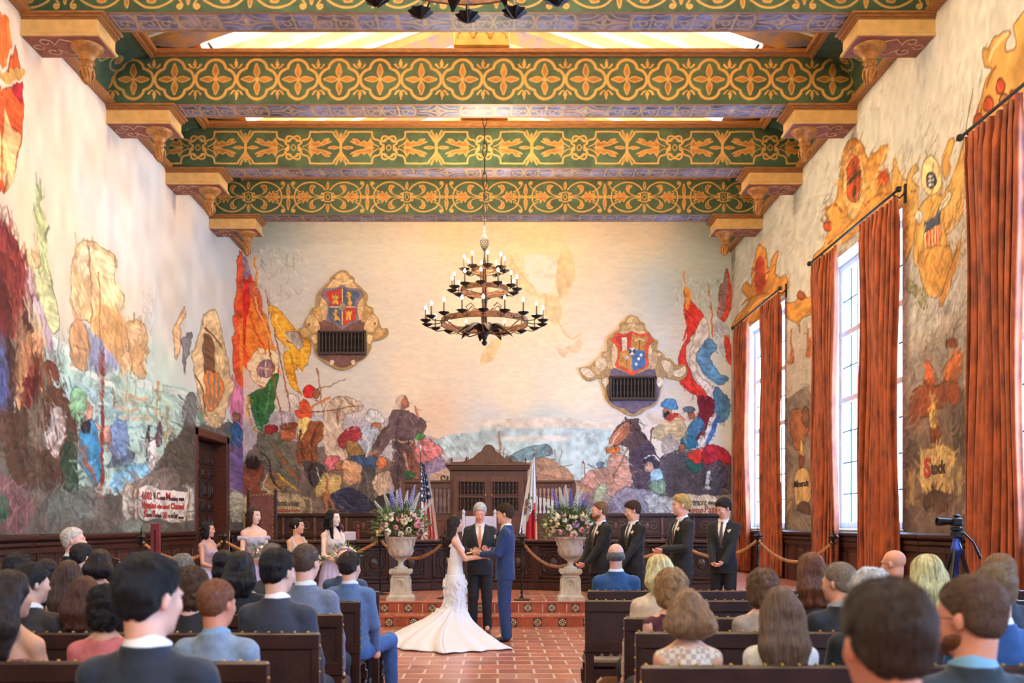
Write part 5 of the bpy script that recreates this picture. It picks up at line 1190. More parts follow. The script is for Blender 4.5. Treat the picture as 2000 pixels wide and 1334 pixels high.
cartouche('shield_cartouche', 'painted cartouche with red-edged quartered shield and stars above a turned grille', 6.0625, 1120, 600, S2, '''
po|C|222,200,156|560,290 620,230 690,200 770,230 830,290 900,400 930,560 920,720 460,720 450,560 480,400
po|C|112,96,116|470,730 700,800 930,730 980,830 1010,900 1000,1060 930,1150 850,1190 800,1200 700,1270 600,1200 540,1190 460,1150 400,1060 390,900 420,830
po|C|206,176,124|600,210 690,240 780,210 830,240 800,290 690,270 590,290 560,240
po|C|222,194,140|620,180 650,130 690,115 740,130 770,180 730,200 650,200
po|C|196,164,116|380,560 440,540 450,640 470,730 400,720
po|C|226,206,168|260,640 360,600 390,700 330,760 280,740
po|C|196,164,116|210,700 260,690 330,790 290,810 220,760
po|C|232,216,184|80,740 150,720 210,760 250,810 190,840 120,810
po|C|206,176,130|990,560 930,540 920,640 900,730 970,720
po|C|232,216,184|1040,640 1100,640 1170,700 1120,790 1060,720
po|C|206,186,146|1150,690 1180,720 1160,830 1110,820 1130,740
po|C|236,222,196|1180,760 1250,740 1310,700 1320,780 1260,830 1180,810
co|C|222,194,140|375,565 24,24
co|C|222,194,140|1010,565 24,24
co|C|170,130,90|245,690 16,16
po|C|236,224,200|340,870 400,830 410,900 370,950 345,910
po|C|236,224,200|1070,870 1000,830 980,900 1010,950 1060,910
po|C|220,84,50|690,288 770,325 890,310 905,360 955,390 890,470 880,600 885,700 800,745 690,815 590,750 490,700 520,600 510,480 430,390 480,355 500,310 610,322
po|C|200,56,50|690,330 620,345 530,350 500,380 550,470 555,530 690,530
pos|C|228,212,180|566,366 630,360 630,530 576,530
p|C|196,142,66|692,330 760,352 880,360 880,390 830,480 835,530 692,530
p|C|196,142,66|555,530 690,530 690,760 620,720 535,690 540,600
p|C|70,116,170|700,530 835,530 840,600 850,690 780,730 700,755
l3|C|150,70,50|778,400 778,510
l3|C|226,216,196|728,404 780,382 832,404
l3|C|150,70,50|626,590 626,690
co|C|196,196,190|626,600 28,24
co|C|240,240,236|796,574 18,20
co|C|240,240,236|768,616 18,20
co|C|240,240,236|740,678 18,20
pos|C|240,236,224|655,485 728,485 728,572 655,572
ps|C|60,76,120|655,485 692,528 655,572
ps|C|60,76,120|728,485 692,528 728,572
''', (425,826,972,1108), 12)
# ---------------------------------------------------------------- chandeliers
BULB = mat('lit_bulb', (255,240,210), .4, emit=(255,226,170), es=40.); CANDLE = mat('candle_sleeve', (92,72,58), .5)
RUSTI = mat('rusted_iron', (134,92,64), .55, metal=.3, var=.35, vs=14, bump=.2)
cm = MB(); cm.lathe([(.016,0),(.014,.02),(.014,.19),(.011,.195)], (0,0,.02), 8); CANM = cm.mesh('candle')
cm = MB(); cm.lathe([(.008,0),(.022,.02),(.026,.04),(.016,.065),(.003,.085)], (0,0,.21), 8); BULM = cm.mesh('bulb')
cm = MB(); cm.lathe([(.01,-.045),(.03,-.035),(.085,-.0),(.1,.018),(.085,.012),(.03,.005),(.01,.02)], (0,0,0), 16, fold=8, amp=.13); CUPM = cm.mesh('drip_pan')
def chandelier(X, Y, Z, label):
    t = thing('chandelier', label, 'chandelier', (X, Y, Z), 0.17, 'iron candle chandeliers')
    for ti, (rr, rc, z, n, zb, wh) in enumerate(((.84,1.16,.44,18,.44,.045),(.45,.64,1.08,12,1.08,.04),(.24,.40,1.47,8,1.47,.032))):
        m = MB(); N = 72; vs = []; fs = []
        for k, (r, dz) in enumerate(((rr,-wh),(rr+.012,-wh),(rr+.012,wh),(rr,wh))):
            for i in range(N): a = 2*PI*i/N; vs.append((r*math.cos(a), r*math.sin(a), z+dz+(.025*abs(math.sin(a*n/2)) if dz > 0 else 0)))
        for k in range(4):
            for i in range(N): fs.append((k*N+i, k*N+(i+1) % N, ((k+1) % 4)*N+(i+1) % N, ((k+1) % 4)*N+i))
        m.add(vs, fs)
        for q in (-wh, wh): m.tube([((rr+.006)*math.cos(2*PI*i/48), (rr+.006)*math.sin(2*PI*i/48), z+q) for i in range(48)], .014, 5, closed=True)
        rg = m.build('tier_ring', RUSTI, t); m = MB()
        for i in range(n):
            a = 2*PI*i/n; c, s = math.cos(a), math.sin(a); P_ = lambda r, h: (r*c, r*s, z+h)
            for dx in (-.03, .03): m.ball((rr*1.02*c-dx*s, rr*1.02*s+dx*c, z), (.014,.014,.02), 6, 4)
        m.build('pierced_trim', IRON, rg)
        for i in range(n):
            a = 2*PI*(i+.5*(ti % 2))/n; c, s = math.cos(a), math.sin(a); P_ = lambda r, h: (r*c, r*s, z+h)
            m = MB(); m.tube([P_(rr,-.03), P_(rr+(rc-rr)*.4,-.06), P_(rc-.03,-.06), P_(rc,-.03)], .009, 5); ar = m.build('arm', IRON, t)
            for me, mt, nm in ((CUPM, IRON, 'drip_pan'), (CANM, CANDLE, 'candle'), (BULM, BULB, 'bulb')): o = link(nm, me, mt, ar); o.location = P_(rc, 0)
    m = MB(); m.lathe([(.0,-.02),(.04,.0),(.06,.05),(.03,.09),(.05,.13),(.07,.2),(.05,.26),(.03,.32),(.055,.5),(.03,.7),(.06,.85),(.03,1.0),(.05,1.2),(.025,1.4),(.04,1.55),(.015,1.75),(.012,1.85)], (0,0,0), 12); m.build('stem', IRON, t)
    for k in range(8):
        a = 2*PI*k/8; c, s = math.cos(a), math.sin(a); m = MB(); L = .52
        pts = [(c*(.05+L*u), s*(.05+L*u), .26+.13*math.sin(u*PI*1.1)-.04*u) for u in np.linspace(0, 1, 8)]
        m.tube(pts, [.04,.085,.10,.085,.095,.07,.055,.008], 6, flat=.3); m.build('acanthus_leaf', IRON, t)
    for k in range(6):
        a = 2*PI*k/6+.3; c, s = math.cos(a), math.sin(a); m = MB()
        m.tube([(c*r, s*r, h) for r, h in ((.05,.25),(.35,.2),(.6,.28),(.82,.42))], .013, 5); m.tube([(c*r, s*r, h) for r, h in ((.05,.62),(.2,.7),(.33,.62),(.4,.72),(.3,.8),(.22,.74))], .012, 5)
        m.tube([(c*r, s*r, h) for r, h in ((.04,1.0),(.2,1.02),(.45,1.05))], .011, 5); m.tube([(c*r, s*r, h) for r, h in ((.03,1.38),(.24,1.44))], .01, 5); m.tube([(c*.05, s*.05, .2),(c*.045, s*.045, 1.45)], .008, 4); m.build('scroll_brace', RUSTI, t)
    m = MB()
    for k in range(10):
        a0 = 2*PI*k/10
        for d in (1, -1): m.tube([(.085*math.sin(PI*u)*math.cos(a0+d*u*3.2), .085*math.sin(PI*u)*math.sin(a0+d*u*3.2), 1.84+.36*u) for u in np.linspace(.02,.98,10)], .006, 4)
    m.build('cage_finial', IRON, t)
    m = MB(); z = 2.2; k = 0; top = ZC+1.9-Z
    while z < top:
        h = .30; ax = (1, 0) if k % 2 else (.25, .97)
        m.tube([(ax[0]*.045*math.sin(2*PI*u)*(1 if u < .5 else .75), ax[1]*.045*math.sin(2*PI*u), z+h/2-h/2*math.cos(2*PI*u)*1.06) for u in np.linspace(0, 1, 13)[:-1]], .0095, 5, closed=True)
        m.tube([(ax[1]*.03, ax[0]*.03, z+h*.84),(0,0,z+h*.98),(-ax[1]*.03,-ax[0]*.03,z+h*.86)], .008, 4); z += h; k += 1
    m.build('chain', IRON, t); return t
ch = chandelier(-.26, 19.6, 5.07, 'three tier iron chandelier hanging before the end wall')
c2 = copy_tree(ch); c2.location = (-.26, 7.32, 5.41); c2['label'] = 'iron chandelier nearest the camera, only its lower pans in view'
CHL = [(-.26,19.6,7.35,300),(-.26,7.32,7.7,420),(-.26,-3,6.9,500)]
# ---------------------------------------------------------------- benches
LEATH = mat('dark_leather', (50,26,21), .42, var=.3, vs=6, bump=.25, bs=50); BENCHW = mat('bench_wood', (52,27,21), .36, var=.35, vs=6, bump=.1)
def bench(x0, x1, Y, label, zt=.95):
    t = thing('bench', label, 'bench', ((x0+x1)/2, Y, 0), 0, 'leather backed benches'); hw = (x1-x0)/2
    m = MB(); zb = .55
    for (a, c, z0, z1) in ((-hw,hw,zt-.09,zt),(-hw,hw,zb,zb+.09)): m.box(a, c, 0, .055, z0, z1, .008)
    n = max(2, round(2*hw/.62)); w = 2*hw/n
    for i in range(n+1): x = -hw+i*w; m.box(max(-hw, x-.045)+.001, min(hw, x+.045)-.001, .004, .051, zb+.01, zt-.012, .006)
    q = -hw
    while q < hw-.02: m.box(q, q+.05, .01, .045, zb-.025, zb+.01, .01); q += .07
    bk = m.build('back_frame', BENCHW, t); m = MB(); m.box(-hw+.03, hw-.03, .015, .045, zb+.06, zt-.05); m.build('leather_panel', LEATH, bk)
    m = MB(); q = -hw+.02
    while q < hw: m.ball((q, .028, zt+.003), (.009,.014,.008), 6, 4); q += .07
    for s in (-1, 1):
        z = zb+.05
        while z < zt-.03: m.ball((s*(hw-.0), .028, z), (.007,.012,.009), 6, 4); z += .07
    m.build('stud_border', BRASS, t)
    m = MB(); m.box(-hw+.02, hw-.02, .06, .50, .42, .49, .02); m.build('seat', LEATH, t)
    m = MB(); m.box(-hw+.02, hw-.02, .06, .1, .36, .42, .006); m.box(-hw+.02, hw-.02, .45, .49, .36, .42, .006); m.build('apron', BENCHW, t)
    k = 3 if 2*hw > 2 else 2
    for i in range(k):
        x = -hw+.035+(2*hw-.07)*i/(k-1)
        m = MB(); m.box(x-.032, x+.032, .0, .055, 0, zb, .006); m.build('leg', BENCHW, t)
        m = MB(); m.box(x-.03, x+.03, .43, .49, .3, .37, .005)
        m.tube([(x+.014*math.cos(u*14), .46+.014*math.sin(u*14), .06+.25*u) for u in np.linspace(0,1,34)], .019, 6); m.tube([(x-.014*math.cos(u*14), .46-.014*math.sin(u*14), .06+.25*u) for u in np.linspace(0,1,34)], .019, 6); m.box(x-.03,x+.03,.43,.49,0,.07,.005); m.build('leg', BENCHW, t)
    return t
LB = [(4.19,-.97),(5.32,-.955),(6.44,-1.005),(7.52,-1.04),(8.68,-1.035)]; RB = [(4.07,.59),(5.36,.745),(6.2,.79),(7.6,.668),(8.74,.79)]
rn = ['nearest the camera','second from the camera','third from the camera','fourth from the camera','front row']
for i, (Y, x) in enumerate(LB): bench(-5.1, x, Y, 'dark leather backed bench left of the aisle, '+rn[i])
for i, (Y, x) in enumerate(RB): bench(x, 5.3 if i else 4.6, Y, 'dark leather backed bench right of the aisle, '+rn[i])
bench(-5.1, -.96, 2.92, 'dark leather backed bench left of the aisle, under the large man in navy')
bench(.5, 4.0, 1.84, 'dark leather backed bench right of the aisle, under the large brown haired man')
# ---------------------------------------------------------------- urns with flowers
STONE = mat('weathered_stone', (202,196,180), .75, var=.18, vs=9, bump=.35, bs=35)
def urn(px_, Y, label):
    x = (px_-CX)*Y/F; t = thing('stone_urn', label, 'urn', (x, Y, PZ), 0, 'stone urns on pedestals')
    m = MB()
    for z0, z1, w0, w1 in ((0,.06,.21,.21),(.06,.09,.2,.17),(.09,.40,.165,.125),(.40,.43,.14,.17),(.43,.49,.17,.17)):
        m.add([(-w0,-w0,z0),(w0,-w0,z0),(w0,w0,z0),(-w0,w0,z0),(-w1,-w1,z1),(w1,-w1,z1),(w1,w1,z1),(-w1,w1,z1)], [(0,3,2,1),(4,5,6,7),(0,1,5,4),(1,2,6,5),(2,3,7,6),(3,0,4,7)])
    pd = m.build('pedestal', STONE, t, smooth=False)
    m = MB()
    for a in range(4):
        R = Matrix.Rotation(a*PI/2, 4, 'Z'); m.M = R
        m.tube([(.06*math.cos(u*PI/8), -.152, .25+.08*math.sin(u*PI/8)) for u in range(16)], .012, 5, closed=True); m.tube([(u, -.155, .25+v) for u, v in spiral(0,0,.01,.045,0,450,14)], .01, 5)
        m.tube([(-.1,-.158,.12),(.1,-.158,.12)], .008, 4); m.tube([(-.09,-.138,.37),(.09,-.138,.37)], .008, 4); m.tube([(-.11,-.157,.12),(-.09,-.138,.37)], .008, 4); m.tube([(.11,-.157,.12),(.09,-.138,.37)], .008, 4)
        for k in range(9): m.ball((-.14+.035*k, -.17, .455), (.012,.01,.02), 6, 4)
    m.build('carved_relief', STONE, pd)
    m = MB(); m.lathe([(.11,.49),(.11,.515),(.05,.54),(.04,.59),(.055,.62),(.1,.65),(.16,.71),(.195,.8),(.21,.9),(.225,.955),(.25,.975),(.25,1.0),(.215,1.0),(.20,.95),(.0,.93)], (0,0,0), 32); m.build('bowl', STONE, t)
    m = MB(); m.lathe([(.12,.66),(.165,.705),(.2,.79),(.205,.8),(.17,.71),(.12,.66)], (0,0,0), 48, fold=12, amp=.05)
    for k in range(12): a = 2*PI*k/12; m.tube([(.245*math.cos(a), .245*math.sin(a), .99),(.225*math.cos(a+.15), .225*math.sin(a+.15), .93),(.213*math.cos(a+.3), .213*math.sin(a+.3), .86)], .01, 5)
    m.build('gadroon_trim', STONE, t); return x, Y
def rose_mesh(seed):
    r = random.Random(seed); m = MB()
    for k in range(4):
        R = .045-.009*k; n = 20; vs = []; fs = []
        for j in range(6):
            a = j/5; rr = R*(math.sin(.35+a*2.0))*(.75 if j == 5 else 1)
            for i in range(n): t = 2*PI*i/n; w = 1+.11*math.cos(t*5+k*1.3)*a; vs.append((rr*w*math.cos(t), rr*w*math.sin(t), R*(-.8+1.45*a)+.008*math.cos(t*5+k)*a+.004*k))
        for j in range(5):
            for i in range(n): fs.append((j*n+i, j*n+(i+1) % n, (j+1)*n+(i+1) % n, (j+1)*n+i))
        m.add(vs, fs)
    return m.mesh('rose_bloom')
RM = [rose_mesh(i) for i in range(2)]
def spike_mesh(seed, h=.34):
    r = random.Random(seed); m = MB(); m.tube([(0,0,0),(.01,0,h*.5),(0,.01,h)], .004, 5)
    for k in range(56):
        u = k/56; a = k*2.4; R = .036*(1-u*.75); z = h*(.12+.88*u); c = (R*math.cos(a), R*math.sin(a), z); s = .017*(1-u*.62)
        for p in range(4): b_ = a+p*PI/2; m.ball((c[0]+s*.7*math.cos(b_)*.8, c[1]+s*.7*math.sin(b_)*.8, c[2]+s*.5*math.sin(p*1.6)), (s*.7, s*.7, s*.4), 5, 3)
    return m.mesh('delphinium_spike')
SM = [spike_mesh(3), spike_mesh(5, .40)]
def leaves(n, fn, seed, L=.06, w=.4):
    r = random.Random(seed); m = MB()
    for _ in range(n):
        p, d = fn(r); d = Vector(d).normalized(); u = d.orthogonal().normalized(); u.rotate(Quaternion(d, r.uniform(0, 6.3))); l = L*r.uniform(.6, 1.3); p = Vector(p); n_ = d.cross(u)
        a, b_, c, e = p, p+d*l*.5+u*l*w*.5+n_*l*.05, p+d*l, p+d*l*.5-u*l*w*.5+n_*l*.05; mid = p+d*l*.5-n_*l*.06
        m.add([a, b_, c, e, mid], [(0,1,4),(1,2,4),(2,3,4),(3,0,4)])
    return m
PK = [mat('rose_pink', (222,150,168), .6, var=.15, vs=30), mat('rose_blush', (240,206,196), .6, var=.1, vs=30), mat('rose_white', (240,234,220), .6, var=.06, vs=30), mat('rose_mauve', (190,158,196), .6, var=.12, vs=30), mat('rose_cream', (236,220,178), .6, var=.1, vs=30)]
DL = [mat('delphinium_lilac', (178,176,222), .6, var=.2, vs=20), mat('delphinium_pale', (214,220,214), .6, var=.15, vs=20), mat('delphinium_blue', (112,112,196), .6, var=.2, vs=20)]
LEAF = mat('leaf_green', (76,104,56), .55, var=.4, vs=12); LEAFP = mat('leaf_pale_green', (146,168,104), .55, var=.25, vs=12)
def flowers(x, Y, label, seed, spk):
    r = random.Random(seed); t = thing('flower_arrangement', label, 'flower arrangement', (x, Y, PZ+.96), 0, 'flower arrangements in the urns')
    def fn(r):
        a = r.uniform(0, 2*PI); e = r.uniform(-.35, 1.35); d = Vector((math.cos(a)*math.cos(e), math.sin(a)*math.cos(e), math.sin(e))); R = r.uniform(.10, .40); return (d.x*R*1.15, d.y*R, .16+d.z*R*1.0), (d.x, d.y, d.z+r.uniform(-.3,.5))
    tag(leaves(900, fn, seed, .08).build('foliage', LEAF, t, smooth=False), kind='stuff'); tag(leaves(520, fn, seed+1, .06, .45).build('light_foliage', LEAFP, t, smooth=False), kind='stuff')
    m = MB()
    for k in range(9):
        a = r.uniform(0, 2*PI); L = r.uniform(.35, .5); e = r.uniform(-.2, .9); P_ = [(math.cos(a)*L*u*math.cos(e), math.sin(a)*L*u*math.cos(e), .12+L*u*math.sin(e)-.1*u*u) for u in (.2,.5,.8,1)]
        m.tube(P_, .003, 4)
        for p in P_[1:]: m.ball((p[0], p[1], p[2]+.015), .013, 5, 4)
    m.build('twig', LEAFP, t)
    for k in range(46):
        g = k*2.39996; e = -.25+1.35*((k+.5)/46); d = Vector((math.cos(g)*math.cos(e), math.sin(g)*math.cos(e), math.sin(e))); R = .29+.10*r.random()
        o = link('rose', RM[k % 2], None, t); o.data = RM[k % 2]; 
        if not RM[k % 2].materials: RM[k % 2].materials.append(PK[0])
        o.location = (d.x*R*1.08, d.y*R, .13+d.z*R*.85); o.rotation_euler = d.to_track_quat('Z', 'Y').to_euler(); o.scale = (r.uniform(.85, 1.5),)*3
        o.material_slots[0].link = 'OBJECT'; o.material_slots[0].material = PK[r.choice((0,0,1,1,2,2,3,4))]
    for (dx, dz, lean, ci) in spk:
        o = link('delphinium', SM[r.randrange(2)], None, t)
        if not o.data.materials: o.data.materials.append(DL[0])
        o.location = (dx*.75, r.uniform(-.1,.1), .26+dz); o.rotation_euler = (r.uniform(-.15,.15), lean, 0); o.scale = (1.1,)*3; o.material_slots[0].link = 'OBJECT'; o.material_slots[0].material = DL[ci]
SPK = [(-.2,.14,-.35,1),(-.13,.2,-.2,0),(-.06,.16,-.08,1),(0,.18,.0,0),(.07,.14,.15,1),(.14,.18,.26,0),(.2,.14,.42,1),(.26,.04,.75,1),(-.26,.04,-.6,1),(.1,.06,.3,0),(-.1,.08,-.25,2)]
ux, uy = urn(783, 15.75, 'weathered stone urn on carved pedestal, on the platform behind the bride'); flowers(ux, uy, 'pink, white and lilac flower arrangement in the urn behind the bride', 4, SPK)
ux, uy = urn(1114, 15.75, 'weathered stone urn on carved pedestal, on the platform behind the groom'); flowers(ux, uy, 'blush and white arrangement with blue delphiniums in the urn behind the groom', 9, [(a, b_, c, (2 if i % 3 == 0 else 1)) for i, (a, b_, c, d) in enumerate(SPK)])
# ---------------------------------------------------------------- flags
def flag(name, label, px_, Y, ztop, lean, cloth, wtop, wbot, zc0, zc1, side, emblem=None):
    x = (px_-CX)*Y/F; t = thing(name, label, 'flag', (x, Y, PZ)); m = MB(); m.tube([(0,0,.02),(lean,0,ztop-PZ)], .014, 8); m.build('pole', mat('pole_wood', (120,80,50), .4), t)
    m = MB(); m.lathe([(.16,0),(.16,.02),(.05,.05),(.02,.1),(.018,.2)], (0,0,0), 16); m.build('base', BRASS, t)
    m = MB(); m.lathe([(.015,0),(.02,.02),(.01,.035),(.022,.06),(.003,.13)], (lean,0,ztop-PZ), 8); m.build('finial', mat('chrome', (220,220,226), .2, metal=1.), t)
    H, W = 90, 110; V = np.zeros((H, W, 3)); C = np.zeros((H, W, 3)); u = np.linspace(0, 1, W); r = np.random.RandomState(px_)
    for i in range(H):
        k = i/(H-1); z = zc0+(zc1-zc0)*k; w = wtop+(wbot-wtop)*min(1, k*1.15)**.8; xx = lean*(z-PZ)/(ztop-PZ)
        V[i,:,0] = xx+side*(u*w)+.015*np.sin(u*34+k*2)*min(1, k*4); V[i,:,1] = -.02+.045*np.cos(u*2*PI*3.2+k*1.5)*min(1, k*5+.15); V[i,:,2] = z-PZ-.10*u*(1-k)+.03*np.sin(u*19)*k
    cloth(V, C, H, W); g = grid_obj('flag_cloth', V, C, mat('flag_cloth_dyed', rough=.7, attr=True), parent=t); g.data.polygons.foreach_set('use_smooth', [True]*len(g.data.polygons))
    return t, g
def us(V, C, H, W):
    K, U = np.meshgrid(np.linspace(0,1,H), np.linspace(0,1,W), indexing='ij'); s = (np.floor((U*7.5+K*1.1)) % 2)[..., None]
    C[:] = np.array((236,232,230))/255*s+np.array((186,28,44))/255*(1-s); bl = (K < .52-.12*U) & (U < .9); C[bl] = np.array((34,52,104))/255
    for i in range(11):
        for j in range(4):
            ky, ux_ = .06+i*.043, .13+j*.24+(.1 if i % 2 else 0); d = ((K-ky)*95)**2+((U-ux_)*24)**2; C[(d < 1.9) & bl] = .94
    C[K > .975] = np.array((206,160,60))/255; C[(U > .975) & (K > .1)] = np.array((206,160,60))/255
def ca(V, C, H, W):
    K, U = np.meshgrid(np.linspace(0,1,H), np.linspace(0,1,W), indexing='ij'); C[:] = np.array((236,236,234))/255
    C[(K-.34*U > .50) & (U < .62)] = np.array((190,26,42))/255; C[(U < .05) & (K > .45)] = np.array((210,170,90))/255
    for (k, u, a, b_, c) in ((.42,.62,.03,.12,(60,110,70)),(.50,.75,.05,.12,(130,90,60)),(.46,.35,.02,.1,(60,110,70)),(.60,.8,.05,.08,(120,84,56))): C[((K-k)/a)**2+((U-u)/b_)**2 < 1] = np.array(c)/255
flag('striped_flag', 'furled flag with stars and red and white stripes beside the left urn', 823, 20.2, 3.02, -.02, us, .1, .36, 2.82, 1.1, 1)
t, g = flag('bear_flag', 'white flag with a red lower band hanging beside the right urn', 1050, 20.2, 2.98, -.06, ca, .06, .34, 2.92, 1.1, -1)
for i, (c, dz) in enumerate((('C',0),('A',.07),('L',.14),('I',.22),('F',.28),('O',.35),('R',.43),('N',.5))):
    tc = bpy.data.curves.new('flag_lettering', 'FONT'); tc.body = c; tc.size = .12; tc.extrude = .001; o = meshed('flag_lettering', tc, mat('black_thread', (40,40,44), .8), g); o.location = (-.24+dz*.42, -.085, 1.92-PZ-dz*.75); o.rotation_euler = (PI/2, .5, 0)
# ---------------------------------------------------------------- rope stanchions
ROPE = mat('twisted_rope', (170,122,78), .8, var=.3, vs=30); PALE = mat('burnished_iron', (120,112,112), .35, metal=.8, var=.3, vs=20)
def stan(px_, Y, label, z=PZ, h=1.19):
    x = (px_-CX)*Y/F; t = thing('rope_stanchion', label, 'stanchion', (x, Y, z), 0, 'iron rope stanchions')
    m = MB(); m.lathe([(.13,0),(.13,.015),(.05,.03),(.02,.06)], (0,0,0), 14); m.build('base', IRON, t)
    m = MB(); n = 60
    for a in (0, PI): m.tube([(.010*math.cos(a+u*40), .010*math.sin(a+u*40), .05+u*.82) for u in np.linspace(0,1,n)], .011, 5)
    m.build('twisted_post', IRON, t)
    m = MB(); m.lathe([(.02,.86),(.05,.88),(.03,.9),(.03,.96),(.075,.98),(.08,1.0),(.05,1.02),(.04,1.05)], (0,0,0), 12, fold=6, amp=.12)
    for k in range(6): a = PI*k/3; m.tube([(.03*math.cos(a),.03*math.sin(a),.88),(.075*math.cos(a),.075*math.sin(a),.91),(.07*math.cos(a),.07*math.sin(a),.96)], .007, 4)
    hd = m.build('crown', IRON, t)
    m = MB(); m.tube([(.012*math.cos(u*18)*(1-u), .012*math.sin(u*18)*(1-u), 1.04+u*(h-1.04)) for u in np.linspace(0,1,24)], [.012*(1-u)+.002 for u in np.linspace(0,1,24)], 5); m.build('finial', IRON, t)
    return Vector((x, Y, z+.93))
def rope(a, b_, sag, label, e0=.0, e1=1.):
    n = 70; t = thing('barrier_rope', label, 'rope', ((a+b_)/2).xyz, 0, 'twisted barrier ropes'); o = (a+b_)/2; m = MB()
    for s in range(3):
        pts = []
        for u in np.linspace(.03, .97, n):
            p = a.lerp(b_, u); p.z -= sag*4*u*(1-u); ph = u*n*1.1+s*2.094; pts.append((p.x-o.x, p.y-o.y+.014*math.cos(ph), p.z-o.z+.014*math.sin(ph)))
        m.tube(pts, .017, 5)
    m.build('rope_strands', ROPE, t)
    for u in (.02, .98): m = MB(); p = a.lerp(b_, u)-o; p.z -= sag*4*u*(1-u); m.ball(p, .03, 8, 6); m.build('end_cap', BRASS, t)
s0 = stan(276, 15.8, 'iron rope stanchion farthest left, by the maroon panel'); s1 = stan(436, 16.6, 'iron rope stanchion behind the shortest bridesmaid'); s2 = stan(743, 17.0, 'iron rope stanchion left of the left urn')
s3 = stan(869, 16.0, 'iron rope stanchion behind the bride'); s4 = stan(1019, 15.72, 'iron rope stanchion right of the groom'); s5 = stan(1160, 16.6, 'iron rope stanchion behind the right urn')
s6 = stan(1322, 17.2, 'iron rope stanchion behind the blond groomsman'); s7 = stan(1480, 17.2, 'iron rope stanchion right of the last groomsman'); s8 = stan(1628, 16.2, 'iron rope stanchion beside the second window curtain')
for a, b_, sg, lb_ in ((s0,s1,.3,'twisted rope between the two leftmost stanchions'),(s1,s2,.4,'twisted rope running behind the bridesmaids'),(s2,s3,.3,'twisted rope passing the left urn to behind the bride'),(s4,s5,.42,'twisted rope sagging from the groom to the right urn'),(s5,s6,.3,'twisted rope behind the first groomsmen'),(s6,s7,.3,'twisted rope behind the last groomsman'),(s7,s8,.36,'twisted rope before the far curtains')): rope(a, b_, sg, lb_)
# ---------------------------------------------------------------- chairs, panel, tripod, guitar
def simple_chair(name, label, x, Y, z, w, top, mt, rail, rz=0., nails=False):
    t = thing(name, label, 'chair', (x, Y, z), rz); m = MB(); m.box(-w/2+.03, w/2-.03, .0, .05, .55, top-.04, .02); bk = m.build('backrest', mt, t)
    m = MB(); m.box(-w/2, w/2, -.48, .0, .4, .48, .02); m.build('seat', mt, t)
    for s in (-1, 1):
        m = MB(); m.box(s*w/2-.03, s*w/2+.03, 0, .06, 0, top, .01); m.lathe([(.02,0),(.032,.02),(.035,.05),(.015,.08),(.004,.1)], (s*w/2, .03, top), 8); m.build('back_post', rail, t)
        m = MB(); m.box(s*w/2-.03, s*w/2+.03, -.48, -.42, 0, .42, .01); m.build('leg', rail, t)
    if nails:
        m = MB()
        for s in (-1, 1):
            for k in range(14): m.ball((s*(w/2-.05), -.005, .6+k*(top-.7)/13), .016, 6, 4)
        for k in range(8): m.ball((-w/2+.06+k*(w-.12)/7, -.005, top-.07), .016, 6, 4)
        m.build('stud_border', BRASS, bk)
simple_chair('high_backed_chair', 'tall red-brown leather chair with brass nails by the end wall', (511-CX)*20.4/F, 20.4, PZ, .56, 1.86, mat('worn_red_leather', (110,66,58), .5, var=.3, vs=8), WOOD, nails=True)
CHW = mat('pale_satin', (214,210,226), .55, var=.05)
simple_chair('covered_chair', 'white satin covered chair behind the officiant', (936-CX)*19.6/F, 19.6, PZ, .62, 1.40, CHW, mat('white_paint', (220,216,226), .5))
simple_chair('covered_chair', 'pale backed chair with red finials behind the long haired bridesmaid', (683-CX)*19.2/F, 19.2, PZ, .3, 1.1, CHW, mat('red_finial_wood', (120,40,40), .4))
t = thing('maroon_panel', 'narrow upright maroon panel standing before the left wainscot', 'panel', ((304-CX)*14.4/F, 14.4, 0)); mm = mat('maroon_paint', (124,44,52), .5, var=.1)
m = MB(); m.box(-.065,.065,-.03,.03,.9,1.55,.006); m.build('panel', mm, t); m = MB(); m.box(-.012,.012,-.036,-.03,1.0,1.46); m.build('slot', mat('slot_dark', (40,14,18), .6), t); m = MB(); m.box(-.03,.03,-.02,.02,0,.9); m.box(-.2,.2,-.2,.2,0,.03,.01); m.build('stand', mm, t)
TY = 9.7; tx = (1868-CX)*TY/F; t = thing('camera_on_tripod', 'black camera with long lens on a tripod by the right wall', 'camera tripod', (tx, TY, 0)); BLU = mat('anodised_blue', (60,90,190), .3, metal=.6)
for k, a in enumerate((-.15, 2.2, 3.9)):
    m = MB(); c, s = math.cos(a), math.sin(a); m.tube([(.04*c,.04*s,1.28),(.24*c,.24*s,.62),(.42*c,.42*s,.02)], [.02,.017,.011], 8); m.ball((.42*c,.42*s,.018), .018); lg = m.build('leg', BLACKM, t); m = MB(); m.tube([(.235*c,.235*s,.64),(.25*c,.25*s,.59)], .025, 8); m.build('leg_clamp', BLU, lg)
m = MB(); m.lathe([(.02,.98),(.022,1.2),(.05,1.26),(.05,1.31),(.035,1.34),(.035,1.4)], (0,0,0), 12); m.build('centre_column', BLU, t)
m = MB(); m.box(-.04,.04,-.05,.05,1.40,1.47,.012); m.box(-.05,.05,-.03,.03,1.47,1.51,.008); m.lathe([(.03,-.06),(.035,-.02),(.035,.02),(.03,.06)], (.03,0,1.43), 10); m.build('fluid_head', BLACKM, t)
m = MB(); m.tube([(.05,-.02,1.46),(.14,-.05,1.36),(.2,-.08,1.2)], [.01,.01,.016], 8); m.build('pan_handle', BLACKM, t)
m = MB(); m.box(-.05,.04,-.06,.06,1.515,1.60,.015); m.box(-.03,.03,-.03,.03,1.60,1.635,.015); cbd = m.build('camera_body', BLACKM, t); m = MB()
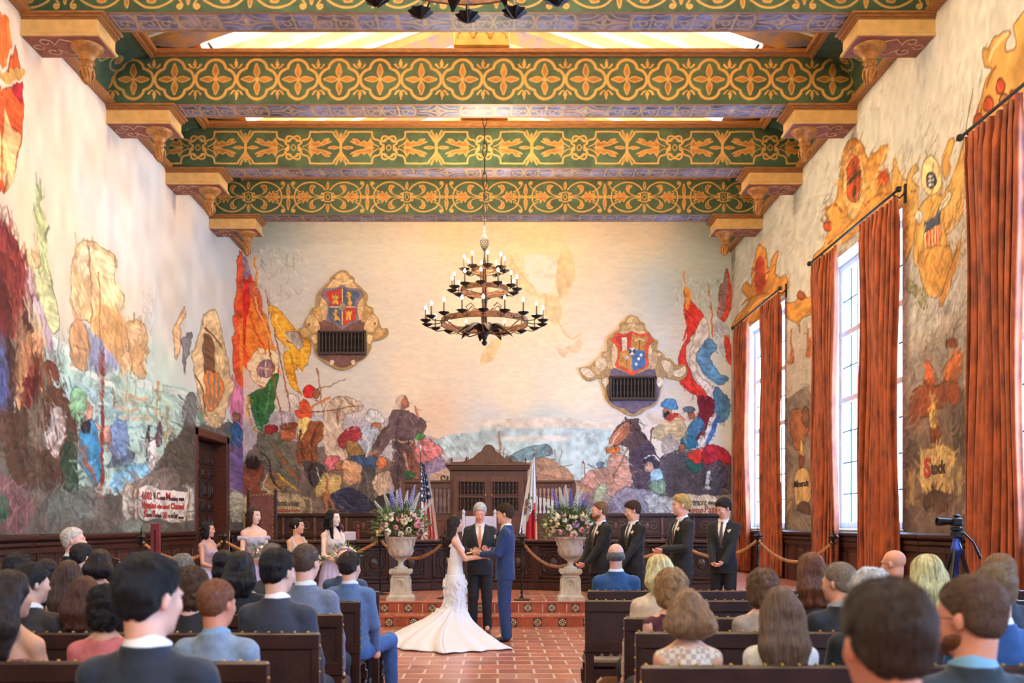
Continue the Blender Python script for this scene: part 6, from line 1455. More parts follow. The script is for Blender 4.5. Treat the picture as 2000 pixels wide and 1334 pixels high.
m.M = Matrix.Translation((-.05,0,1.56)) @ Matrix.Rotation(-PI/2, 4, 'Y'); m.lathe([(.030,0),(.032,.04),(.036,.05),(.036,.08),(.04,.09),(.04,.12),(.043,.125),(.043,.14),(.036,.14),(.034,.12)], (0,0,0), 18); m.build('lens', BLACKM, t)
t = thing('guitar', 'acoustic guitar held upright, its tuning pegs above the guests heads', 'guitar', ((180-CX)*9.0/F, 9.0, .575), 0); t.rotation_euler = (0, .35, 0); GW = mat('guitar_spruce', (196,140,80), .35, var=.1, vs=8)
m = MB(); m.prism([(-.19,0),(-.2,.1),(-.12,.22),(-.14,.36),(0,.42),(.14,.36),(.12,.22),(.2,.1),(.19,0),(.0,-.06)], -.05, .05); m.build('body', GW, t)
m = MB(); m.box(-.025,.025,-.07,-.05,.2,.60); m.build('neck', WOOD, t); m = MB(); m.box(-.035,.035,-.075,-.055,.60,.70,.005); hs = m.build('headstock', WOOD, t)
for k in range(3):
    for s in (-1, 1): m = MB(); m.tube([(s*.035,-.065,.62+k*.028),(s*.055,-.065,.62+k*.028)], .004, 5); m.ball((s*.06,-.065,.62+k*.028), (.009,.006,.008), 6, 5); m.build('tuning_peg', mat('ivory_peg', (226,206,170), .4), hs)
# ---------------------------------------------------------------- organic surfaces: a smooth-blended field turned into one continuous mesh
def V3(*a): return np.array(a, float)
class Field:
    def __init__(s, vox): s.vox = vox; s.P = []
    def cone(s, a, b, r0, r1=None, k=.02, flat=None): s.P.append(('c', V3(*a), V3(*b), r0, r0 if r1 is None else r1, k, flat)); return s
    def ell(s, c, r, R=None, k=.015, sub=False): s.P.append(('e', V3(*c), V3(*r), None if R is None else np.array(R), k, sub)); return s
    def loft(s, rows, k=.02):            # rows: z, cx, cy, rx, ry
        s.P.append(('l', np.array(rows, float), k)); return s
    def cut(s, fn, lo, hi): s.P.append(('x', fn, V3(*lo), V3(*hi))); return s
    def disp(s, amp, fr): s.P.append(('n', amp, fr)); return s
    def head(s, M, prims):
        for p in prims:
            if p[0] == 'c': s.cone(M @ Vector(p[1]), M @ Vector(p[2]), p[3], p[4], p[5])
            else:
                R = np.array((M.to_3x3().normalized()) @ Euler(p[4] if len(p) > 5 and p[4] else (0,0,0)).to_matrix()); sc = M.to_scale()[0]
                s.ell(M @ Vector(p[1]), tuple(v*sc for v in p[2]), R, p[3], p[-1] == 'sub')
    def grid(s):
        lo = V3(9,9,9); hi = -lo
        for p in s.P:
            if p[0] == 'c': q = [np.minimum(p[1]-p[3], p[2]-p[4]), np.maximum(p[1]+p[3], p[2]+p[4])]
            elif p[0] == 'e' and not p[5]: m = max(p[2]); q = [p[1]-m, p[1]+m]
            elif p[0] == 'l': r = p[1]; q = [V3((r[:,1]-r[:,3]).min(), (r[:,2]-r[:,4]).min(), r[:,0].min()), V3((r[:,1]+r[:,3]).max(), (r[:,2]+r[:,4]).max(), r[:,0].max())]
            else: continue
            lo = np.minimum(lo, q[0]); hi = np.maximum(hi, q[1])
        mg = s.vox*3+.015; lo -= mg; hi += mg; s.lo = lo; n = np.ceil((hi-lo)/s.vox).astype(int)+1; s.n = n
        f = np.full(n, .5, np.float32); ax = [lo[i]+np.arange(n[i])*s.vox for i in range(3)]
        for p in s.P:
            if p[0] == 'n':
                X, Y, Z = np.meshgrid(*ax, indexing='ij', sparse=True); a, fr = p[1:]
                f += (a*(np.sin(X*fr+2*np.sin(Z*fr*.7))*np.sin(Y*fr*1.1+1.5*np.sin(X*fr*.6))*.6+.4*np.sin(Z*fr*1.2+2*np.sin(Y*fr*.8)))).astype(np.float32); continue
            if p[0] == 'c': bl, bh, k = np.minimum(p[1]-p[3], p[2]-p[4]), np.maximum(p[1]+p[3], p[2]+p[4]), p[5]
            elif p[0] == 'e': m = max(p[2]); bl, bh, k = p[1]-m, p[1]+m, p[4]
            elif p[0] == 'l': r = p[1]; bl = V3((r[:,1]-r[:,3]).min(), (r[:,2]-r[:,4]).min(), r[:,0].min()); bh = V3((r[:,1]+r[:,3]).max(), (r[:,2]+r[:,4]).max(), r[:,0].max()); k = p[2]
            else: bl, bh, k = p[2], p[3], 0
            a = np.clip(((bl-lo-k)/s.vox-2).astype(int), 0, n); b = np.clip(((bh-lo+k)/s.vox+3).astype(int), 0, n); sl = tuple(slice(a[i], b[i]) for i in range(3))
            if min(b-a) <= 0: continue
            X, Y, Z = np.meshgrid(*[ax[i][sl[i]] for i in range(3)], indexing='ij', sparse=True); g = f[sl]
            if p[0] == 'c':
                d = p[2]-p[1]; L = max(1e-9, d@d); x, y, z = X-p[1][0], Y-p[1][1], Z-p[1][2]
                t = np.clip((x*d[0]+y*d[1]+z*d[2])/L, 0, 1); D = np.sqrt((x-t*d[0])**2+(y-t*d[1])**2+(z-t*d[2])**2)-(p[3]+(p[4]-p[3])*t)
            elif p[0] == 'e':
                x, y, z = X-p[1][0], Y-p[1][1], Z-p[1][2]
                if p[3] is not None: R = p[3]; x, y, z = (R[0,0]*x+R[1,0]*y+R[2,0]*z), (R[0,1]*x+R[1,1]*y+R[2,1]*z), (R[0,2]*x+R[1,2]*y+R[2,2]*z)
                r = p[2]; k0 = np.sqrt((x/r[0])**2+(y/r[1])**2+(z/r[2])**2); k1 = np.sqrt((x/r[0]**2)**2+(y/r[1]**2)**2+(z/r[2]**2)**2)+1e-6; D = k0*(k0-1)/k1
            elif p[0] == 'l':
                r = p[1]; zz = Z.ravel(); I = lambda c: np.interp(zz, r[:,0], r[:,c])[None, None, :]
                rx, ry = I(3), I(4); D = (np.sqrt(((X-I(1))/rx)**2+((Y-I(2))/ry)**2)-1)*np.minimum(rx, ry); D = np.maximum(D, np.maximum(r[0,0]-Z, Z-r[-1,0]))
            else: f[sl] = np.maximum(g, -p[1](X, Y, Z)); continue
            if p[0] == 'e' and p[5]: h = np.clip(.5-.5*(g+D)/k, 0, 1); f[sl] = g*(1-h)-D*h+k*h*(1-h)
            elif k <= 0: f[sl] = np.minimum(g, D)
            else: h = np.clip(.5+.5*(g-D)/k, 0, 1); f[sl] = g*(1-h)+D*h-k*h*(1-h)
        s.f = f; return f
    def mesh(s, name):
        f = s.grid(); n = s.n; ins = f < 0; cid = {}
        E = []
        for ax in range(3):
            a = [slice(None)]*3; b = [slice(None)]*3; a[ax] = slice(0, -1); b[ax] = slice(1, None)
            e = np.argwhere(ins[tuple(a)] != ins[tuple(b)])
            o = np.zeros(3, int); o[ax] = 1; f0 = f[tuple(e.T)]; f1 = f[tuple((e+o).T)]; pos = e.astype(float); pos[:, ax] += f0/(f0-f1+1e-12)
            u, v = [(1,2),(2,0),(0,1)][ax]; cells = []
            for du, dv in ((-1,-1),(0,-1),(0,0),(-1,0)): c = e.copy(); c[:, u] += du; c[:, v] += dv; cells.append((c[:,0]*n[1]+c[:,1])*n[2]+c[:,2])
            E.append((np.stack(cells, 1), pos, f0 < 0))
        allc = np.concatenate([e[0].ravel() for e in E]); allp = np.concatenate([np.repeat(e[1], 4, 0) for e in E])
        uq, inv = np.unique(allc, return_inverse=True); cnt = np.bincount(inv)
        Vv = np.stack([np.bincount(inv, allp[:, i])/cnt for i in range(3)], 1)*s.vox+s.lo
        q = inv.reshape(-1, 4); flip = ~np.concatenate([e[2] for e in E]); q[flip] = q[flip][:, ::-1]
        me = bpy.data.meshes.new(name); me.vertices.add(len(Vv)); me.vertices.foreach_set('co', Vv.astype(np.float32).ravel())
        m = len(q); me.loops.add(m*4); me.loops.foreach_set('vertex_index', q.astype(np.int32).ravel()); me.polygons.add(m); me.polygons.foreach_set('loop_start', np.arange(0, m*4, 4, dtype=np.int32))
        me.polygons.foreach_set('use_smooth', np.ones(m, bool)); me.update(calc_edges=True); s.V = Vv; s.q = q; return me
    def sample(s, P):
        g = (P-s.lo)/s.vox; g = np.clip(g, 0, np.array(s.n)-1.001); i = g.astype(int); t = g-i; out = 0
        for a in (0,1):
            for b in (0,1):
                for c in (0,1): out = out+s.f[i[:,0]+a, i[:,1]+b, i[:,2]+c]*(t[:,0] if a else 1-t[:,0])*(t[:,1] if b else 1-t[:,1])*(t[:,2] if c else 1-t[:,2])
        return out
    def grad(s, P):
        h = s.vox; G = np.stack([s.sample(P+np.eye(3)[i]*h)-s.sample(P-np.eye(3)[i]*h) for i in range(3)], 1); return G/(np.linalg.norm(G, axis=1, keepdims=True)+1e-9)
# ---------------------------------------------------------------- people
HEADP = [('e',(0,-.014,.032),(.075,.098,.086),.02,None,0),('e',(0,.03,-.03),(.060,.064,.084),.03,None,0),('e',(0,.036,-.074),(.047,.047,.040),.025,None,0),('e',(0,.073,-.100),(.020,.016,.018),.02,None,0),
  ('e',(0,.082,.018),(.05,.014,.010),.015,None,0),('c',(0,.090,.006),(0,.109,-.027),.006,.0085,.012),('e',(0,.102,-.032),(.0145,.011,.0075),.007,None,0),('e',(.038,.066,-.028),(.022,.020,.024),.02,None,0),('e',(-.038,.066,-.028),(.022,.020,.024),.02,None,0),
  ('e',(0,.086,-.058),(.023,.010,.006),.008,None,0),('e',(0,.085,-.069),(.020,.010,.007),.008,None,0),('e',(.031,.098,.003),(.017,.014,.011),.012,None,'sub'),('e',(-.031,.098,.003),(.017,.014,.011),.012,None,'sub'),
  ('e',(.031,.0855,.0135),(.0165,.009,.0055),.006,None,0),('e',(-.031,.0855,.0135),(.0165,.009,.0055),.006,None,0),('e',(.031,.084,-.0075),(.015,.008,.0045),.006,None,0),('e',(-.031,.084,-.0075),(.015,.008,.0045),.006,None,0),
  ('e',(.080,-.008,-.010),(.008,.018,.031),.008,(0,.15,-.35),0),('e',(-.080,-.008,-.010),(.008,.018,.031),.008,(0,-.15,.35),0)]
def hand(F_, w, d, nrm, side, curl=.6, s=1., spread=.0):
    """palm with four fingers and a thumb; d = pointing direction, nrm = palm normal"""
    w = Vector(w); d = Vector(d).normalized(); n = Vector(nrm); n = (n-d*n.dot(d)).normalized(); u = d.cross(n)*side; v = F_.vox
    c = w+d*.045*s
    R = Matrix((u, d, n)).transposed(); F_.ell(c, (.038*s, .048*s, .016*s), R, k=.012)
    for i, (o, L) in enumerate(((-.029,.062),(-.0095,.075),(.0095,.080),(.029,.072))):
        b = w+d*.080*s+u*o*s*(1+spread); a1 = curl*.7; q = (d*math.cos(a1)+n*math.sin(a1)); a2 = curl*1.6; e = (d*math.cos(a2)+n*math.sin(a2))
        F_.cone(b-d*.02*s, b+q*L*.5*s, .0088*s, .0082*s, k=.006); F_.cone(b+q*L*.5*s, b+q*L*.5*s+e*L*.5*s, .0082*s, .0068*s, k=.004)
    b = w+d*.025*s+u*.03*s; q = (d*.65+u*.55+n*.45).normalized(); F_.cone(b, b+q*.035*s, .0115*s, .0105*s, k=.01); F_.cone(b+q*.035*s, b+q*.035*s+(q*.7+d*.5+n*.2*curl).normalized()*.028*s, .0105*s, .008*s, k=.005)
def ik(a, c, l1, l2, pole):
    a, c = Vector(a), Vector(c); d = c-a; L = min(d.length, (l1+l2)*.995); d.normalize(); x = (l1*l1-l2*l2+L*L)/(2*L); h = math.sqrt(max(0, l1*l1-x*x)); p = Vector(pole); p = (p-d*p.dot(d)).normalized(); return a+d*x+p*h
SKIN = {}
def skin(c):
    if c not in SKIN: SKIN[c] = mat('skin_%d' % len(SKIN), c, .5, var=.10, vs=14, spec=.35)
    return SKIN[c]
EYEW = mat('eye_white', (226,220,214), .25); IRIS = mat('eye_dark', (44,30,24), .2)
em = MB(); em.ball((0,0,0), .0118, 10, 8); em.mat = 1; em.ball((0,.0068,0), (.0066,.0056,.0066), 8, 6); EYEM = em.mesh('eye'); EYEM.materials.append(EYEW); EYEM.materials.append(IRIS)
def hair_mat(c, c2=None, rough=.42): return mat('hair_%d_%d_%d' % c, c, rough, hair=False, var=.35, vs=40, spec=.3), mat('hair_strand_%d_%d_%d' % c, c, rough, hair=True, c2=c2, spec=.5)
def strands(F_, name, par, m, n, L, M, style, seed, rad, wav=0., cr_=(0,-.05,.12)):
    r = np.random.RandomState(seed); V, q = F_.V, F_.q; idx = r.randint(0, len(q), n); w = r.dirichlet((1,1,1,1), n); P = (V[q[idx]]*w[..., None]).sum(1)
    C = np.array(M @ Vector(cr_)); dn = np.array(M.to_3x3().normalized() @ Vector((0,-.3,-1))); pts = []; S = 9; L_ = L*(.5+.7*r.rand(n))[:, None]; ph = r.rand(n)*6.28; side = r.randn(n, 3); G0 = None
    back = np.array(M.to_3x3().normalized() @ Vector((0,-1,.1))); lr = r.rand(n)**1.5; lift = {'curly': .016, 'short': .011, 'long': .006}[style]*(.4 if L < .03 else 1)
    for k in range(S):
        G = F_.grad(P)
        if G0 is None: G0 = G
        off = (.001+lift*(k/S)**.8*lr)[:, None]; W = 0
        if wav: W = np.cross(G, side); W = W/(np.linalg.norm(W, axis=1, keepdims=True)+1e-9)*(wav*np.sin(ph+k*(2.2 if style == 'curly' else 1.1)))[:, None]
        pts.append(P+G*off+W)
        v = P-C; v /= np.linalg.norm(v, axis=1, keepdims=True)+1e-9; a = {'short': .8, 'long': .35, 'curly': .5}[style]; D = v*a+dn*(1.1-a)+side*.10
        if style == 'short': fr = np.clip(((P-C) @ np.array(M.to_3x3().normalized() @ Vector((0,1,0)))+.02)/.04, 0, 1)[:, None]; D = D*(1-fr)+(back*.8+dn*.25+v*.2+side*.12)*fr
        D -= G*(D*G).sum(1, keepdims=True); D /= np.linalg.norm(D, axis=1, keepdims=True)+1e-9; P = P+D*L_/S
        P = P-F_.grad(P)*np.clip(F_.sample(P), -.02, .02)[:, None]
    A = np.stack(pts, 1).astype(np.float32); hc = bpy.data.hair_curves.new(name); hc.add_curves([S]*n); hc.points.foreach_set('position', A.reshape(-1))
    R = np.tile(np.array([1,1,1,1,.95,.9,.8,.6,.25], np.float32)*rad, n); at_ = hc.attributes.get('radius') or hc.attributes.new('radius', 'FLOAT', 'POINT'); at_.data.foreach_set('value', R)
    o = bpy.data.objects.new(name, hc); COL.objects.link(o); o.parent = par; hc.materials.append(m); return o
def hair(t, M, style, col, near, seed, col2=None, L=.22, back=(0,-1), vol=1.):
    """hair shape and the strands that cover it; M places the head"""
    F_ = Field({0: .006, 1: .008, 2: .011}[near]); sc = M.to_scale()[0]; R3 = np.array(M.to_3x3().normalized()); Mi = M.inverted()
    add = lambda c, r, k=.02, e=None: F_.ell(M @ Vector(c), tuple(v*sc for v in r), R3 if e is None else np.array(Matrix(R3.tolist()) @ Euler(e).to_matrix()), k)
    def loc(X, Y, Z):
        m = np.array(Mi); return [m[i,0]*X+m[i,1]*Y+m[i,2]*Z+m[i,3] for i in range(3)]
    st = style; g = vol
    if st in ('short', 'crop', 'thin', 'quiff'):
        e = {'short': .0105, 'crop': .008, 'thin': .006, 'quiff': .012}[st]*g
        add((0,-.018,.042), (.074+e, .101+e, .086+e)); add((0,-.042,-.012), (.0745,.067,.066))
        if st == 'quiff': add((0,.05,.098), (.055,.04,.028), .02, (-.3,0,0))
        if st == 'short': add((.0,.03,.088), (.06,.05,.032)); 
        sty = 'short'
    elif st == 'fringe_bald':
        add((0,-.03,-.0), (.084,.094,.062)); sty = 'short'
    elif st == 'curly':
        add((0,-.03,.03), (.10*g,.11*g,.105*g)); add((0,-.055,-.05), (.098*g,.075*g,.09*g)); add((.05*g,-.02,-.04),(.05,.05,.09)); add((-.05*g,-.02,-.04),(.05,.05,.09)); sty = 'curly'
    elif st == 'bob':
        add((0,-.022,.034), (.090,.108,.098)); add((0,-.05,-.07), (.092,.068,.105)); sty = 'long'
        for s in (-1,1): add((s*.075,.005,-.06), (.024,.04,.10))
    elif st == 'bun':
        add((0,-.02,.034), (.086,.106,.096)); add((0,-.105,.02), (.045,.04,.045)); sty = 'long'
    else:
        add((0,-.022,.034), (.089,.108,.098)); sty = 'long'
        b = lambda y, z: M @ Vector((0, y, z))
        for s in (-1, 0, 1):
            p0 = M @ Vector((s*.055, -.05, -.02)); z1 = p0.z-L*.5; z2 = p0.z-L; bk = Vector((back[0], back[1], 0)).normalized()
            m1 = Vector((p0.x*1.0, p0.y, z1))+bk*.035+Vector((s*.012,0,0)); m2 = Vector((p0.x, p0.y, z2))+bk*.05+Vector((s*.004,0,0))
            F_.cone(p0, m1, .052, .047, k=.03); F_.cone(m1, m2, .047, .026, k=.03)
        if st == 'long_front':
            for s in (-1, 1): F_.cone(M @ Vector((s*.07,.0,.0)), M @ Vector((s*.085,.03,-.14)), .028, .026, k=.02); F_.cone(M @ Vector((s*.085,.03,-.14)), (M @ Vector((s*.08,.05,-.14)))-Vector((0,0,L*.45)), .026, .014, k=.02)
    hl = {'short': .078, 'crop': .07, 'thin': .045, 'quiff': .08, 'curly': .085}.get(st, .08)
    def face(X, Y, Z):
        x, y, z = loc(X, Y, Z)
        if st == 'fringe_bald': return np.minimum(.040-z, -(.68*(y-.050)-.73*(z-.050)))
        pl = (.68*(y-hl)-.73*(z-hl*.95))
        if st in ('short', 'crop', 'thin', 'quiff'): return np.minimum(-pl, z+.085)
        fc = np.maximum(np.maximum(.030-y, np.abs(x)-.062), z-.075); return -fc
    if st == 'fringe_bald' or st in ('short', 'crop', 'thin', 'quiff'): F_.cut(lambda X, Y, Z: face(X, Y, Z), (-9,-9,-9), (9,9,9))
    else: F_.cut(lambda X, Y, Z: -face(X, Y, Z), (-9,-9,-9), (9,9,9))
    F_.disp({'curly': .0105, 'bob': .003, 'long': .003, 'long_front': .003, 'long_wavy': .009, 'short': .0035}.get(st, .0012), 110 if st == 'curly' else 70)
    hm, sm = hair_mat(col, col2); me = F_.mesh('hair'); o = link('hair', me, hm, t)
    n = {0: 11000, 1: 5000, 2: 2000}[near]; 
    if st in ('crop', 'thin'): n = int(n*.9)
    strands(F_, 'hair_strands', o, sm, n, {'short': .045, 'crop': .014, 'thin': .02, 'quiff': .05, 'curly': .06, 'fringe_bald': .02, 'bun': .08, 'bob': .12}.get(st, .2)*sc, M, sty, seed, {0: .0006, 1: .0008, 2: .0013}[near], {'curly': .008, 'long_wavy': .007}.get(st, .0012))
    return o
LB_ = bpy.data
def person(label, x, y, z, h, rz, skn=(220,172,146), fem=False, head=(0,0,0), wr=None, seated=False, near=2, top='suit', tc=(40,40,46), hr='short', hc=(60,42,32), hc2=None, hL=.22, hvol=1., tie=None, lean=(0,0), curl=.7, hdir=None, pants=(30,30,34), shoes=(30,24,22), collar=(236,236,236), beard=None, lips=(176,104,96), legs=True, tmat=None, bout=False, width=1., group=None, lapels=True, legpose=None, boff=(0,0,0)):
    t = thing('person', label, 'person', (x, y, z), rz, group); S = h/1.78; dz = -.36 if seated else 0; sw = (.84 if fem else 1.)*width
    P_ = lambda a, b, c: Vector((a*S*(sw if abs(a) < .3 else 1)+lean[0]*(c-.93)*S, b*S+lean[1]*max(0, c-.93)*S, (c+dz)*S if not seated else .57+(c-.93)*S))
    fc = P_(0,0,1.652); HM = Matrix.Translation(P_(0,.012,1.652)) @ Euler((head[0], head[1], head[2]), 'XYZ').to_matrix().to_4x4() @ Matrix.Scale(S*(.96 if fem else 1.), 4)
    vx = {0: .007, 1: .0085, 2: .009}[near] if seated else .0065
    sh = [P_(s*.166, -.012, 1.402) for s in (1, -1)]; w = wr or ((.2,.16,.90),(-.2,.16,.90)); wr_ = []; el = []
    for i, s in enumerate((1, -1)):
        q = P_(*w[i]); q = Vector((w[i][0]*S+lean[0]*(w[i][2]-.93)*S, w[i][1]*S, q.z)); wr_.append(q); el.append(ik(sh[i], q, .285*S, .255*S, (s*.55, -.7, -.35)))
    B = Field(vx); c = lambda zz, rx, ry, cy=0: (P_(0,0,zz).z, P_(0,0,zz).x, P_(0,cy,zz).y, rx*S*sw, ry*S)
    bodyd = -.014
    rows = [c(.88,.155,.11),c(1.0,.135,.1),c(1.1,.13,.095),c(1.25,.155,.11),c(1.36,.155,.10),c(1.42,.115,.08,-.01),c(1.49,.058,.056,-.015)]
    B.loft(rows, .03)
    for i, s in enumerate((1, -1)):
        B.cone(P_(s*.06,-.014,1.452 if top == 'suit' else 1.458), sh[i], (.036 if top == 'suit' else .045)*S, .044*S, k=.02); B.cone(sh[i], el[i], .047*S*(.85 if fem else 1), .038*S*(.85 if fem else 1), k=.02); B.cone(el[i], wr_[i], .036*S*(.88 if fem else 1), .026*S*(.85 if fem else 1), k=.015)
        if not (seated and near == 2 and wr is None):
            d = (wr_[i]-el[i]).normalized(); hd = Vector(hdir[i][0]) if hdir else d; nn = Vector(hdir[i][1]) if hdir else Vector((-s, 0, 0)); hand(B, wr_[i]+d*.005, hd, nn, -s if not hdir else hdir[i][2], curl, S*(.92 if fem else 1.05))
        else: B.ell(wr_[i]+(wr_[i]-el[i]).normalized()*.05, (.035,.035,.035), k=.02)
    if fem:
        for s in (-1, 1): B.ell(P_(s*.075,.075,1.285), (.058*S,.05*S,.055*S), k=.03)
    nk = P_(0,-.012,1.47); B.cone(nk, HM @ Vector((0,-.03,-.06)), (.052 if fem else .062)*S, (.046 if fem else .057)*S, k=.03); B.head(HM, HEADP)
    if legs:
        for s in (1, -1):
            hp = P_(s*.085,0,.92)
            if seated: kn = Vector((s*.13,.46*S,.56)); an = Vector((s*.13,.50*S,.09))
            else: kn = Vector((s*.095*S,.015,.50*S)); an = Vector((s*.10*S,-.015,.09*S))
            if legpose: kn, an = Vector(legpose[0 if s > 0 else 1][0]), Vector(legpose[0 if s > 0 else 1][1])
            B.cone(hp, kn, .074*S, .05*S, k=.03); B.cone(kn, an, .047*S, .034*S, k=.02); B.cone(an, an+Vector((0,.13,-.045)), .034*S, .026*S, k=.02)
    body = link('body', B.mesh('body'), skin(skn), t)
    for s in (-1, 1): e = link('eye', EYEM, None, body); e.matrix_local = HM @ Matrix.Translation((s*.031,.0775,.003))
    m = MB(); m.M = HM; m.ball((0,.0965,-.0585), (.020,.0035,.0032), 10, 5); m.ball((0,.0955,-.0675), (.017,.0035,.004), 10, 5); m.build('lips', mat('lips_%d' % lips[0], lips, .5), body)
    for s in (-1, 1):
        m = MB(); m.M = HM; m.tube([(s*.014,.0955,.0215),(s*.030,.0935,.026),(s*.046,.084,.022)], [.003,.0042,.002], 5); m.build('eyebrow', hair_mat(hc if sum(hc) < 420 else (150,140,130))[0], body)
    if beard:
        Q = Field(.006); Q.head(HM, [('e',(0,.036,-.076),(.0535,.0535,.045),.02,None,0),('e',(0,.074,-.098),(.027,.022,.026),.02,None,0),('e',(.045,.02,-.062),(.020,.035,.035),.02,None,0),('e',(-.045,.02,-.062),(.020,.035,.035),.02,None,0)]); i_ = np.array(HM.inverted())
        Q.cut(lambda X, Y, Z: -((i_[2,0]*X+i_[2,1]*Y+i_[2,2]*Z+i_[2,3])+.050), (-9,-9,-9), (9,9,9))
        Q2 = link('beard', Q.mesh('beard'), hair_mat(beard)[0], body)
    if hr: hair(t, HM, hr, hc, near if seated else 1, hash(label) % 9999 if False else int(x*997+y*31) % 9999, hc2, hL, vol=hvol)
    # clothes
    if top in ('suit', 'shirt', 'sweater', 'shawl', 'sleeveless', 'strapless'):
        J = Field(vx); a = {'suit': 1.0, 'shirt': .93, 'sweater': .96, 'shawl': 1.02, 'sleeveless': .9, 'strapless': .9}[top]
        zt = 1.50 if top == 'suit' else 1.47
        J.loft([c(.80 if not seated else .90,.182*a,.128*a),c(.95,.176*a,.125*a),c(1.08,.163*a,.117*a),c(1.28,.186*a,.128*a),c(1.36,.182*a,.118*a,-.005),c(1.42,.145*a,.098*a,-.012),c(zt if top != 'suit' else 1.475,.078,.072,-.018)], .03)
        for i, s in enumerate((1, -1)):
            J.cone(P_(s*.055,-.018,1.450), P_(s*.166,-.012,1.408), .048*S*a, .054*S*a, k=.03)
            if top != 'sleeveless':
                d = (wr_[i]-el[i]).normalized(); J.cone(sh[i], el[i], .060*S*a*(.9 if fem else 1), .051*S*a, k=.03); J.cone(el[i], wr_[i]-d*.01, .052*S*a, .041*S*a, k=.015)
        if top == 'strapless': J.P = J.P[:0]; J.loft([c(.90,.165,.117),c(1.08,.148,.108),c(1.28,.17,.118),c(1.345,.166,.112)], .03)
        if fem and top != 'suit':
            for s in (-1, 1): J.ell(P_(s*.075,.085,1.285), (.06*S,.052*S,.06*S), k=.03)
        if top == 'suit': J.loft([c(1.43,.10,.09,-.02),c(1.47,.086,.082,-.022),c(1.508,.079,.077,-.026)], .01)
        if top == 'shawl': J.loft([c(1.12,.235,.15),c(1.3,.235,.15),c(1.42,.19,.12,-.01),c(1.5,.085,.08,-.02)], .03)
        if top == 'suit' and tie is not None:
            z0, z1 = P_(0,0,1.13).z, P_(0,0,1.5).z; x0 = P_(0,0,1.3).x; yc = P_(0,0,1.3).y
            J.cut(lambda X, Y, Z: np.maximum(np.maximum(np.abs(X-x0)-.074*S*np.clip((Z-z0)/(z1-z0), 0, 1.2), yc+.02-Y), z0-Z)*-1*-1, (-1,-1,z0-.02), (1,1,z1+.1))
        J.disp(.0030, 30); J.disp(.0012, 75)
        if top == 'suit':
            xs_ = P_(0,0,1.2).x; zz_ = P_(0,0,1.44).z; J.cut(lambda X, Y, Z: np.maximum(np.maximum(np.abs(X-xs_)-.0035, Y+.02), Z-zz_)+np.maximum(0, -.0035+0*Y)+.0022 if False else np.maximum(np.maximum(np.abs(X-xs_)-.003, Y+.123*S+.03*np.abs(Z-P_(0,0,1.28).z)), Z-zz_), (-1,-1,-1), (1,1,3)) if near == 0 else None
        jm = tmat or mat('cloth_%d_%d_%d' % tc, tuple(int(v*.85) for v in tc) if sum(tc) < 330 else tc, .8, var=.14, vs=30, bump=.12, bs=90, sheen=.15)
        nm = {'suit': 'jacket', 'shirt': 'shirt', 'sweater': 'sweater', 'shawl': 'shawl', 'sleeveless': 'blouse', 'strapless': 'dress_top'}[top]; jk = link(nm, J.mesh(nm), jm, t)
        if top == 'suit':
            cm_ = mat('shirt_%d_%d_%d' % collar, collar, .8)
            m = MB(); m.M = Matrix.Translation(P_(0,-.016,1.485)) @ Matrix.Rotation(-.40, 4, 'X') @ Matrix.Scale(S*(.88 if fem else 1), 4); m.lathe([(.076,-.03),(.077,.0),(.0725,.034),(.068,.038),(.066,.034),(.068,-.03)], (0,0,0), 24, sy=.98); m.build('shirt_collar', cm_, t)
            if tie is not None:
                Q = Field(vx); Q.loft([c(1.0,.150,.108),c(1.1,.148,.108),c(1.28,.166,.121),c(1.36,.150,.110),c(1.42,.10,.088,-.006),c(1.475,.068,.068,-.012)], .02); link('shirt', Q.mesh('shirt'), cm_, t)
                fy = lambda zz: P_(0,0,zz).y+S*np.interp(zz, [1.1,1.28,1.36,1.42,1.475],[.113,.126,.116,.088,.060])
                if tie:
                    m = MB(); X0 = P_(0,0,1.3).x; pts = [Vector((X0, fy(q), P_(0,0,q).z)) for q in (1.475,1.455,1.43,1.35,1.25,1.14)]; m.tube(pts, [.016*S,.02*S,.014*S,.02*S,.028*S,.032*S], 8, flat=.25, up=Vector((0,1,0))); m.build('necktie', mat('tie_%d_%d_%d' % tie, tie, .6, var=.2, vs=60), t)
                m = MB()
                for s in (-1, 1): m.tube([Vector((P_(0,0,1.3).x+s*xx*S, fy(q)+.012-abs(xx)*.22, P_(0,0,q).z)) for xx, q in ((.070,1.462),(.084,1.41),(.066,1.33),(.038,1.24),(.010,1.15))], [.014*S,.024*S,.028*S,.02*S,.006*S], 6, flat=.3, up=Vector((0,1,0)))
                m.build('lapels', jm, jk)
                for i, s in enumerate((1, -1)): m = MB(); d = (wr_[i]-el[i]).normalized(); m.tube([wr_[i]-d*.02, wr_[i]+d*.008], .0345*S, 12); m.build('shirt_cuff', cm_, t)
            if bout:
                m = MB(); r = random.Random(3); p = Vector((P_(0,0,1.3).x-.105*S, fy(1.36)-.012, P_(0,0,1.36).z))
                for k in range(7): m.ball(p+Vector((r.uniform(-.014,.014), .012, r.uniform(-.014,.016))), .014, 7, 5)
                bt = m.build('boutonniere', PK[4], t); m = MB(); m.tube([p+Vector((.01,.006,-.01)), p+Vector((.0,.006,-.05))], .004, 5); m.ball(p+Vector((-.022,.004,.012)), (.014,.004,.008)); m.build('stem_leaf', LEAF, bt)
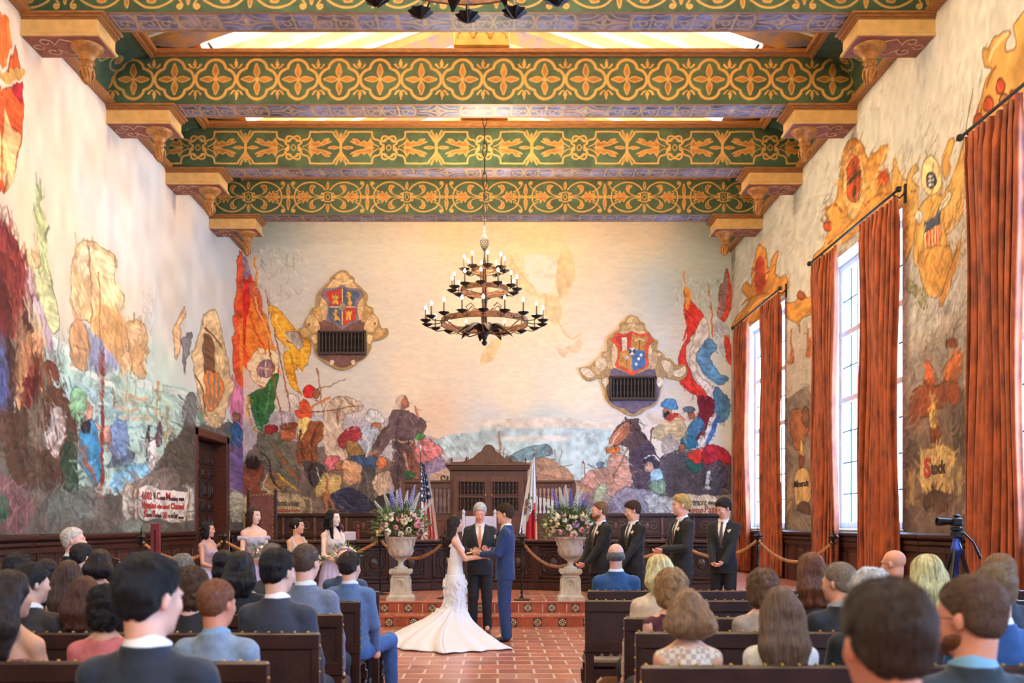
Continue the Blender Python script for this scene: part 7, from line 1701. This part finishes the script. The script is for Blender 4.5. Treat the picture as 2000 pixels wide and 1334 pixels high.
    if pants and legs:
        T = Field(.009 if not seated else .014); T.loft([c(.84,.165,.118),c(.95,.158,.112),c(1.03,.148,.106)], .03)
        for s in (1, -1):
            hp = P_(s*.082,0,.90)
            if seated: kn = Vector((s*.13,.46*S,.56)); an = Vector((s*.13,.50*S,.13))
            else: kn = Vector((s*.095*S,.015,.50*S)); an = Vector((s*.10*S,-.02,.07*S))
            if legpose: kn, an = Vector(legpose[0 if s > 0 else 1][0]), Vector(legpose[0 if s > 0 else 1][1])
            T.cone(hp, kn, .098*S, .074*S, k=.03); T.cone(kn, an, .07*S, .06*S, k=.02)
        T.disp(.003, 30); link('trousers', T.mesh('trousers'), mat('cloth_%d_%d_%d' % pants, pants, .8, var=.14, vs=30, bump=.12, bs=90), t)
        for s in (1, -1):
            an = Vector((s*.10*S, -.02, .0)) if not seated else Vector((s*.13,.50*S,.0))
            if legpose: an = Vector(legpose[0 if s > 0 else 1][1]); an.z = 0
            m = Field(.007); m.ell((an.x+.008*s, an.y+.02, .045), (.040,.075,.042), k=.02).ell((an.x+.012*s, an.y+.11, .032), (.043,.09,.030), k=.03).cone((an.x, an.y-.01,.05), (an.x, an.y,.11), .036, .034, k=.02)
            m.cut(lambda X, Y, Z: Z-.004 if False else Z-.003+0*X, (-9,-9,-1), (9,9,.003)); link('shoe', m.mesh('shoe'), mat('shoe_%d_%d_%d' % shoes, shoes, .3), t)
    t['_h'] = 0.; del t['_h']
    return t, dict(HM=HM, wr=wr_, el=el, P=P_, S=S, sh=sh, body=body)
def skirt(t, name, rows, m, n=120, folds=14, seed=0, shape=None):
    """draped surface: rows are z, cx, cy, rx, ry, fold depth"""
    r = random.Random(seed); H = 60; R = np.array(rows, float)[::-1]; z = np.linspace(R[0,0], R[-1,0], H); I = [np.interp(z, R[:,0], R[:,i]) for i in range(R.shape[1])]
    a = np.linspace(0, 2*PI, n+1); V = np.zeros((H, n+1, 3)); ph = [r.uniform(0, 6.3) for _ in range(4)]
    f = np.cos(folds*a+ph[0])*.6+np.cos((folds*.5//1)*a+ph[1])*.4+.25*np.cos((folds*2+1)*a+ph[2])
    for i in range(H):
        q = 1+I[5][i]*f; V[i,:,0] = I[1][i]+I[3][i]*np.cos(a)*q; V[i,:,1] = I[2][i]+I[4][i]*np.sin(a)*q; V[i,:,2] = z[i]
    if shape: shape(V, z, a)
    o = grid_obj(name, V[::-1], None, m, parent=t); o.data.polygons.foreach_set('use_smooth', [True]*len(o.data.polygons)); sm = o.modifiers.new('thick', 'SOLIDIFY'); sm.thickness = .004; sm.offset = -1; return o
NAVY = (34,60,112); BLK = (26,26,30)
# groom: faces the bride, hands forward
fw = lambda s, yy, zz, xx=.06: (s*xx, yy, zz)
person('groom in a bright navy blue suit, facing the bride and holding her hands', .10, 13.1, 0, 1.80, PI/2-.12, skn=(222,166,138), head=(-.12,0,.05), wr=((.07,.30,1.10),(-.07,.30,1.13)), top='suit', tc=NAVY, pants=NAVY, hr='short', hc=(74,52,40), tie=(40,50,80), bout=True, hdir=(((0,1,.05),(-.3,0,1),1),((0,1,.1),(.3,0,1),-1)), shoes=(26,22,24))
# officiant
person('white haired officiant in a dark suit and coral tie, looking down at a book', -.25, 14.1, 0, 1.83, PI, skn=(232,168,146), head=(-.38,0,0), wr=((.09,.24,1.12),(-.11,.25,1.14)), top='suit', tc=(38,40,48), pants=(28,28,32), hr='short', hc=(226,220,210), hc2=(250,248,240), tie=(222,140,116), hdir=(((-.35,1,.1),(0,0,1),1),((.35,1,.1),(0,0,1),-1)), shoes=(110,60,34))
b = thing('ceremony_book', 'open book in tan and black covers held by the officiant', 'book', (-.27, 13.80, 1.165), .1); TANM = mat('tan_cover', (150,104,74), .6)
for s in (-1, 1): m = MB(); m.M = Matrix.Rotation(s*.22, 4, 'Y'); m.box(0 if s > 0 else -.17, .17 if s > 0 else 0, -.11, .11, -.008, .0, .003); m.build('cover', TANM if s < 0 else BLACKM, b); m = MB(); m.M = Matrix.Rotation(s*.22, 4, 'Y'); m.box(.005 if s > 0 else -.16, .16 if s > 0 else -.005, -.1, .1, .001, .012, .002); m.build('pages', WHITE, b)
# groomsmen
GM = [('first groomsman, short fair brown hair and beard, black suit, beside the right urn', 1172, 14.2, 1.86, 2.05, (.02,0,-.4), (.03,.25,.93), 'crop', (128,96,70), (120,86,60), 'short'),
      ('second groomsman, brown side swept hair, black suit, looking down to the left', 1236, 14.2, 1.865, 2.2, (-.25,0,-.5), (.0,.25,.93), 'short', (84,56,42), None, 'short'),
      ('tall blond groomsman in a black suit rubbing his hands together', 1331, 13.3, 1.93, 1.95, (-.05,0,-.3), (.0,.27,1.10), 'quiff', (196,150,98), None, 'short'),
      ('dark haired groomsman standing last on the right, hands clasped, head bowed', 1413, 14.0, 1.895, 2.65, (-.42,0,-.55), (.0,.24,.94), 'short', (50,36,32), None, 'short')]
for (lb_, px_, Y, h, rz, hd, w, hr, hc, bd_, st) in GM:
    S = h/1.78; person(lb_, (px_-CX)*Y/F, Y, 0, h, rz, skn=(224,170,146), head=hd, wr=((.075,w[1],w[2]),(-.075,w[1]+.02,w[2]+.01)), tc=BLK, pants=(22,22,26), hr=hr, hc=hc, hc2=tuple(min(255, int(v*1.25)) for v in hc), tie=(84,70,62), bout=True, beard=bd_, group='groomsmen in black suits', hdir=(((-.6,.6,-.4),(-.3,.2,.6),1),((.6,.6,-.4),(.3,-.1,.6),-1)), curl=.9)
# bride
LACE = mat('white_lace', (240,238,236), .75, var=.06, vs=40, bump=.5, bs=70, trans=.12); TULLE = mat('bridal_tulle', (240,240,244), .8, bump=.15, bs=60, trans=.15)
t, K = person('bride in a white lace gown with a long train, dark hair down her back', -.56, 13.1, 0, 1.66, -PI/2+.1, skn=(216,164,138), fem=True, head=(-.05,0,.1), wr=((.06,.36,1.18),(-.07,.34,1.20)), top=None, hr='long', hc=(44,30,26), hc2=(70,48,40), hL=.40, pants=None, curl=.6, hdir=(((.0,1,.0),(-.2,0,-1),1),((0,1,.0),(.2,0,-1),-1)))
S = K['S']
J = Field(.0065)
c = lambda zz, rx, ry, cy=0: (zz*S, 0, cy*S, rx*S*.86, ry*S)
J.loft([c(.80,.150,.112),c(.93,.172,.120),c(1.08,.138,.102),c(1.18,.150,.112),c(1.29,.165,.118),c(1.345,.150,.105)], .03)
for s in (-1, 1): J.ell((s*.065*S,.08*S,1.285*S), (.062*S,.055*S,.058*S), k=.03); J.cone((s*.10*S,.085*S,1.32*S), (s*.125*S,.02*S,1.455*S), .016, .015, k=.015); J.cone((s*.125*S,.02*S,1.455*S), (s*.115*S,-.08*S,1.34*S), .015, .016, k=.015)
J.disp(.0012, 160); link('bodice', J.mesh('bodice'), LACE, t)
rows = [(.94*S,0,0,.150,.122,.0),(.88*S,0,0,.163,.133,.0),(.78*S,0,.0,.172,.140,.01),(.62*S,0,-.0,.160,.135,.02),(.48*S,0,-.02,.165,.16,.05),(.30*S,0,-.10,.23,.28,.08),(.14*S,0,-.22,.36,.46,.09),(.05,0,-.30,.48,.62,.08),(.006,0,-.32,.56,.78,.06)]
def train(V, z, a):
    # local frame: +Y forward (towards the groom); +X is her right, the side the camera sees; the train fans out behind her
    tgt = np.stack([np.interp(a, np.linspace(0, 2*PI, 9), [1.36,1.00,.30,-.18,-.34,-.36,-.24,.62,1.36]), np.interp(a, np.linspace(0, 2*PI, 9), [-.18,.66,.38,-.02,-.28,-.52,-.78,-1.02,-.18])], 1)
    for k in range(3): tgt[:-1] = (np.roll(tgt[:-1], 1, 0)+tgt[:-1]*2+np.roll(tgt[:-1], -1, 0))/4
    tgt[-1] = tgt[0]; rp = 1+.035*np.cos(a*17)+.03*np.cos(a*29+1); tgt = tgt*rp[:, None]
    for i in range(len(z)):
        k = np.clip((.52-z[i])/.52, 0, 1)**2.6; V[i,:,0] = V[i,:,0]*(1-k)+tgt[:,0]*k; V[i,:,1] = V[i,:,1]*(1-k)+tgt[:,1]*k
        if k > 0: V[i,:,2] += .012*k*np.abs(np.cos(a*9))
skirt(t, 'gown_skirt', rows, TULLE, 200, 16, 3, train)
m = MB(); r = random.Random(5)
for i in range(130):
    a = r.uniform(0, 2*PI); zz = r.uniform(.35, .86)*S; rx, ry = np.interp(zz, [.3*S,.48*S,.62*S,.78*S,.88*S],[.24,.17,.163,.176,.17]), np.interp(zz, [.3*S,.48*S,.62*S,.78*S,.88*S],[.29,.165,.14,.146,.14]); cy = np.interp(zz, [.3*S,.48*S,.62*S],[-.10,-.02,0])
    m.ball((rx*math.cos(a)*1.02, cy+ry*math.sin(a)*1.02, zz), (.022,.022,.028), 6, 4)
m.build('lace_applique', LACE, t)
m = MB(); m.M = K['HM']
for s in (-1, 1): m.ball((s*.083,.0,-.05), .006, 6, 4)
m.build('earrings', mat('chrome'), t)
# bridesmaids
LAV = mat('mauve_chiffon', (176,154,170), .75, var=.1, vs=8, bump=.15, bs=40); GRYL = mat('grey_lavender_chiffon', (172,166,186), .75, var=.1, vs=8, bump=.15, bs=40); SILV = mat('silver_lace', (196,186,184), .6, var=.15, vs=30, bump=.3, bs=60); LILAC = mat('lilac_skirt', (196,188,222), .75, var=.08, vs=6)
def bouquet(label, loc, seed, n=16, big=1.):
    r = random.Random(seed); t = thing('bouquet', label, 'bouquet', loc, 0, 'bridesmaids bouquets')
    def fn(r): a = r.uniform(0, 6.3); e = r.uniform(-.6, 1.4); d = Vector((math.cos(a)*math.cos(e), math.sin(a)*math.cos(e), math.sin(e))); R = r.uniform(.05,.13)*big; return (d.x*R*1.3, d.y*R, d.z*R), (d.x*1.4, d.y, d.z)
    tag(leaves(150, fn, seed, .055).build('greenery', mat('bouquet_green', (96,128,76), .55, var=.3, vs=14), t, smooth=False), kind='stuff')
    for k in range(n):
        g = k*2.4; e = -.4+1.7*k/n; d = Vector((math.cos(g)*math.cos(e), math.sin(g)*math.cos(e), math.sin(e))); o = link('rose', RM[k % 2], None, t); o.location = (d.x*.11*big, d.y*.09*big, d.z*.09*big); o.rotation_euler = d.to_track_quat('Z','Y').to_euler(); o.scale = (.75,)*3; o.material_slots[0].link = 'OBJECT'; o.material_slots[0].material = PK[r.choice((2,2,4,1,2,3))]
    m = MB(); m.tube([(0,0,-.05),(0,0,-.22)], [.025,.018], 8); m.build('stems', LEAF, t)
BM = [('shortest bridesmaid, dark shoulder length hair, mauve dress, facing the couple', 406, 13.9, 1.575, -2.0, (-.05,0,.3), 'bob', (34,26,28), LAV, (208,160,134), 11),
      ('bridesmaid in an off shoulder grey lavender dress, brown wavy bob', 496, 14.0, 1.79, -2.6, (-.1,0,.45), 'bob', (70,46,38), GRYL, (232,190,166), 12),
      ('bridesmaid in a silver lace top, dark hair tied back with drop earrings', 581, 14.0, 1.63, -2.3, (-.05,0,.5), 'bun', (38,28,26), SILV, (214,162,132), 13),
      ('bridesmaid with long straight black hair over her shoulders, pale dress', 651, 14.0, 1.75, -2.5, (-.05,0,.4), 'long_front', (24,20,24), SILV, (238,204,184), 14)]
for (lb_, px_, Y, h, rz, hd, hr, hc, dm, sk, sd) in BM:
    x = (px_-CX)*Y/F; t, K = person(lb_, x, Y, 0, h, rz, skn=sk, fem=True, head=hd, wr=((.075,.27,1.04),(-.075,.27,1.04)), top=None, hr=hr, hc=hc, hc2=tuple(int(v*1.6) for v in hc), hL=.34, pants=None, curl=1.3, group='bridesmaids in lavender dresses', lips=(190,84,84)); S = K['S']
    J = Field(.0065); c = lambda zz, rx, ry, cy=0: (zz*S, 0, cy*S, rx*S*.88, ry*S)
    J.loft([c(.90,.172,.122),c(1.08,.138,.103),c(1.2,.155,.115),c(1.3,.168,.118),c(1.35,.150,.108)], .03)
    for s in (-1, 1):
        J.ell((s*.068*S,.08*S,1.285*S), (.064*S,.056*S,.06*S), k=.03)
        if sd in (11, 13, 14): J.cone((s*.09*S,.08*S,1.32*S), (s*.11*S,.0,1.465*S), .02, .018, k=.015); J.cone((s*.11*S,.0,1.465*S), (s*.10*S,-.09*S,1.33*S), .018, .02, k=.015)
        if sd == 12: J.cone((s*.12*S,.06*S,1.33*S), (s*.205*S,.0,1.335*S), .022, .03, k=.02); J.cone((s*.205*S,.0,1.335*S), (s*.13*S,-.08*S,1.33*S), .03, .022, k=.02)
    J.disp(.0015, 80); link('bodice', J.mesh('bodice'), dm, t)
    skirt(t, 'skirt', [(1.06*S,0,0,.128,.108,.0),(1.0*S,0,0,.15,.125,.02),(.85*S,0,0,.185,.16,.05),(.5*S,0,0,.22,.2,.09),(.02,0,0,.29,.27,.1)], LILAC, 140, 15, sd)
    if sd != 12:
        m = MB(); m.M = K['HM']
        for s in (-1, 1): m.ball((s*.084,.0,-.055), (.006,.006,.012), 6, 4)
        m.build('earrings', mat('chrome'), t)
    p = Vector((0, .36*S, 1.13*S)); p.rotate(Euler((0,0,rz))); bouquet(['white and peach bouquet held by the shortest bridesmaid','white and pink bouquet held by the off shoulder bridesmaid','small white bouquet held by the silver topped bridesmaid','large trailing white and green bouquet held by the long haired bridesmaid'][sd-11], (x+p.x, Y+p.y, p.z), sd, 16, 1.25 if sd == 14 else 1.)
# ---------------------------------------------------------------- seated guests
PLAID = mat('plaid_cotton', (226,214,196), .8, weave=(46,(196,164,140))); LACEM = mat('maroon_lace', (86,36,48), .8, var=.3, vs=60, bump=.4, bs=80)
SK1, SK2, SK3 = (228,178,154), (206,152,122), (236,196,176)
# label, px, top y, bench row y, turn, fem, top kind, cloth, hair, colour, len, skin, extra
G_ = [
 ('woman at the left edge with long straight dark hair and bare shoulders', 20, 1107, 4.19, -.5, 1, None, None, 'long', (52,36,32), .24, SK2, {}),
 ('man with a dark undercut in a charcoal jacket, second seat from the left edge', 62, 1099, 5.32, -.6, 0, 'suit', (58,52,52), 'short', (40,32,32), .2, SK1, {}),
 ('person with thick black hair behind the undercut man at the left edge', 36, 1078, 6.44, -.2, 0, 'suit', (44,56,80), 'short', (24,20,24), .2, SK2, {}),
 ('dark haired woman between the black haired guest and the long brown haired woman', 92, 1088, 7.52, -.3, 1, 'sweater', (40,34,34), 'bob', (44,30,26), .2, SK1, {}),
 ('woman with very long straight brown hair on the left side', 134, 1090, 6.44, .1, 1, 'sleeveless', (60,44,40), 'long', (84,58,44), .33, SK2, {}),
 ('man with short dark hair before the white haired man at the left wall', 161, 1061, 8.68, -.5, 0, 'suit', (30,28,32), 'short', (44,34,32), .2, SK1, {}),
 ('woman with a smooth dark bob right of the man at the left wall', 195, 1069, 7.52, .1, 1, 'sweater', (34,30,34), 'long', (42,28,26), .07, SK2, {}),
 ('woman with long reddish brown hair behind the dark curly haired guest', 166, 1121, 5.32, -.1, 1, 'sweater', (48,34,30), 'long', (92,54,38), .16, SK1, {}),
 ('guest with short wavy black hair and a pink top', 207, 1128, 4.19, .25, 1, 'sweater', (196,104,100), 'curly', (34,24,24), .1, SK2, {'hvol': .86}),
 ('large man in a navy jacket with faded dark hair, closest on the left', 292, 1083, 2.92, -.45, 0, 'suit', (42,50,68), 'short', (30,26,30), .1, SK1, {'collar': (240,240,240)}),
 ('older guest with short curly grey hair on the left', 358, 1073, 7.52, 0, 1, 'sweater', (84,74,70), 'curly', (150,140,128), .1, SK1, {'hvol': .82}),
 ('woman with big curly brown hair on the left', 372, 1103, 5.32, .15, 1, 'sweater', (42,34,34), 'curly', (92,62,42), .1, SK1, {'hvol': 1.12}),
 ('balding man with reddish hair in a pale blue grey jacket', 424, 1129, 4.19, -.35, 0, 'suit', (128,144,164), 'crop', (132,80,54), .1, (214,140,108), {'collar': (130,160,190)}),
 ('woman with long straight black hair in the middle of the left rows', 471, 1072, 6.44, .0, 1, 'sweater', (34,30,34), 'long', (34,28,30), .15, SK2, {}),
 ('black haired guest half hidden behind the long black haired woman', 437, 1071, 7.52, .0, 1, 'sweater', (36,30,34), 'bob', (28,22,24), .1, SK2, {}),
 ('grey haired man behind the man in the charcoal blue suit', 532, 1061, 7.52, .1, 0, 'suit', (80,76,78), 'short', (120,108,98), .1, SK1, {}),
 ('man with thick black hair in a charcoal blue suit, left of the aisle', 543, 1071, 5.32, -.4, 0, 'suit', (64,68,84), 'short', (30,24,26), .1, SK1, {'collar': (240,236,234)}),
 ('man with a brown crew cut in a steel grey suit, left of the aisle', 598, 1061, 6.44, -.3, 0, 'suit', (112,122,142), 'crop', (86,66,54), .1, SK1, {'collar': (226,228,236)}),
 ('man in a light blue suit on the aisle seat, one knee out in the aisle', 684, 1077, 7.52, -.35, 0, 'suit', (88,116,158), 'short', (50,38,34), .1, SK1, {'collar': (220,226,240), 'pants': (60,100,160), 'shoes': (200,204,214)}),
 ('bald man in a grey suit at the left end of the front row', 674, 1070, 8.68, -.2, 0, 'suit', (76,92,122), 'fringe_bald', (120,100,84), .1, (226,176,150), {}),
 ('older man with a balding crown in a bright blue suit, front row right', 1203, 1058, 8.74, -.1, 0, 'suit', (48,92,150), 'fringe_bald', (112,112,116), .1, (222,170,152), {}),
 ('woman with straight blond hair and a cream shawl, right of the aisle', 1286, 1079, 6.2, .25, 1, 'shawl', (216,196,172), 'long', (212,172,112), .09, SK1, {}),
 ('woman with curly blond hair and a maroon lace top, right of the aisle', 1309, 1104, 5.36, .15, 1, 'sleeveless', 'lace', 'curly', (176,140,98), .1, SK1, {}),
 ('woman with wavy blond hair in a sleeveless checked blouse', 1343, 1146, 4.07, .0, 1, 'sleeveless', 'plaid', 'long_wavy', (146,114,84), .06, (224,170,140), {'hvol': 1.0}),
 ('woman with short curly brown hair in a taupe sweater', 1487, 1104, 5.36, .2, 1, 'sweater', (164,148,134), 'curly', (122,90,66), .1, SK1, {'hvol': .95}),
 ('woman with long straight light brown hair in a white top', 1524, 1141, 4.07, .0, 1, 'sweater', (222,220,218), 'long', (112,88,70), .28, SK3, {}),
 ('woman with long auburn hair, right side rows', 1583, 1075, 6.2, .1, 1, 'sweater', (60,40,36), 'long', (112,66,42), .2, SK1, {}),
 ('older man with grey hair in a dark suit, profile to the left', 1638, 1097, 5.36, .6, 0, 'suit', (38,38,44), 'crop', (140,124,112), .1, (222,160,136), {'collar': (150,150,150)}),
 ('white haired guest in a black jacket behind the large brown haired man', 1696, 1096, 4.07, .2, 1, 'sweater', (30,30,34), 'curly', (214,206,196), .1, SK1, {'hvol': .85}),
 ('bald man in glasses by the right wall, before the tripod', 1746, 1075, 7.6, .6, 0, 'suit', (60,66,84), None, (150,110,86), .1, (226,160,132), {'glasses': 1}),
 ('woman with long straight blond hair near the tripod', 1809, 1078, 5.36, .05, 1, 'sweater', (50,54,66), 'long', (200,160,112), .14, SK1, {}),
 ('large brown haired man in the closest right row, only head and collar in view', 1732, 1132, 1.84, .1, 0, 'suit', (46,48,54), 'short', (66,48,38), .1, (220,150,122), {'collar': (236,240,250)}),
 ('balding bearded man in glasses and a dark teal suit on the right', 1895, 1121, 2.72, .55, 0, 'suit', (44,58,70), 'thin', (104,78,64), .1, (218,150,124), {'collar': (120,170,200), 'glasses': 1, 'beard': (110,70,48)}),
 ('man with short grey brown hair in a bright blue suit at the right edge', 1943, 1097, 4.07, .1, 0, 'suit', (40,92,160), 'crop', (126,108,88), .1, SK1, {'collar': (230,236,246)}),
 ('man with short light brown hair half hidden at the right edge', 1950, 1080, 5.36, .2, 0, 'suit', (50,56,70), 'crop', (140,112,86), .1, SK1, {}),
]
for (lb_, px_, ty, by, turn, fem, top, tc, hr, hc, hL, sk, ex) in G_:
    Y = by+.25; zt = EZ+(CY-ty)*Y/F; h = (zt-.57-.01)/.85*1.78 if hr and hr != 'curly' else (zt-.57+(.01 if not hr else -.02))/.85*1.78
    near = 0 if Y < 3.6 else 1 if Y < 6.0 else 2
    x = (px_-CX)*Y/F; e = dict(ex); gl = e.pop('glasses', 0); tm = None
    if tc == 'plaid': tm = PLAID; tc = (220,210,190)
    if tc == 'lace': tm = LACEM; tc = (86,36,48)
    if top is None: top = 'strapless'; tc = (150,60,80)
    lg = None
    if 'knee out' in lb_: lg = (((.21,.52,.57),(.20,.66,.1)),((-.10,.46,.56),(-.12,.5,.1)))
    t, K = person(lb_, x, Y, 0, h, -.0 + (turn*.25), skn=sk, fem=bool(fem), head=(-.06,0,turn*1.0), seated=True, near=near, top=top, tc=tc, tmat=tm, hr=hr, hc=hc, hc2=tuple(min(255, int(v*1.35+8)) for v in hc), hL=hL, pants=e.pop('pants', (34,36,44)), legs=True, legpose=lg, group='seated wedding guests', wr=None if near else ((.16,.30,.98),(-.16,.30,.98)), **e)
    if gl:
        m = MB(); m.M = K['HM']
        for s in (-1, 1): m.tube([(s*.031+.019*math.cos(u*PI/6), .103, .002+.015*math.sin(u*PI/6)) for u in range(12)], .0015, 5, closed=True); m.tube([(s*.05,.1,.006),(s*.082,.05,.004),(s*.088,-.01,.0)], .0018, 5)
        m.tube([(-.012,.105,.004),(.012,.105,.004)], .0015, 5); m.build('glasses', BLACKM, K['body'])
person('white haired man in a black jacket seated against the left wall, face turned right', (143-CX)*10.4/F, 10.4, 0, (1.50-.57)/.85*1.78, -1.2, skn=(232,176,158), head=(.1,0,-.25), seated=True, near=2, tc=(30,30,34), hr='crop', hc=(206,198,190), legs=True)
person('guitarist in a dark jacket, mostly hidden behind the guests on the left', (268-CX)*8.95/F, 8.95, 0, 1.42, -.6, skn=SK2, head=(-.2,0,0), seated=True, near=2, tc=(40,40,46), hr='short', hc=(40,30,28), legs=True)

t = thing('handbag', 'tan handbag with looped straps on the floor behind the front right bench', 'handbag', ((1197-CX)*8.3/F, 8.3, .0)); TB = mat('tan_leather', (196,160,120), .5, var=.15)
m = MB(); m.prism([(-.15,0),(.15,0),(.13,.22),(.08,.27),(-.08,.27),(-.13,.22)], -.06, .06); m.build('bag_body', TB, t)
for s in (-1, 1): m = MB(); m.tube([(.09*math.cos(a), s*.04, .26+.17*math.sin(a)) for a in np.linspace(0, PI, 12)], .009, 6); m.build('strap', mat('dark_strap', (70,44,34), .5), t)
m = MB(); m.box(-.02,.02,-.068,-.058,.18,.22,.004); m.build('clasp', BRASS, t)
# ---------------------------------------------------------------- light and finish
w = bpy.data.worlds.new('sky'); scn.world = w; w.use_nodes = True
w.node_tree.nodes['Background'].inputs[0].default_value = (*rgb(150,196,255), 1); w.node_tree.nodes['Background'].inputs[1].default_value = 15.0
for i, (a, b) in enumerate(WIN):
    l = bpy.data.lights.new('daylight_portal', 'AREA'); l.shape = 'RECTANGLE'; l.size = b-a; l.size_y = WZ1-WZ0; l.cycles.is_portal = True
    o = bpy.data.objects.new('daylight_portal', l); COL.objects.link(o); o.location = (XR+.62, (a+b)/2, (WZ0+WZ1)/2); o.rotation_euler = (0, PI/2, 0); o.rotation_euler = (PI/2, 0, PI/2)
def area(name, loc, rot, sx, sy, e, col):
    l = bpy.data.lights.new(name, 'AREA'); l.shape = 'RECTANGLE'; l.size = sx; l.size_y = sy; l.energy = e; l.color = col
    o = bpy.data.objects.new(name, l); COL.objects.link(o); o.location = loc; o.rotation_euler = rot; return o
WARM = (1.0, .84, .62)
for yk in YK: area('beam_uplight', (RX, yk+.3, ZC+1.12), (PI, 0, 0), bw-3, .3, 420, WARM)
for (x, y, z, e) in CHL:
    l = bpy.data.lights.new('chandelier_glow', 'POINT'); l.energy = e; l.color = WARM; l.shadow_soft_size = .5
    o = bpy.data.objects.new('chandelier_glow', l); COL.objects.link(o); o.location = (x, y, z)
scn.view_settings.view_transform = 'Standard'; scn.view_settings.look = 'None'; scn.view_settings.gamma = 1; scn.view_settings.use_curve_mapping = False
scn.view_settings.exposure = 1.08
scn.cycles.use_denoising = True; scn.cycles.max_bounces = 7; scn.cycles.diffuse_bounces = 4; scn.cycles.glossy_bounces = 2; scn.cycles.transmission_bounces = 4; scn.cycles.transparent_max_bounces = 8
scn.cycles.sample_clamp_indirect = 6; scn.cycles.caustics_reflective = False; scn.cycles.caustics_refractive = False
